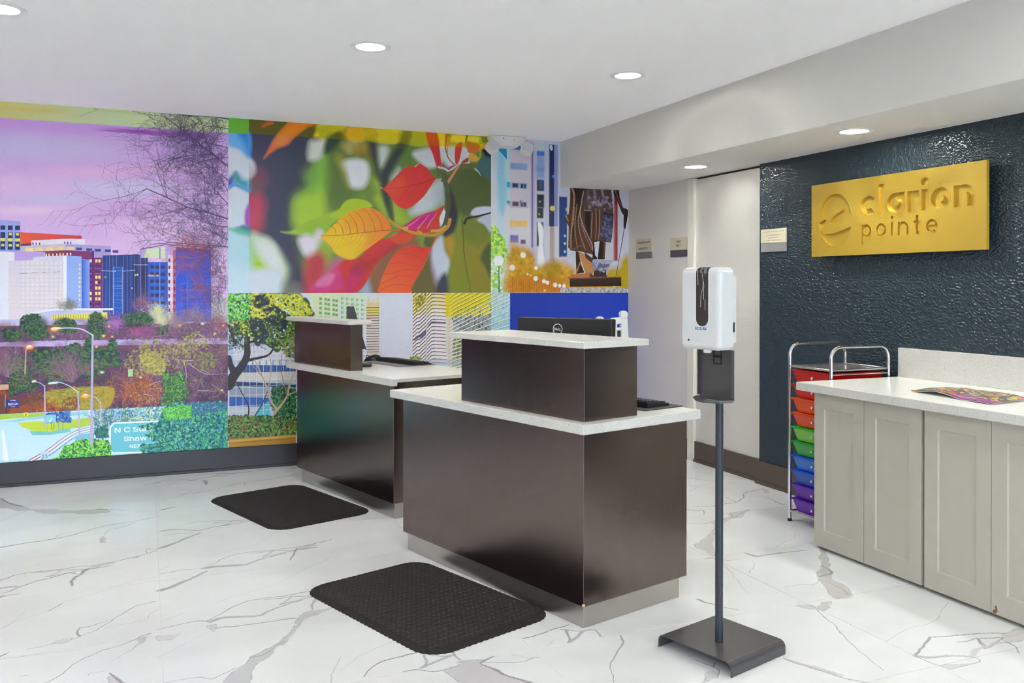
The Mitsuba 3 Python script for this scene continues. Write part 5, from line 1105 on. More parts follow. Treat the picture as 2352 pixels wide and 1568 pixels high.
for pts, w_, c in (([3.188, 2.068, 3.206, 2.004, 3.195, 1.852, 3.177, 1.69, 3.177, 1.582], .018, '#b4947c'), ([3.231, 1.94, 3.213, 1.788, 3.219, 1.68, 3.238, 1.583], .014, '#b07840'), ([3.261, 1.919, 3.243, 1.789, 3.274, 1.659, 3.311, 1.573], .012, '#a49490'), ([3.291, 2.051, 3.273, 1.963, 3.261, 1.854, 3.298, 1.747, 3.359, 1.639, 3.384, 1.553], .014, '#b8a8a4'), ([3.267, 1.789, 3.31, 1.682, 3.372, 1.574], .010, '#9c8c88'),
                   ([3.334, 2.064, 3.328, 2.009, 3.34, 1.922], .018, '#7a6c74'), ([3.383, 2.077, 3.396, 2.012, 3.371, 1.945], .03, '#8a7c90'), ([3.457, 2.08, 3.47, 2.015, 3.464, 1.949], .026, '#9a92ac'), ([3.433, 1.947, 3.507, 1.972, 3.545, 1.93], .024, '#a8a4c0'), ([3.359, 1.956, 3.433, 1.975], .028, '#b0a8b8'), ([3.507, 2.082, 3.526, 1.973], .012, '#443c50'),
                   ([3.371, 1.88, 3.365, 1.77, 3.359, 1.672], .012, '#a4948c'), ([3.402, 1.913, 3.408, 1.793, 3.402, 1.662], .012, '#9c8a80'), ([3.439, 1.904, 3.439, 1.772, 3.427, 1.663], .012, '#b0a09c'), ([3.383, 1.924, 3.386, 1.662], .008, '#2a2024'), ([3.42, 1.925, 3.421, 1.663], .008, '#2a2024'), ([3.551, 1.864, 3.555, 1.754, 3.539, 1.654], .010, '#c07844'),
                   ([3.129, 1.85, 3.153, 1.802], .014, '#c88a6c'), ([3.189, 1.571, 3.238, 1.593, 3.274, 1.605, 3.311, 1.573], .014, '#6c5450'), ([3.159, 1.743, 3.155, 1.603], .008, '#c08a5c'), ([3.207, 1.917, 3.195, 1.766], .010, '#c49a70'), ([3.582, 2.074, 3.62, 1.988, 3.665, 1.923], .008, '#8a6a5c')):
    art.curve(pts, w_ * 1.5, w_ * 1.1, c, .62, soft=.95)
P([3.304, 1.894, 3.353, 1.888, 3.353, 1.661, 3.329, 1.715, 3.304, 1.79], '#241c1c'); P([3.464, 1.883, 3.564, 1.87, 3.558, 1.754, 3.539, 1.643, 3.452, 1.663], '#4a4a64')
scatter([3.464, 1.872, 3.558, 1.864, 3.539, 1.649, 3.452, 1.663], 60, .02, ['#6c74a0', '#34344c', '#545c84', '#282838'], .7)
scatter([3.334, 2.009, 3.545, 2.018, 3.558, 1.908, 3.347, 1.912], 70, .02, ['#8a86a4', '#a8a4bc', '#4c3c3c', '#6c5448'], .6)
art.line([3.298, 1.897], [3.359, 1.892], .010, .006, '#a89894'); art.line([3.47, 1.881], [3.564, 1.866], .010, .010, '#1c1820')
P([3.384, 1.651, 3.433, 1.646, 3.415, 1.498, 3.372, 1.498], '#1e1614'); P([3.44, 1.652, 3.496, 1.637, 3.486, 1.499, 3.421, 1.498], '#2c1c18'); art.line([3.483, 1.631], [3.477, 1.51], .008, .006, '#8a5a3c')
P([3.39, 1.64, 3.44, 1.647, 3.421, 1.509, 3.397, 1.531], '#cfd0da')
P([3.238, 1.561, 3.286, 1.546, 3.372, 1.487, 3.397, 1.443, 3.372, 1.367, 3.311, 1.377, 3.274, 1.475], '#c0864c'); P([3.219, 1.561, 3.244, 1.561, 3.274, 1.442, 3.299, 1.388, 3.226, 1.377], '#2e1c14')
P([3.298, 1.557, 3.384, 1.498, 3.372, 1.465, 3.311, 1.508], '#4a342c'); art.line([3.268, 1.486], [3.226, 1.388], .010, .016, '#c0783c')
P([3.372, 1.492, 3.565, 1.492, 3.509, 1.412, 3.502, 1.368, 3.397, 1.378, 3.366, 1.443], '#8a8aa4'); P([3.372, 1.492, 3.565, 1.492, 3.54, 1.456, 3.384, 1.463], '#a4a8c0'); P([3.385, 1.422, 3.496, 1.412, 3.502, 1.357, 3.385, 1.356], '#3c2c30')
scatter([3.378, 1.476, 3.533, 1.472, 3.484, 1.4, 3.385, 1.411], 60, .02, ['#6c6c84', '#b4b8cc', '#5c5468'], .6)
P([3.142, 1.349, 3.19, 1.371, 3.348, 1.388, 3.397, 1.351, 3.641, 1.357, 3.647, 1.335, 3.166, 1.328], '#b8703c'); P([3.348, 1.388, 3.397, 1.356, 3.509, 1.368, 3.509, 1.351, 3.348, 1.35], '#5c3c34')
P([3.166, 1.342, 3.641, 1.355, 3.645, 1.278, 3.168, 1.273], '#2c1a16', '#3c261e', (0, 1.27, 0, 1.33)); art.line([3.178, 1.338], [3.634, 1.351], .006, .006, '#7c5444', .8)
P([3.084, 1.263, 3.717, 1.269, 3.717, 1.222, 3.082, 1.223], '#b8b6b0'); scatter([3.088, 1.26, 3.717, 1.266, 3.717, 1.225, 3.088, 1.225], 150, .014, ['#8c8a78', '#d4d2cc', '#7c7a60', '#c4c2bc'], .7)

# ---- lower row: park tree and tower fronts, then a plain blue field
EX1 = 2.643
art = towers = Print(BX0, 0.15, XR, 1.23, 0.02, GAIN)
art.rect(BX0, .15, EX1, BZ, '#d6d8e6')
# cream block
P([1.09, 1.223, 1.292, 1.223, 1.293, 0.777, 1.091, 0.783], '#d8e4b8', '#e4e8d8', (0, 1.2, 0, .9))
P([1.292, 1.223, 1.5, 1.222, 1.5, 0.771, 1.293, 0.777], '#d4e0c8', '#dce4ee', (0, 1.2, 0, .9))
for i in range(5):
    for j in range(16):
        q = [1.154, 1.186]
        x, z = q[0] + i * .029 + (.008 if i % 2 else 0), q[1] - j * .034 - i * .004
        art.rect(x, z - .012, x + .018, z + .008, '#5aa04a' if z > 1.02 else '#8aa0c0', a=.85)
        x2 = [1.311, 1.204][0] + i * .037
        art.rect(x2, z - .010, x2 + .012, z + .009, '#6cae58' if z > 1.02 else '#9ab0d4', a=.8)
        art.rect(x2 + .016, z - .010, x2 + .022, z + .009, '#88bc6c' if z > 1.02 else '#a8b8d8', a=.7)
    art.line(([1.113, 1.223][0] + i * .02, 1.22), ([1.113, 1.223][0] + i * .02, .9), .003, .003, '#b8c888', .6)
# slab tower
P([1.5, 1.156, 1.593, 1.156, 1.593, 0.768, 1.606, 0.758, 1.5, 0.757], '#d8c09c', '#d6cac6', (0, 1.15, 0, 1.0))
P([1.5, 1.128, 1.593, 1.127, 1.593, 1.061, 1.5, 1.062], '#dcc840', a=.8)
P([1.5, 1.044, 1.533, 1.043, 1.533, 0.968, 1.5, 0.968], '#b86c50', a=.6)
for j in range(18):
    q, r_ = [1.5, 1.117], [1.593, 1.118]
    z = q[1] - j * .0192
    art.line((q[0], z), (r_[0], z), .006, .006, '#4c3c40' if j > 2 else '#6c5c20', .9)
    art.line((q[0], z + .006), (r_[0], z + .006), .005, .005, '#eae0dc' if j > 4 else '#e4d488', .9)
for k in range(9):
    art.rect([1.504, 1.156][0] + k * .035, [1.504, 1.156][1] - .012, [1.504, 1.156][0] + k * .035 + .02, [1.504, 1.156][1] + (.02 if k % 2 else .045), '#dcd070', a=.6 if k < 3 else 0)
# zigzag tower
def quad(c, w, h):
    c = np.reshape(c, (4, 2))
    return lambda u, v: (c[0] * (1 - u / w) * (1 - v / h) + c[1] * (u / w) * (1 - v / h) + c[2] * (u / w) * (v / h) + c[3] * (1 - u / w) * (v / h))
t1 = quad([1.791, 1.249, 2.667, 1.249, 2.668, 0.612, 1.792, 0.643], 1200, 900)
def tq(*uv):
    return np.concatenate([t1(u, v) for u, v in zip(uv[::2], uv[1::2])])
art.poly(tq(80, 30, 445, 30, 465, 800, 110, 790, 75, 570, 90, 300), '#dccfd6', '#e2dcde', (0, 1.2, 0, .8))
art.poly(tq(80, 30, 445, 30, 445, 292, 85, 292), '#e2cd58', '#e0cc40', (2.05, 0, 2.3, 0), .9)
art.poly(tq(228, 30, 445, 30, 445, 800, 228, 800), '#ece4ea', a=.5)
for j in range(-2, 21):
    v = 40 * j + 60
    yel = v < 290
    dark, pale = ('#5a4a18', '#efe08c') if yel else ('#4a3c40', '#f2ecee')
    a_ = .95
    for d_, c, w_ in ((0, dark, .0085), (-14, pale, .009)):
        art.curve(tq(85, v + 20 + d_, 128, v - 24 + d_, 152, v - 28 + d_, 226, v - 100 + d_), w_, w_, c, a_, False)
        art.curve(tq(232, v + 8 + d_, 285, v - 48 + d_, 324, v - 52 + d_), w_, w_, c, a_, False)
        art.curve(tq(334, v - 50 + d_, 396, v - 48 + d_), w_ * .9, w_ * .9, c if d_ else ('#7c5c20' if yel else '#7a5854'), a_, False)
        art.curve(tq(402, v - 46 + d_, 446, v - 42 + d_), w_ * .9, w_ * .9, c if d_ else ('#7c5c20' if yel else '#6c4c4c'), a_, False)
art.poly(tq(72, 572, 150, 500, 222, 455, 250, 392, 285, 352, 445, 362, 445, 376, 290, 368, 235, 425, 222, 480, 150, 530, 110, 560), '#5c4660', a=.95)
art.poly(tq(150, 525, 222, 470, 222, 505, 170, 550), '#4a5488', a=.9)
scatter(tq(90, 100, 226, 40, 226, 110, 120, 220), 90, .012, ['#8a8a20', '#5c5c18', '#c4b430'], .8)
# curved balconies
art.poly(tq(440, 30, 1170, 30, 1170, 600, 640, 880, 470, 850, 440, 700), '#cfd2a8', '#d8d4c8', (0, 1.2, 0, .9))
art.poly(tq(440, 30, 950, 30, 950, 290, 440, 300), '#dccb1c', '#d4d02c', (2.3, 0, 2.55, 0))
art.poly(tq(940, 30, 1170, 30, 1170, 480, 950, 480), '#c2dcd8', '#8fbcd4', (0, 1.2, 0, 1.02))
art.poly(tq(540, 300, 950, 290, 950, 460, 520, 470), '#98a4a4'); art.poly(tq(520, 520, 640, 520, 640, 870, 520, 850), '#a4ae84')
for k in range(150):
    u, v = rs.uniform(500, 940), rs.uniform(60, 460)
    if v > 300 - .35 * (u - 500) - 40 and u < 950:
        q = t1(u, v)
        art.poly(np.concatenate([q, q + [.012, .005], q + [.012, .021], q + [0, .016]]), rs.choice(['#8c9c1c', '#b8bc18', '#6c7c2c', '#c4c83c'] if v < 290 else ['#2c3a44', '#44545c', '#5c7080', '#7c9440', '#34506c']), a=.85)
for k in range(60):
    u, v = rs.uniform(505, 640), rs.uniform(520, 850)
    q = t1(u, v); art.rect(q[0], q[1], q[0] + .010, q[1] + .017, rs.choice(['#3c4c4c', '#6c8438', '#8ca448', '#505c60', '#2c3a3c']), a=.85)
for k in range(6):
    for m in range(8):
        q = t1(955 + 40 * k, 90 + 46 * m - 16 * k)
        art.poly(np.concatenate([q, q + [.020, .009], q + [.020, .034], q + [0, .025]]), rs.choice(['#7cc4d4', '#9cdce0', '#c4dca0', '#6aaed0', '#a8d8e0'] if m > 0 else ['#c4dc60', '#a8d8c0']), a=.85)
for k in range(5):
    q, r_ = t1(990 + 45 * k, 40), t1(990 + 45 * k, 470)
    art.line(q, r_, .0025, .0025, '#dce8e0', .6)
for j in range(22):
    v = 60 + 41 * j + (70 if j < 3 else 0) * 0
    k = 1.0 if v < 470 else max(.62, 1.0 - (v - 470) / 330)
    yel = v < 330
    for d_, c, w_ in ((9, '#4a4414' if yel else '#544e48', .005), (0, '#f0dc6c' if yel else '#ebe4da', .0095)):
        art.curve(tq(488, v + 20 + d_, 520, v - 8 * k + d_, 570, v - 36 * k + d_, 640, v - 70 * k + d_, 800, v - 150 * k + d_, 950, v - 222 * k + d_, 1180, v - 325 * k + d_), w_ * 1.1, w_ * .7, c, 1)
    if v > 310:
        q = t1(474, v - 6); art.spot(q[0], q[1], .0105, .0125, 0, '#d0bca8', 1, .3); art.spot(q[0] - .003, q[1] + .004, .006, .006, 0, '#e4d8cc', 1, .8)
art.poly(tq(950, 30, 1170, 30, 1170, 480, 950, 480), '#c8e4e8', a=.25)
scatter([1.826, 0.733, 1.886, 0.75, 1.916, 0.72, 1.886, 0.707], 60, .014, ['#8a9a3c', '#6c7c50', '#a8b03c'], .9)
P([1.601, 0.74, 2.232, 0.711, 2.232, 0.671, 1.601, 0.692], '#a8b4c8', a=.5)
# office front behind the tree
P([0.53, 1.029, 0.996, 1.022, 0.997, 0.311, 0.532, 0.338], '#aab0bc', '#b4b6bc', (.5, 0, 1.0, 0))
P([0.531, 0.852, 0.989, 0.84, 0.989, 0.749, 0.531, 0.763], '#c4c4cc'); P([0.654, 0.75, 0.99, 0.713, 0.99, 0.658, 0.62, 0.671], '#2c4c86'); P([0.561, 0.611, 0.99, 0.576, 0.99, 0.553, 0.561, 0.576], '#23375c'); P([0.535, 0.506, 0.99, 0.476, 0.99, 0.416, 0.536, 0.44], '#2a58a0')
P([0.62, 0.76, 0.989, 0.74, 0.99, 0.708, 0.62, 0.725], '#cdcdd4'); P([0.62, 0.671, 0.99, 0.667, 0.99, 0.603, 0.586, 0.619], '#c6bfb8'); P([0.535, 0.568, 0.99, 0.548, 0.99, 0.485, 0.535, 0.506], '#8b93a4'); P([0.536, 0.435, 0.99, 0.416, 0.99, 0.339, 0.536, 0.369], '#b4bac4')
P([0.715, 0.399, 0.802, 0.466, 0.82, 0.348, 0.715, 0.35], '#5cb4c0'); P([0.53, 1.002, 0.564, 1.002, 0.564, 0.931, 0.53, 0.932], '#cdd0da'); P([0.531, 0.87, 0.56, 0.869, 0.561, 0.718, 0.531, 0.719], '#8fb0d4')
for k in range(11):
    q = [0.535, 0.852]
    x = q[0] + k * .046
    art.line((x, q[1] - .02), (x, [0.536, 0.373][1]), .004, .004, '#d4d8e0', .8)
    art.line((x + .02, [0.535, 0.745][1]), (x + .02, [0.535, 0.675][1]), .012, .012, '#4a6ca0', .7)
for v_ in (505, 560, 600, 765, 815, 885, 968, 1010):
    art.line((BX0, [0.535, 0.847][1] - (v_ - 505) * .00088), ([0.989, 0.836][0], [0.535, 0.847][1] - (v_ - 505) * .00088), .004, .004, '#d8dae0', .7)
# the tree
TRK = '#2b2422'
art.curve([0.531, 0.586, 0.569, 0.656, 0.62, 0.716, 0.654, 0.795, 0.654, 0.893, 0.671, 0.982], .075, .03, TRK, 1, True, .1)
art.curve([0.535, 0.781, 0.544, 0.727, 0.569, 0.673], .03, .05, TRK, 1, True, .1); art.curve([0.637, 0.751, 0.715, 0.767, 0.802, 0.791, 0.845, 0.862], .026, .012, TRK)
art.curve([0.654, 0.875, 0.732, 0.901, 0.784, 0.953], .02, .010, TRK); art.curve([0.577, 0.868, 0.552, 0.94, 0.53, 1.002], .02, .014, TRK)
for k in range(26):
    q = [0.68, 0.92]; twigs(q[0] + rs.uniform(-.12, .26), q[1] + rs.uniform(-.10, .08), rs.uniform(.2, 2.9), .14, .006, '#2e2a26', 1, .6, .85)
LV = ['#8fae2c', '#b4c428', '#6c9430', '#d0cc38', '#4c7430', '#a8b424', '#38582c']
can = Polygon(np.reshape([0.533, 1.215, 1.014, 1.218, 1.059, 1.168, 1.109, 1.076, 0.996, 1.05, 0.978, 0.995, 0.969, 0.914, 0.925, 0.905, 0.863, 0.825, 0.802, 0.872, 0.715, 0.883, 0.663, 0.938, 0.611, 0.957, 0.577, 0.939, 0.533, 1.02], (-1, 2))).buffer(0)
scatter(can, 480, .04, ['#2c4628', '#3a5a2c', '#1c3424'], .95, 1.4)
scatter(can, 1500, .016, LV, 1, 1.9)
scatter([0.533, 1.215, 0.671, 1.215, 0.671, 1.045, 0.533, 1.038], 520, .017, ['#5cb83c', '#88d850', '#3c9c3c', '#a0e078', '#2c7c44'], .95, 1.8)
scatter([0.679, 1.215, 1.014, 1.214, 1.104, 1.076, 0.978, 1.059, 0.871, 1.106, 0.74, 1.044, 0.68, 1.054], 900, .016, ['#c8cc2c', '#a8b828', '#e0d840', '#7c9428', '#d4c830'], .95, 1.9)
scatter([0.662, 1.036, 0.978, 1.032, 0.969, 0.914, 0.854, 0.835, 0.714, 0.901], 460, .015, ['#3c5a2c', '#56782c', '#243c28', '#7c9c3c', '#1c2c24'], .95, 1.9)
scatter([0.533, 1.002, 0.662, 1.027, 0.663, 0.92, 0.629, 0.832, 0.533, 0.834], 130, .012, ['#2c3a2c', '#48602c', '#1c2420'], .9, 1.9)
scatter(can, 240, .012, ['#1c2430', '#222c30', '#c8d4d8', '#b8c8d0', '#18202a'], .9, 1.6)
for q, r_ in (([0.749, 1.161], .05), ([0.819, 1.079], .06), ([0.889, 1.033], .07), ([0.714, 1], .05), ([0.74, 0.918], .06)):
    scatter(Point(*q).buffer(r_), 46, .02, ['#1c2432', '#20282e', '#182028'], .85, 1.6)
scatter([0.872, 0.897, 0.978, 0.913, 0.979, 0.768, 0.907, 0.779], 160, .014, ['#48682c', '#7c9448', '#2c442c', '#8a6c40'], .85, 1.9)
scatter([0.828, 0.555, 0.89, 0.562, 0.99, 0.539, 0.99, 0.33, 0.855, 0.346, 0.82, 0.439], 620, .016, ['#2c5c34', '#1c4430', '#3c7c3c', '#14342c', '#5c9448'], 1, 1.9)
art.curve([0.838, 0.338, 0.846, 0.383, 0.855, 0.405, 0.815, 0.466, 0.789, 0.557, 0.758, 0.639, 0.706, 0.758], .024, .008, '#b49a80', 1); art.curve([0.851, 0.392, 0.89, 0.435, 0.93, 0.497, 0.943, 0.569, 0.979, 0.658], .022, .008, '#b8a086', 1)
art.curve([0.792, 0.548, 0.811, 0.628, 0.819, 0.718, 0.802, 0.791], .010, .005, '#a89484'); art.curve([0.93, 0.497, 0.99, 0.521], .008, .006, '#b4a090'); art.curve([0.758, 0.639, 0.689, 0.723], .008, .004, '#a08c80'); art.curve([0.93, 0.487, 0.89, 0.662, 0.89, 0.788], .007, .004, '#98685c')
art.curve([0.664, 0.366, 0.664, 0.438, 0.62, 0.529, 0.578, 0.611], .012, .006, '#3a3434'); art.curve([0.707, 0.364, 0.75, 0.433, 0.793, 0.53], .010, .006, '#3a3434')
scatter([0.534, 0.364, 0.99, 0.339, 0.99, 0.207, 0.534, 0.209], 460, .03, ['#22341e', '#2c4826', '#182a1c'], 1, 1.4)
scatter([0.534, 0.373, 0.99, 0.341, 0.99, 0.211, 0.534, 0.218], 1100, .016, ['#3c6430', '#58883c', '#2a4a28', '#7ca84c', '#8c5430', '#1c3020', '#6c9440'], 1, 2.0)
P([0.532, 0.212, 0.99, 0.217, 0.991, 0.147, 0.532, 0.152], '#b8862c', '#a87828', (.5, 0, 1.0, 0)); P([0.532, 0.205, 0.99, 0.213, 0.99, 0.202, 0.532, 0.189], '#c8a048'); art.line([0.532, 0.186], [0.99, 0.188], .005, .005, '#7c5a1c', .8); art.line([0.532, 0.152], [0.991, 0.149], .010, .010, '#4c3c20')
art.rect(BX0, .15, EX1, [0.532, 0.152][1] + .002, '#6c6050')
art.rect(EX1, .15, XR, BZ - .002, '#2038a6', '#2440b4', (2.7, 0, 3.6, 0))
art.rect(BX0 - .001, BZ - .002, XR, BZ + .0012, '#e4e6ea', a=.5)

def ink(name, sheet):
    at = sheet.texture(None)
    def colour(p, n, uv):
        return at(p.x, p.z, (0.6, 0.6, 0.6)) * (0.96 + 0.08 * noise(p.x * 240, p.z * 240, 0.0))
    return mat(name, proc(colour), 0.36, specular=0.4)
ink('print_city', city); ink('print_leaves', leafy); ink('print_street', street); ink('print_towers', towers)
mu = thing('mural', 'wall-wide printed mural of city, leaves, statue and tower photographs on the far wall', 'mural')
def panel(x0, x1, z0, z1, m, label):
    k = put('printed_panel', box(x0, x1, YB - .0022, YB - .0004, z0, z1), m, mu)
    say(k, label)
panel(XM, BX0 - .0007, .150, ZC - .0005, 'print_city', 'pink sunset skyline print with road sign')
panel(BX0, SX, BZ, ZC - .0005, 'print_leaves', 'narrow cyan tinted strip beside the leaf print')
panel(SX, BX1, BZ, ZC - .0005, 'print_leaves', 'close-up print of red and yellow leaves')
panel(BX1, DXM, BZ, ZC - .0005, 'print_street', 'narrow pale blue strip with light green tree')
panel(DXM, XR, BZ, ZC - .0005, 'print_street', 'blurred street print with bronze statue')
panel(BX0, EX1, .150, BZ - .0007, 'print_towers', 'print of park tree and tower fronts')
panel(EX1, XR, .150, BZ - .0007, 'print_towers', 'plain royal blue print')

# ---------------------------------------------------------------- ceiling lights
mat('lamp_trim', (0.82, 0.82, 0.82), 0.4)
def downlight(x, y, z, label, r=0.098, group=None, power=1.0):
    t = thing('downlight', label, 'ceiling light', group)
    prof = [(r * 0.67, 0.004), (r * 0.72, -0.004), (r * 0.9, -0.006), (r, -0.002), (r, 0.003), (r * 0.67, 0.004)]
    ring_m = lathe(prof, 48)
    ring_m.apply_translation((x, y, z))
    put('trim_ring', ring_m, 'lamp_trim', t, smooth=40)
    d = trimesh.creation.cylinder(r * 0.69, 0.004, sections=48)
    d.apply_translation((x, y, z - 0.0005))
    scene[fresh(t + '__lens')] = {**mikit.ply(d, 'lamp_trim'), 'emitter': {'type': 'area', 'radiance': {'type': 'rgb', 'value': [float(v) for v in power * LAMP * LAMP_TINT]}}}
downlight(1.005, 4.188, ZC, 'round recessed ceiling light above the far desk, brightest in the middle of the ceiling')
downlight(2.448, 4.203, ZC, 'round recessed ceiling light nearest the soffit on the white ceiling')
downlight(-0.563, 4.223, ZC, 'round recessed ceiling light cut off at the top left corner')
downlight(3.337, 3.45, ZS, 'round recessed light under the soffit in front of the gold sign', power=0.7)
downlight(3.367, 4.891, ZS, 'round recessed light under the soffit in front of the plaster panel', power=0.6)
hidden = [(x, y, ZC) for y in (1.6, -0.9) for x in (-2.0, -0.563, 1.005, 2.448)] + [(-2.0, 4.2, ZC)] + [(3.34, y, ZS) for y in (2.0, 0.5, -1.0, -2.5)]
for x, y, z in hidden:
    downlight(x, y, z, 'round recessed light outside the frame, behind or beside the camera', group='downlights behind the camera')

# ---------------------------------------------------------------- emergency light over the mural
mat('white_plastic', (0.80, 0.80, 0.80), 0.35)
mat('lens_plastic', (0.72, 0.74, 0.74), 0.15, lambda p, n, uv: dr.abs(dr.sin(p.x * 150) * dr.sin(p.z * 150)) * 0.004)
mat('black_plastic', (0.012, 0.012, 0.013), 0.35)
mat('red_dot', (0.75, 0.25, 0.2), 0.4)
em = thing('emergency_light', 'white twin-head emergency light mounted at the ceiling above the mural', 'emergency light')
hull_pts = []
for y, inset in ((YB - 0.004, 0.0), (YB - 0.075, 0.0), (YB - 0.095, 0.012)):
    for x, z in ((2.445 + inset, 2.437), (2.745 - inset, 2.437), (2.735 - inset, 2.40 + inset * .5), (2.66 - inset, 2.352 + inset), (2.52 + inset, 2.352 + inset), (2.455 + inset, 2.40 + inset * .5)):
        hull_pts.append((x, y, z))
put('housing', trimesh.convex.convex_hull(np.array(hull_pts)), 'white_plastic', em)
put('test_button', moved(cyl(0.004, 0, 0.003), frame((2.55, YB - 0.0955, 2.418), (1, 0, 0), (0, 0, 1))), 'black_plastic', em)
put('indicator', moved(cyl(0.004, 0, 0.003), frame((2.635, YB - 0.0955, 2.41), (1, 0, 0), (0, 0, 1))), 'red_dot', em)
for (x, z, tilt, yawd, roll) in ((2.44, 2.345, -22, 14, 33), (2.725, 2.345, -18, -30, -22)):
    h = moved(extrude(rrect(0.088, 0.088, 0.02), 0.05), np.eye(4))
    Mx = frame((x, YB - 0.14, z), (1, 0, 0), (0, 0, 1)) @ trimesh.transformations.euler_matrix(math.radians(tilt), math.radians(yawd), math.radians(roll))
    h.apply_translation((0, 0, -0.04))
    k = put('lamp_head', moved(h, Mx), 'white_plastic', em)
    put('lens', moved(extrude(rrect(0.074, 0.074, 0.015), 0.003, 0.0095), Mx), 'lens_plastic', k)
    put('neck', tube([(x, YB - 0.115, z + 0.01), (x + (2.6 - x) * .3, YB - 0.08, 2.385)], 0.011), 'white_plastic', em)

# ---------------------------------------------------------------- reception desks
def wood(p, n, uv):
    g = fbm(p.x * 160, p.y * 160, p.z * 7, 3)
    s = fbm(p.x * 14, p.y * 14, p.z * 1.2, 2)
    return mix((0.0014, 0.0006, 0.0004), (0.0095, 0.0042, 0.0026), dr.clip(g * 0.65 + s * 0.5 - 0.1, 0, 1))
scene['espresso'] = {'type': 'twosided', 'bsdf': {'type': 'roughplastic', 'distribution': 'beckmann', 'int_ior': 2.4, 'alpha': 0.06, 'nonlinear': True, 'specular_reflectance': rgb((1.0, 0.82, 0.765)), 'diffuse_reflectance': proc(wood)}}
def quartz(p, n, uv):
    flat, side = dr.abs(n.z) > 0.7, dr.abs(n.x) > dr.abs(n.y)
    a, b = dr.select(flat, p.x, dr.select(side, p.y, p.x)), dr.select(flat, p.y, p.z)
    q = mix((0.60, 0.585, 0.535), (0.63, 0.615, 0.565), fbm(p.x * 18, p.y * 18, p.z * 18))
    for k, (s, c, r, t) in enumerate(((110, (0.30, 0.29, 0.28), 0.20, 0.80), (190, (0.43, 0.415, 0.385), 0.24, 0.72), (150, (0.72, 0.71, 0.68), 0.30, 0.60))):
        d, _, w = voronoi(a * s + 17 * k, b * s + 5)
        q = mix(q, c, dr.select((d < r * w) & (w > t), 0.8, 0.0))
    return q
mat('quartz_top', proc(quartz), 0.22, specular=0.5)
def brushed(p, n, uv):
    return 0.30 + 0.12 * fbm(p.x * 8, p.y * 8, p.z * 320, 2)
scene['brushed_steel'] = {'type': 'twosided', 'bsdf': {'type': 'principled', 'base_color': rgb((0.50, 0.475, 0.445)), 'metallic': 1.0, 'roughness': 0.30, 'anisotropic': 0.4}}
mat('kickedge', (0.012, 0.01, 0.01), 0.5)
A = 0.274
def desk_frame(x, y):
    m = trimesh.transformations.rotation_matrix(A, (0, 0, 1))
    m[:3, 3] = (x, y, 0)
    return m
D1, D2 = desk_frame(1.513, 2.915), desk_frame(1.263, 4.679)

d1 = thing('reception_desk', 'near dark wood reception desk with pale speckled tops and raised box', 'reception desk')
put('kick_plinth', moved(box(0, .537, 0, 1.244, 0, .088, .0012), D1), 'brushed_steel', d1)
b = put('body', moved(box(-.018, .562, -.018, 1.261, .088, .733, .0012), D1), 'espresso', d1)
put('counter_top', moved(box(-.049, .612, -.049, 1.336, .733, .770, .002), D1), 'quartz_top', d1)
r = put('riser_box', moved(box(.003, .289, .003, .801, .770, 1.048, .0012), D1), 'espresso', d1)
put('riser_top', moved(box(-.037, .312, -.039, .844, 1.048, 1.073, .002), D1), 'quartz_top', d1)
put('chip', moved(trimesh.creation.icosphere(2, 0.006), D1 @ trimesh.transformations.translation_matrix((-.0155, -.0155, .094))), mat('chip_wood', '#c8a878', 0.7), b)
say('reception_desk__body__chip', 'chipped pale bottom corner')

d2 = thing('reception_desk', 'far dark wood reception desk standing next to the mural, with a thin raised wall', 'reception desk')
put('kick_plinth', moved(box(0, .52, 0, 1.18, 0, .088, .0012), D2), 'brushed_steel', d2)
put('body', moved(box(-.018, .562, -.018, 1.215, .088, .7515, .0012), D2), 'espresso', d2)
ct = m3.Manifold.cube((.656, 1.374, .018)).translate((-.039, -.039, .752)) + m3.Manifold.cube((.03, 1.374, .037)).translate((-.039, -.039, .733))
put('counter_top', moved(mesh_of(ct), D2), 'quartz_top', d2)
put('riser_box', moved(box(.001, .080, .511, 1.298, .770, 1.048, .0012), D2), 'espresso', d2)
put('riser_top', moved(box(-.044, .113, .463, 1.330, 1.048, 1.073, .002), D2), 'quartz_top', d2)

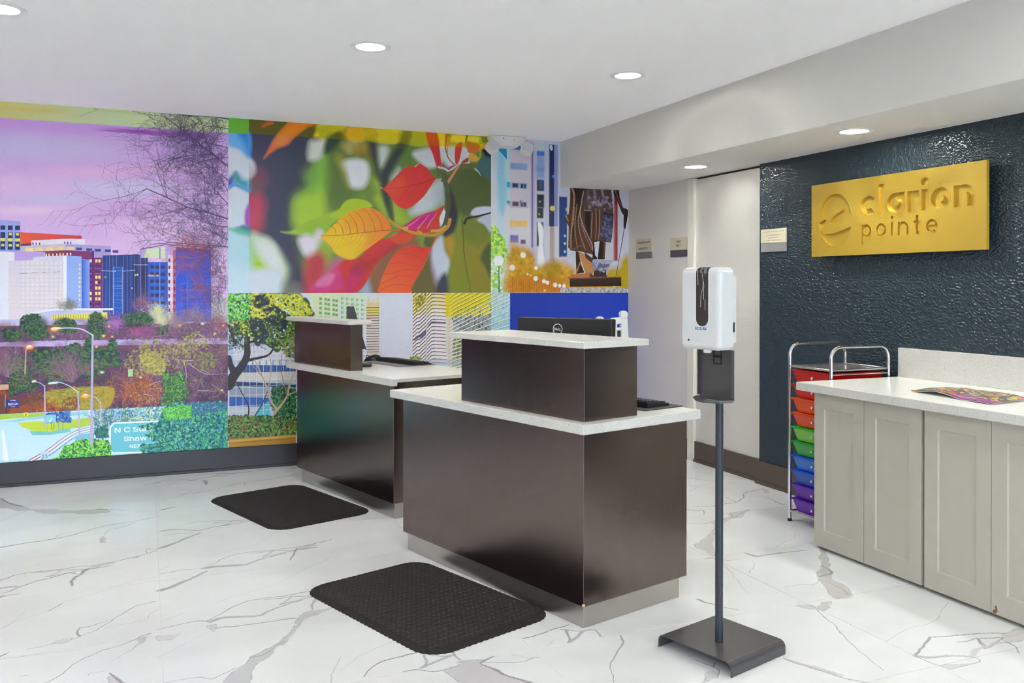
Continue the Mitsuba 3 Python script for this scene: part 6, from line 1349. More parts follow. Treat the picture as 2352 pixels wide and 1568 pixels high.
# ---------------------------------------------------------------- floor mats
mat('mat_rubber', (0.019, 0.0158, 0.0148), 0.7, lambda p, n, uv: fbm(p.x * 400, p.y * 400, 0) * 0.0004, specular=0.25)
mat('mat_tread', (0.024, 0.0195, 0.018), 0.48, specular=0.4)
def floor_mat(D, t, s, rot, label):
    m = thing('floor_mat', label, 'floor mat', None)
    Mx = D @ trimesh.transformations.translation_matrix((t, s, 0)) @ trimesh.transformations.rotation_matrix(rot, (0, 0, 1))
    out = rrect(0.61, 0.91, 0.105, 10)
    p = np.array([out.exterior.interpolate(d).coords[0] for d in np.arange(0, out.length, 0.0045)])
    k = np.arange(len(p)) * 0.0045
    nrm = np.array([p[(i + 1) % len(p)] - p[i - 1] for i in range(len(p))])
    nrm = np.stack([nrm[:, 1], -nrm[:, 0]], 1) / np.linalg.norm(nrm, axis=1, keepdims=True)
    if np.sum(nrm * p) < 0:
        nrm = -nrm
    wob = 0.0018 * np.sin(k * 2 * np.pi / 0.027)[:, None]
    rings = [(p + nrm * (wob), 0.0), (p + nrm * (wob), 0.003), (p + nrm * (wob - 0.018), 0.0115)]
    v = np.vstack([np.column_stack([q, np.full(len(q), z)]) for q, z in rings])
    n, f = len(p), []
    for a in range(2):
        for i in range(n):
            j = (i + 1) % n
            f += [[a * n + i, a * n + j, (a + 1) * n + j], [a * n + i, (a + 1) * n + j, (a + 1) * n + i]]
    top = Polygon(p + nrm * (wob - 0.018)).buffer(0)
    cap = extrude(top, 0.0002, 0.0114)
    slab = trimesh.util.concatenate([trimesh.Trimesh(v, f, process=False), cap])
    put('pad', moved(slab, Mx), 'mat_rubber', m, smooth=30)
    lens = trimesh.convex.convex_hull(np.array([(-.0115, 0, 0), (.0115, 0, 0), (0, -.008, 0), (0, .008, 0), (-.005, 0, .0020), (.005, 0, .0020), (0, -.0035, .0016), (0, .0035, .0016)]))
    inner, parts = top.buffer(-0.012), []
    for i in range(-14, 15):
        for j in range(-28, 29):
            x, y = i * 0.0235 + (j % 2) * 0.01175, j * 0.0165
            if inner.contains(Point(x, y)):
                q = lens.copy(); q.apply_transform(trimesh.transformations.rotation_matrix(0.5 if j % 2 else -0.5, (0, 0, 1))); q.apply_translation((x, y, 0.0115))
                parts.append(q)
    key = put('raised_tread', moved(trimesh.util.concatenate(parts), Mx), 'mat_tread', m)
    labels[key] = {'kind': 'stuff', 'label': 'raised diamond tread of the mat'}
floor_mat(D1, -.325, .595, .06, 'black rubber mat with rounded corners in front of the near desk')
floor_mat(D2, -.340, .628, .05, 'black rubber mat with rounded corners in front of the far desk')

# ---------------------------------------------------------------- things on the near desk
mat('monitor_black', (0.014, 0.0145, 0.016), 0.38)
mat('print_white', (0.82, 0.82, 0.82), 0.5)
ml, mr = np.array([1.646, 3.848, 1.133]), np.array([1.924, 3.429, 1.133])
xd = (mr - ml) / np.linalg.norm(mr - ml)
tiltv = np.array([-0.03 * xd[1], 0.03 * xd[0], 1.0])
MF = frame(ml, xd, tiltv / np.linalg.norm(tiltv))         # local: x right, y up, z towards the camera
mo = thing('monitor', 'black computer monitor seen from behind, standing on the near desk', 'computer monitor')
mw, mh = float(np.linalg.norm(mr - ml)), 0.30
put('shell', moved(rbox(0, mw, -mh, 0, -0.03, 0.012, 0.006), MF), 'monitor_black', mo)
put('screen', moved(box(0.008, mw - 0.008, -mh + 0.012, -0.008, -0.0315, -0.029), MF), mat('screen_glass', (0.01, 0.01, 0.012), 0.08), mo)
lg = MF @ trimesh.transformations.translation_matrix((mw * 0.445, -0.0535, 0.0118))
circ = Point(0, 0).buffer(0.0255, 32).difference(Point(0, 0).buffer(0.0228, 32))
lk = put('badge', moved(extrude(circ, 0.0008), lg), 'print_white', mo)
def word(text, h, bold=False, depth=0.0008):
    t = meshkit.text_mesh(text, h, depth, bold)
    t.apply_translation((-(t.bounds[0][0] + t.bounds[1][0]) / 2, -h / 2, 0))
    return t
w_ = [word(c, 0.011, True) for c in 'DELL']
for q, (x, rz) in zip(w_, ((-.0135, 0), (-.0045, 0.62), (.0055, 0), (.0135, 0))):
    q.apply_transform(trimesh.transformations.rotation_matrix(rz, (0, 0, 1))); q.apply_translation((x, 0, 0))
put('badge_lettering', moved(trimesh.util.concatenate(w_), lg), 'print_white', mo)
put('stand_neck', moved(box(mw * .42, mw * .58, -.345, -.1, 0.012, 0.035, .004), MF), 'monitor_black', mo)
cm = (MF @ np.array([mw * .5, 0, 0.02, 1]))[:3]
put('stand_foot', moved(rbox(-.085, .085, -.07, .09, 0.0, .014, .006), frame((cm[0], cm[1], .7702), xd, (-xd[1], xd[0], 0))), 'monitor_black', mo)

mat('key_black', (0.018, 0.018, 0.019), 0.5)
mat('pad_wood', (0.10, 0.065, 0.045), 0.6)
def keyboard(M4, w, d, label):
    k = thing('keyboard', label, 'keyboard')
    base = trimesh.convex.convex_hull(np.array([(x, y, z) for x in (-w / 2, w / 2) for y, z in ((-d / 2, 0), (-d / 2, .009), (d / 2, .0), (d / 2, .022))]))
    put('case', moved(base, M4), 'black_plastic', k)
    cap = trimesh.convex.convex_hull(np.array([(sx * a, sy * a, z) for a, z in ((.0078, 0), (.0062, .006)) for sx in (-1, 1) for sy in (-1, 1)]))
    cols, rows, caps = int((w - .02) / .0182), 6, []
    for i in range(rows):
        for j in range(cols):
            q = cap.copy()
            y = -d / 2 + .018 + i * (d - .034) / (rows - 1)
            q.apply_translation((-w / 2 + .019 + j * (w - .038) / (cols - 1), y, .009 + (y + d / 2) / d * .013))
            caps.append(q)
    key = put('keys', moved(trimesh.util.concatenate(caps), M4), 'key_black', k)
    labels[key] = {'kind': 'stuff'}
    return k
KF = np.array([[0, -1, 0, 0], [1, 0, 0, 0], [0, 0, 1, 0], [0, 0, 0, 1.0]])       # x along the desk, back edge towards the customer
TR = trimesh.transformations.translation_matrix
pad = thing('desk_pad', 'thin dark desk pad under the keyboard on the near desk', 'desk pad')
put('sheet', moved(extrude(rrect(.24, .43, .01), .003), D1 @ TR((.515, .275, .7702))), 'key_black', pad)
keyboard(D1 @ TR((.525, .295, .7734)) @ KF, .38, .135, 'black keyboard on the near desk, partly behind the raised box')

# ---------------------------------------------------------------- things on the far desk
mat('pad_grey', (0.20, 0.19, 0.21), 0.55)
pad = thing('desk_pad', 'grey mouse mat under the keyboard on the far desk', 'mouse mat')
put('sheet', moved(extrude(rrect(.27, .50, .02), .0035), D2 @ TR((.505, .80, .7702))), 'pad_grey', pad)
keyboard(D2 @ TR((.54, .80, .7739)) @ KF, .45, .145, 'black keyboard on the far desk, on a grey mouse mat')
mu = thing('computer_mouse', 'black computer mouse on the far desk beside the keyboard', 'computer mouse')
msh = trimesh.creation.icosphere(4, 1.0)
v = msh.vertices * (.033, .06, .040)
v[:, 2] = np.maximum(v[:, 2], 0) * (1 - .25 * (v[:, 1] / .06))
msh = trimesh.Trimesh(v, msh.faces, process=False)
MM = D2 @ TR((.47, 1.075, .7705)) @ trimesh.transformations.rotation_matrix(1.1, (0, 0, 1))
put('shell', moved(msh, MM), 'black_plastic', mu, smooth=True)
put('wheel', moved(trimesh.creation.torus(.008, .003), MM @ TR((0, .038, .0285)) @ trimesh.transformations.rotation_matrix(math.pi / 2, (0, 1, 0))), 'key_black', mu)
mat('grey_plastic', (0.032, 0.033, 0.034), 0.45)
mo2 = thing('monitor', 'dark grey monitor seen edge-on behind the raised wall of the far desk', 'computer monitor')
ed = np.array([math.sin(YAW - .188), math.cos(YAW - .188), 0]); er = np.array([ed[1], -ed[0], 0])
oc = np.array([1.165, 5.480, 0])
prof = [(0, .878), (.123, .878), (.0465, 1.146), (.001, 1.146)]
mw_ = np.array([oc + er * x + ed * d + np.array([0, 0, z]) for d in (0, .14) for x, z in prof])
put('case', trimesh.convex.convex_hull(mw_), 'grey_plastic', mo2)
fc = oc + er * .03 + ed * .05
put('neck', box(fc[0] - .02, fc[0] + .02, fc[1] - .02, fc[1] + .02, .78, .90, .003), 'grey_plastic', mo2)
put('foot', moved(rbox(-.035, .128, -.09, .03, 0, .016, .007), frame((fc[0], fc[1], .7703), er, ed)), 'black_plastic', mo2)

# ---------------------------------------------------------------- white-framed chair behind the near desk
mat('chair_white', (0.66, 0.66, 0.65), 0.4)
mat('chair_mesh', (0.03, 0.03, 0.032), 0.7)
ch = thing('desk_chair', 'white-framed chair back with rounded top corners showing behind the monitor', 'chair')
CF = frame((2.74, 4.9, 0), (0.98, -0.2, 0), (0.2, 0.98, 0))
def bar(x0, x1, y0, y1, z0, z1, r=.008):
    return moved(rbox(x0, x1, y0, y1, z0, z1, r), CF)
post = trimesh.convex.convex_hull(np.array([(x, y, z) for y in (-.02, .02) for x, z in ((.055, 1.095), (.098, 1.10), (.128, .50), (.072, .50))]))
put('back_post', moved(post, CF), 'chair_white', ch)
post = trimesh.convex.convex_hull(np.array([(x, y, z) for y in (-.02, .02) for x, z in ((-.098, 1.06), (-.06, 1.06), (-.072, .50), (-.128, .50))]))
put('back_post', moved(post, CF), 'chair_white', ch)
for x, z in ((.077, 1.098), (-.079, 1.062)):
    put('corner_cap', moved(cyl(.024, -.024, .024), CF @ frame((x, 0, z), (1, 0, 0), (0, 0, 1))), 'chair_white', ch)
tr = moved(extrude(Polygon(spline([-.08, 1.045, -.03, 1.052, .0, 1.075, .06, 1.08]).tolist() + [(.06, 1.045), (.03, 1.035), (-.08, 1.03)]), .03), CF @ frame((0, .015, 0), (1, 0, 0), (0, 0, 1)))
put('top_rail', tr, 'chair_white', ch)
put('cross_rail', bar(-.07, .075, -.012, .012, .995, 1.015, .006), 'chair_white', ch)
put('cross_rail', bar(.018, .034, -.012, .012, .55, 1.05, .006), 'chair_white', ch)
put('back_mesh', bar(-.065, .07, .002, .008, .55, 1.0, .002), 'chair_mesh', ch)
put('seat', bar(-.21, .21, -.02, .40, .43, .48, .02), 'chair_mesh', ch)
for sx in (-.19, .19):
    for sy in (0.0, .37):
        put('leg', moved(cyl(.012, 0, .44, sx, sy), CF), 'chair_white', ch)
put('back_brace', bar(-.20, .20, -.02, .02, .47, .53, .008), 'chair_white', ch)

# ---------------------------------------------------------------- hand sanitiser dispenser on its stand
mat('stand_grey', (0.078, 0.074, 0.075), 0.36, metallic=0.3)
mat('pole_grey', (0.026, 0.029, 0.038), 0.34)
mat('tray_grey', (0.16, 0.16, 0.165), 0.25, metallic=0.6)
SD = desk_frame(1.838, 2.525)            # local: -x is the front, y runs away
st = thing('dispenser_stand', 'dark grey metal floor stand with bent base plate and pole, carrying a sanitiser dispenser', 'stand')
h, rr, wdt = .046, .022, .30
prof = [(-.157, .001), (-.157, h - rr)] + [(-.157 + rr - rr * math.cos(a), h - rr + rr * math.sin(a)) for a in np.linspace(0.2, math.pi / 2, 8)]
prof = prof + [(-x, z) for x, z in prof[::-1]]
pl = LineString(prof).buffer(.0018, cap_style='flat', join_style='round')
base = moved(extrude(pl, wdt), frame((-.112, .02, 0), (0, 1, 0), (0, 0, 1)))
put('base_plate', moved(base, SD), 'stand_grey', st, smooth=35)
put('pole', moved(cyl(.0135, .0462, 1.30, 0, 0), SD), 'pole_grey', st, smooth=40)
bp = rrect(.145, .176, .008)
put('back_plate', moved(extrude(bp, .003), SD @ frame((-.0138, 0, .974), (0, -1, 0), (0, 0, 1))), 'stand_grey', st)
for sy in (-1, 1):
    put('plate_flange', moved(box(-.03, -.0145, sy * .0725 - .001, sy * .0725 + .001, .90, 1.062), SD), 'stand_grey', st)
put('hook_slot', moved(extrude(rrect(.034, .05, .004).difference(rrect(.028, .044, .003).buffer(0)), .002), SD @ frame((-.0178, -.005, 1.036), (0, -1, 0), (0, 0, 1))), 'black_plastic', st)
for k in range(3):
    put('hook', moved(box(-.022, -.0178, -.018 + k * .012, -.012 + k * .012, 1.034, 1.042), SD), 'black_plastic', st)
# drip tray: a shallow scoop in front of the plate
oval = Point(0, 0).buffer(1.0, 48)
tray_out = shapely.affinity.scale(oval, .082, .0765).intersection(sbox(-.2, -.2, .0, .2)).union(sbox(-.0005, -.0735, .004, .0735))
dish = []
for k, (sc, z) in enumerate(((1.0, .012), (.93, .004), (.80, .0), )):
    dish.append((shapely.affinity.scale(tray_out, sc, sc, origin=(0, 0)), z))
n = 72
rg = []
for P, z in dish:
    c = np.array([P.exterior.interpolate(t, normalized=True).coords[0] for t in np.arange(n) / n])
    rg.append(np.column_stack([c, np.full(n, z)]))
rg = rg + [np.column_stack([rg[2][:, :2], np.full(n, -.002)]), np.column_stack([rg[1][:, :2], np.full(n, .0015)]), np.column_stack([rg[0][:, :2] * 1.015, np.full(n, .0105)])]
v, f = np.vstack(rg + [np.array([[-.03, 0, 0.0]]), np.array([[-.03, 0, -.002]])]), []
for a, b_ in ((0, 1), (1, 2), (4, 3), (5, 4), (0, 5)):
    for i in range(n):
        j = (i + 1) % n
        f += [[a * n + i, b_ * n + i, b_ * n + j], [a * n + i, b_ * n + j, a * n + j]]
for i in range(n):
    f += [[2 * n + i, 6 * n, 2 * n + (i + 1) % n], [3 * n + i, 3 * n + (i + 1) % n, 6 * n + 1]]
put('drip_tray', moved(trimesh.Trimesh(v, f, process=False), SD @ TR((-.0165, 0, .884))), 'tray_grey', st, smooth=40)

mat('dispenser_white', (0.585, 0.585, 0.575), 0.16, specular=0.5)
mat('smoke_window', (0.030, 0.024, 0.021), 0.09, specular=0.6)
mat('film', (0.45, 0.44, 0.46), 0.2)
mat('maker_blue', '#0a5a9c', 0.5)
mat('print_grey', (0.45, 0.48, 0.50), 0.6)
di = thing('sanitiser_dispenser', 'white wall-type hand sanitiser dispenser with a dark window, mounted on the grey stand', 'sanitiser dispenser')
r0, X0, X1, Y0, Y1, Z0, Z1 = .020, -.108, -.022, -.0865, .0865, 1.064, 1.344
def body(g):
    s = m3.Manifold.sphere(r0 + g, 48)
    return m3.Manifold.batch_hull([s.translate([x, y, z]) for x in (X0 + r0, X1 - r0) for y in (Y0 + r0, Y1 - r0) for z in (Z0 + r0, Z1 - r0)])
put('cover', moved(body(0), SD), 'dispenser_white', di, smooth=40)
slot_p = shapely.geometry.polygon.orient(sbox(-.0255, 1.17, .0255, 1.40).union(Point(0, 1.17).buffer(.0255, 24)))
slot = m3.CrossSection([[tuple(q) for q in np.array(slot_p.exterior.coords)[:-1]]])
cut = slot.extrude(.09).transform(frame((-.075, -.012, 0), (0, -1, 0), (0, 0, 1))[:3].tolist())
shell = (body(.0009) - body(-.002)) ^ cut
put('window', moved(shell, SD), 'smoke_window', di, smooth=40)
def on_front(y, z, gap=.0012):                    # a point of the front, following the rounded top
    x = X0
    if z > Z1 - r0:
        q = min(z - (Z1 - r0), r0)
        x = X0 + r0 - math.sqrt(max(r0 * r0 - q * q, 0))
    return (x - gap, y, z)
creases = [[(.0, 1.325), (.004, 1.30), (.003, 1.275), (-.004, 1.25), (-.006, 1.21)], [(.004, 1.30), (.008, 1.285), (.007, 1.25), (.008, 1.235)], [(.0135, 1.235), (.013, 1.215), (.014, 1.20)], [(-.022, 1.335), (-.019, 1.315), (-.017, 1.285)],
           [(.012, 1.34), (.018, 1.325)], [(.006, 1.342), (.014, 1.32)], [(-.006, 1.342), (-.0055, 1.325)]]
for c in creases:
    pts = [on_front(-.012 - y, z) for y, z in spline(np.array(c).ravel(), False, 5)]
    put('film_crease', moved(tube(pts, .0008, 6), SD), 'film', di, smooth=True)
fr = SD @ frame((X0 - .0002, .010, 1.137), (0, -1, 0), (0, 0, 1))
lt = word('ECOLAB', .0098, True, .0006)
lt.apply_transform(np.diag([.92, 1, 1, 1]))
put('maker_lettering', moved(lt, SD @ frame((X0 - .0002, -.006, 1.137), (0, -1, 0), (0, 0, 1))), 'maker_blue', di)
put('sensor_eye', moved(cyl(.0036, 0, .0006), SD @ frame((X0 - .0002, .0465, 1.096), (0, -1, 0), (0, 0, 1))), 'black_plastic', di)
put('status_print', moved(extrude(unary_union([rrect(.017, .0016, .0007), shapely.affinity.translate(rrect(.010, .0012, .0005), .003, .006), shapely.affinity.translate(rrect(.009, .004, .001).difference(rrect(.008, .003, .0008)), .013, -.0006)]), .0005), SD @ frame((X0 - .0002, .010, 1.096), (0, -1, 0), (0, 0, 1))), 'print_grey', di)
put('back_shell', moved(rbox(X1 - .012, -.0136, Y0 + .004, Y1 - .004, Z0 + .022, Z1 - .03, .004), SD), 'dispenser_white', di)
put('key_slot', moved(extrude(rrect(.006, .034, .003), .0012), SD @ frame((X1 - .004 - .008, Y0 - .0002, 1.142), (1, 0, 0), (0, 0, 1))), 'black_plastic', di)
put('nozzle', moved(box(-.075, -.055, -.012, .012, 1.052, 1.068, .003), SD), 'white_plastic', di)

# ---------------------------------------------------------------- gold sign on the accent wall
mat('gold', (0.60, 0.40, 0.055), 0.36, metallic=0.45, specular=0.5)
sg = thing('wall_sign', 'large gold rectangular sign with engraved wave emblem and name on the dark wall', 'sign')
SW, SH = 1.166, .420
P_ = 0.020
def ringp(cx, cy, r, w):
    return Point(cx, cy).buffer(r + w / 2, 32).difference(Point(cx, cy).buffer(r - w / 2, 32))
def stroke(pts, w, cap='flat'):
    return LineString(pts).buffer(w / 2, cap_style=cap, join_style='round', quad_segs=16)
def arcp(cx, cy, r, a0, a1, w, cap='flat'):
    a = np.radians(np.linspace(a0, a1, 40))
    return stroke([(cx + r * math.cos(t), cy + r * math.sin(t)) for t in a], w, cap)
def letter(ch, x, y, xh, w):
    """Geometric lower-case letter, left edge x, baseline y, x-height xh, stroke w -> (shape, advance)."""
    r = (xh - w) / 2
    asc = xh * 1.52
    cx, cy = x + r + w / 2, y + xh / 2
    if ch == 'o':
        return ringp(cx, cy, r, w), 2 * r + w
    if ch == 'c':
        return arcp(cx, cy, r, 42, 318, w), 2 * r + w * .8
    if ch == 'a':
        return ringp(cx, cy, r, w).union(sbox(cx + r - w / 2, y, cx + r + w / 2, y + xh)), 2 * r + w
    if ch == 'p':
        return ringp(cx, cy, r, w).union(sbox(x, y - xh * .55, x + w, y + xh)), 2 * r + w
    if ch == 'l':
        return sbox(x, y, x + w, y + asc), w
    if ch == 'i':
        return sbox(x, y, x + w, y + xh).union(Point(x + w / 2, y + xh * 1.36).buffer(max(w * .62, .006))), w
    if ch == 'r':
        return sbox(x, y, x + w, y + xh).union(arcp(x + r + w / 2, cy + r * .0, r, 180, 70, w).intersection(sbox(x, y, x + xh * .62, y + xh))).union(arcp(x + r + w / 2, y + xh - r - w / 2, r, 180, 80, w)), xh * .60
    if ch == 'n':
        return sbox(x, y, x + w, y + xh).union(arcp(x + r + w / 2, y + xh - r - w / 2, r, 180, 0, w)).union(sbox(x + 2 * r, y, x + 2 * r + w, y + xh - r - w / 2)), 2 * r + w
    if ch == 't':
        return sbox(x + xh * .2, y, x + xh * .2 + w, y + xh * 1.38).union(sbox(x, y + xh - w, x + xh * .62, y + xh)).union(sbox(x + xh * .2, y, x + xh * .5, y + w)), xh * .62
    if ch == 'e':
        return arcp(cx, cy, r, 0, 318, w).union(sbox(cx - r, cy - w * .45, cx + r + w / 2, cy + w * .45)), 2 * r + w
def name(text, x, y, xh, w, gap):
    out = []
    for c in text:
        s, adv = letter(c, x, y, xh, w)
        out.append(s); x += adv + gap
    return unary_union(out), x - gap
big, bx = name('clarion', 0, 0, .105, .034, .019)
small, sx_ = name('pointe', 0, 0, .070, .0125, .034)
def fit(P, x0, y0, wd, xs=None):
    b = P.bounds
    k = wd / (b[2] - b[0])
    return shapely.affinity.translate(shapely.affinity.scale(P, k, 1.0, origin=(b[0], 0)), x0 - b[0], y0)
big = fit(big, .385, .212, .715)
small = fit(small, .392, .094, .500)
disc = shapely.affinity.scale(Point(.188, .205).buffer(1, 64), .128, .148)
wave = Polygon(spline([.055, .214, .115, .236, .175, .250, .245, .268, .246, .256, .190, .234, .158, .206, .146, .186, .160, .180, .210, .190, .262, .206, .320, .228, .322, .168, .270, .150, .215, .136, .160, .128, .110, .134, .092, .156, .100, .182, .122, .206, .100, .210, .058, .196], True, 5)).buffer(0)
emblem = disc.difference(wave.buffer(.0))
def sign_at(m):                                     # local x to the right along the wall, y up, z into the room
    return moved(m, frame((XT - .036, 4.087, 1.454), (0, -1, 0), (0, 0, 1)))
plate = sbox(0, 0, SW, SH)
face = plate.difference(unary_union([big, small, emblem]))
put('face_plate', sign_at(extrude(face, .015, .004)), 'gold', sg)
put('back_plate', sign_at(extrude(plate.buffer(-.0008), .004, 0)), 'gold', sg)
rim = unary_union([g.buffer(.004, 8).difference(g.buffer(.0002)) for g in (big, small)]).intersection(plate.buffer(-.002)).difference(unary_union([big, small, emblem]))
put('letter_edge', sign_at(extrude(rim, .0014, .0189)), 'gold', sg)
rim = disc.buffer(.006, 32).difference(disc.buffer(.001))
put('emblem_edge', sign_at(extrude(rim.difference(wave.buffer(.004)), .0014, .0189)), 'gold', sg)
for px_, py_ in ((.1, .06), (SW - .1, .06), (.1, SH - .06), (SW - .1, SH - .06)):
    put('standoff', sign_at(cyl(.008, -.0355, 0.0005, px_, py_)), 'frame_metal', sg)

# ---------------------------------------------------------------- small plaques
mat('plaque_tan', (0.56, 0.51, 0.36), 0.5)
mat('plaque_cream', (0.72, 0.66, 0.47), 0.45)
mat('plaque_grey', (0.16, 0.155, 0.165), 0.4)
mat('plaque_dark', (0.075, 0.065, 0.085), 0.35)
mat('plaque_steel', (0.28, 0.275, 0.275), 0.35)
mat('letter_dark', (0.045, 0.04, 0.04), 0.6)
mat('letter_soft', (0.22, 0.19, 0.16), 0.6)
def plaque(label, xw, y0, y1, z0, zm, z1, top, bot, ink, lines):
    t = thing('wall_plaque', label, 'sign')
    w, hh = y0 - y1, z1 - z0
    M4 = frame((xw, y0, z0), (0, -1, 0), (0, 0, 1))
    put('upper_plate', moved(box(0, w, zm - z0, hh, .0, .008, .0006), M4), top, t)
    put('lower_plate', moved(box(0, w, 0, zm - z0 - .0008, .0, .007, .0006), M4), bot, t)
    for text, cx, cz, hgt, wd in lines:
        m = word(text, hgt, hgt > .012, .0005)
        k = wd * w / (m.bounds[1][0] - m.bounds[0][0])
        m.apply_transform(np.diag([k, 1, 1, 1]))
        put('lettering', moved(m, M4 @ TR((cx * w, cz - z0, .0079))), ink, t)
plaque('tan and grey wall plaque reading manager on duty, nearest the mural', XR - .0005, 6.219, 5.982, 1.502, 1.553, 1.66, 'plaque_tan', 'plaque_grey', 'letter_dark', [('MANAGER ON DUTY', .5, 1.631, .014, .80), ('SALBINA STITZ', .45, 1.583, .0135, .56)])
plaque('tan and dark wall plaque reading staff only, beside the door jamb', XR - .0005, 5.714, 5.49, 1.50, 1.552, 1.645, 'plaque_tan', 'plaque_dark', 'letter_dark', [('STAFF', .5, 1.614, .018, .28), ('ONLY', .5, 1.585, .018, .27)])
plaque('cream and steel wall plaque on the left edge of the dark accent wall', XT - .0005, 4.609, 4.366, 1.499, 1.557, 1.645, 'plaque_cream', 'plaque_steel', 'letter_soft', [('This property is owned and operated by', .5, 1.628, .006, .84), ('CITY STUDIOS LLC', .5, 1.605, .0095, .54), ('under license from', .5, 1.588, .0055, .40), ('Choice Hotels International', .5, 1.5725, .0055, .58)])

# ---------------------------------------------------------------- grey base cabinets and worktop
mat('cabinet_grey', (0.45, 0.422, 0.352), 0.34, specular=0.45)
mat('cabinet_in', (0.06, 0.055, 0.05), 0.8)
mat('chip_brown', (0.20, 0.09, 0.035), 0.8)
XC = 3.0285
def cabinet(y0, y1, label):
    c = thing('base_cabinet', label, 'cabinet')
    put('carcass', box(XC + .021, XT - .002, y0, y1, .012, .7648, .001), 'cabinet_grey', c)
    for sx in (XC + .08, XT - .06):
        for sy in (y0 + .05, y1 - .05):
            put('foot', box(sx - .02, sx + .02, sy - .02, sy + .02, 0, .013), 'cabinet_in', c)
    ym, g = (y0 + y1) / 2, .0015
    for a, b_ in ((ym + g, y1 - g), (y0 + g, ym - g)):
        w_, h_ = b_ - a, .742
        M4 = frame((XC + .020, b_, .016), (0, -1, 0), (0, 0, 1))
        outer = sbox(0, 0, w_, h_)
        inner = sbox(.066, .082, w_ - .066, h_ - .070)
        d = put('door', moved(extrude(outer.difference(inner), .020), M4), 'cabinet_grey', c)
        a0, b0, a1, b1 = inner.bounds
        e = .0032
        lo = [(a0 + e, b0 + e, .0125), (a1 - e, b0 + e, .0125), (a1 - e, b1 - e, .0125), (a0 + e, b1 - e, .0125)]
        hi = [(a0, b0, .0199), (a1, b0, .0199), (a1, b1, .0199), (a0, b1, .0199)]
        put('door_panel', moved(box(a0 - .002, a1 + .002, b0 - .002, b1 + .002, .001, .0125), M4), 'cabinet_grey', d)
        put('panel_bead', moved(trimesh.Trimesh(hi + lo, [f for i in range(4) for f in ([i, (i + 1) % 4, 4 + (i + 1) % 4], [i, 4 + (i + 1) % 4, 4 + i])], process=False), M4), 'cabinet_grey', d)
    return c
cabinet(2.747, 3.391, 'grey shaker base cabinet with two doors, farther from the camera beside the drawer cart')
c2 = cabinet(2.098, 2.733, 'grey shaker base cabinet with two doors at the right edge, with a chipped door corner')
chip = Polygon([(0, 0), (.012, .004), (.018, .016), (.012, .034), (.006, .03), (.009, .018), (-.004, .012)])
put('chip', moved(extrude(chip, .0006), frame((XC - .0001, 2.405, .017), (0, -1, 0), (0, 0, 1))), 'chip_brown', c2)
say(c2 + '__chip', 'brown chipped patch at the door foot')
wt = thing('worktop', 'pale speckled quartz worktop with upstand over the grey cabinets', 'worktop')
put('slab', box(2.988, XT - .001, 2.06, 3.475, .765, .805, .002), 'quartz_top', wt)
put('upstand', box(XT - .021, XT - .0008, 2.06, 3.475, .805, .958, .0015), 'quartz_top', wt)

# open magazine lying on the worktop
mag = thing('magazine', 'open colourful magazine lying wavy on the worktop', 'magazine')
def pages(p, n, uv):
    x, y = uv[0], uv[1]
    d, d2, w = voronoi(x * 11 + fbm(x * 9, y * 9) * 1.5, y * 6)
    dd, _, w2 = voronoi(x * 23 + 5, y * 13)
    c = mi.Color3f(0.09, 0.075, 0.045)
    c = mix(c, (0.42, 0.22, 0.04), dr.select((w > .62) & (d < .42), 0.9, 0.0))
    c = mix(c, (0.62, 0.36, 0.26), dr.select((w2 > .78) & (dd < .36), 0.95, 0.0))
    c = mix(c, (0.55, 0.45, 0.05), dr.select((w < .12) & (d < .4), 0.9, 0.0))
    c = mix(c, (0.22, 0.24, 0.30), dr.select((w2 < .12) & (dd < .4), 0.9, 0.0))
    c = mix(c, (0.50, 0.07, 0.05), dr.select((w2 > .5) & (w2 < .56), 0.9, 0.0))
    c = mix(c, (0.26, 0.035, 0.20), dr.select((y < 0.22) & (x > 0.52), 1.0, 0.0))
    c = mix(c, (0.75, 0.72, 0.74), dr.select((y < 0.22) & (x > 0.52) & (x < .75) & (dr.abs(y - x * .3 + .06) < .012), 1.0, 0.0))
    return c
mat('page_print', proc(pages), 0.28)
mat('paper', (0.74, 0.73, 0.74), 0.5)
def page_stack(u0, u1, layer, z_off, m, key, nu=40, nv=14, uvs=True):
    A0, U, V = np.array([3.196, 2.956]), np.array([-.068, -.457]), np.array([.262, .028])
    uu, vv = np.meshgrid(np.linspace(u0, u1, nu), np.linspace(0, 1, nv), indexing='ij')
    hgt = .8075 + z_off + .016 * np.exp(-((uu - .34) / .16) ** 2) * (1 - .5 * vv) + .012 * np.exp(-((uu - .72) / .2) ** 2) * vv + .004 * np.sin(uu * 9 + vv * 3) ** 2
    X = A0[0] + U[0] * uu + V[0] * vv
    Y = A0[1] + U[1] * uu + V[1] * vv
    top = np.stack([X, Y, hgt], -1).reshape(-1, 3)
    bot = top - (0, 0, .0022)
    v = np.vstack([top, bot]); N = nu * nv; f = []
    for i in range(nu - 1):
        for j in range(nv - 1):
            a, b_, c, d = i * nv + j, (i + 1) * nv + j, (i + 1) * nv + j + 1, i * nv + j + 1
            f += [[a, b_, c], [a, c, d], [N + a, N + c, N + b_], [N + a, N + d, N + c]]
    edge = [i * nv for i in range(nu)] + [(nu - 1) * nv + j for j in range(1, nv)] + [i * nv + nv - 1 for i in range(nu - 2, -1, -1)] + [j for j in range(nv - 2, 0, -1)]
    for a, b_ in zip(edge, edge[1:] + edge[:1]):
        f += [[a, N + a, N + b_], [a, N + b_, b_]]
    uv = np.vstack([np.column_stack([uu.ravel(), vv.ravel()])] * 2)
    put(key, trimesh.Trimesh(v, f, process=False), m, mag, uv=uv)
page_stack(0, 1, 0, .004, 'page_print', 'printed_spread')
page_stack(.01, .99, 1, .0008, 'paper', 'page_block')

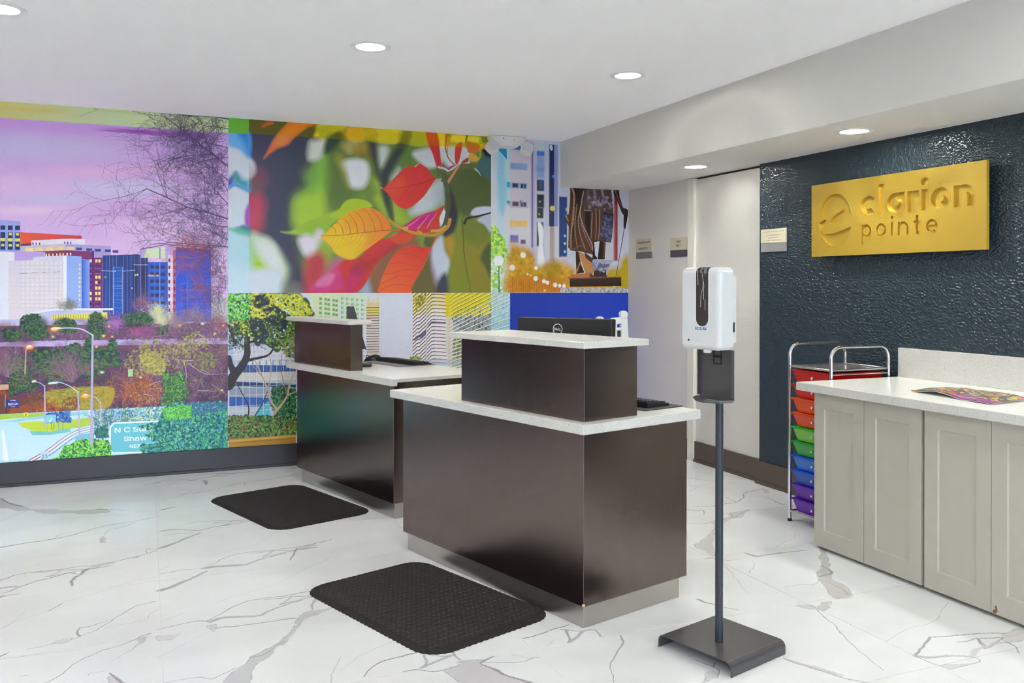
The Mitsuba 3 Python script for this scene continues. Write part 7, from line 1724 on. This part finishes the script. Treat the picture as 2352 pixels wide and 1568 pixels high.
# ---------------------------------------------------------------- rolling cart with ten coloured drawers
mat('chrome', (0.82, 0.81, 0.80), 0.10, metallic=1.0)
mat('cart_top', (0.10, 0.085, 0.085), 0.18)
cart = thing('drawer_cart', 'chrome framed cart with ten rainbow coloured plastic drawers beside the cabinets', 'drawer cart')
fx, bx_, ya, yb = 3.250, 3.640, 3.517, 3.828
for y in (yb, ya):
    pts = [(fx + .0, y, .012), (fx, y, .4), (fx, y, .905)] + arc((fx + .06, y, .905), .06, math.pi, math.pi / 2, 8, (1, 0, 0), (0, 0, 1)) + arc((bx_ - .06, y, .905), .06, math.pi / 2, 0, 8, (1, 0, 0), (0, 0, 1)) + [(bx_, y, .4), (bx_, y, .012)]
    put('side_hoop', tube(pts, .0095, 14), 'chrome', cart, smooth=40)
    for x in (fx, bx_):
        put('foot_cap', cyl(.0115, 0, .014, x, y), 'black_plastic', cart)
    for z in (.846, .822, .055):
        put('side_rail', tube([(fx, y, z), (bx_, y, z)], .0055, 10), 'chrome', cart, smooth=40)
for x in (fx, bx_):
    for z in (.846, .055):
        put('cross_rail', tube([(x, ya, z), (x, yb, z)], .0065, 10), 'chrome', cart, smooth=40)
put('top_tray', box(fx + .008, bx_ - .008, ya + .008, yb - .008, .838, .8435, .001), 'cart_top', cart)
cols = ['#c00d08', '#c00a08', '#d8480c', '#d8440c', '#74bc3c', '#2f9a3c', '#2a6fc4', '#1f4fae', '#5a1f9c', '#5c1aa4']
lips = ['#c01010', '#b40c0c', '#d04a10', '#cc4210', '#1fa030', '#158a2c', '#1050c0', '#0c48c0', '#4a1098', '#48108e']
for k in range(10):
    zt = .824 - .0775 * k
    cm, lm = f'drawer_plastic_{k}', f'drawer_lip_{k}'
    mat(cm, lin(cols[k]), 0.22, specular=0.5, clearcoat=0.3)
    mat(lm, lin(lips[k]), 0.25)
    w0, w1, hgt = (yb - ya) / 2 - .022, (yb - ya) / 2 - .044, .068
    yc = (ya + yb) / 2
    dpt = [(fx + .004, w0 + .004, 0), (bx_ - .02, w0 + .004, 0), (fx + .018, w1, -hgt), (bx_ - .034, w1, -hgt)]
    hull = trimesh.convex.convex_hull(np.array([(x, yc + s * w, zt + z) for x, w, z in dpt for s in (-1, 1)]))
    d = put('drawer', hull, cm, cart)
    put('lip', box(fx - .006, bx_ - .015, ya + .012, yb - .012, zt - .002, zt + .0055, .0015), lm, d)
    kx = fx - .002 + .014 * .45
    kn = trimesh.creation.icosphere(3, .0085)
    kn.apply_transform(np.diag([1.15, 1, 1, 1])); kn.apply_translation((kx - .014, yc - .028, zt - .030))
    put('knob', trimesh.util.concatenate([kn, moved(cyl(.0035, 0, .012), frame((kx + .002, yc - .028, zt - .030), (0, 0, 1), (0, 1, 0)))]), 'chrome', d, smooth=40)
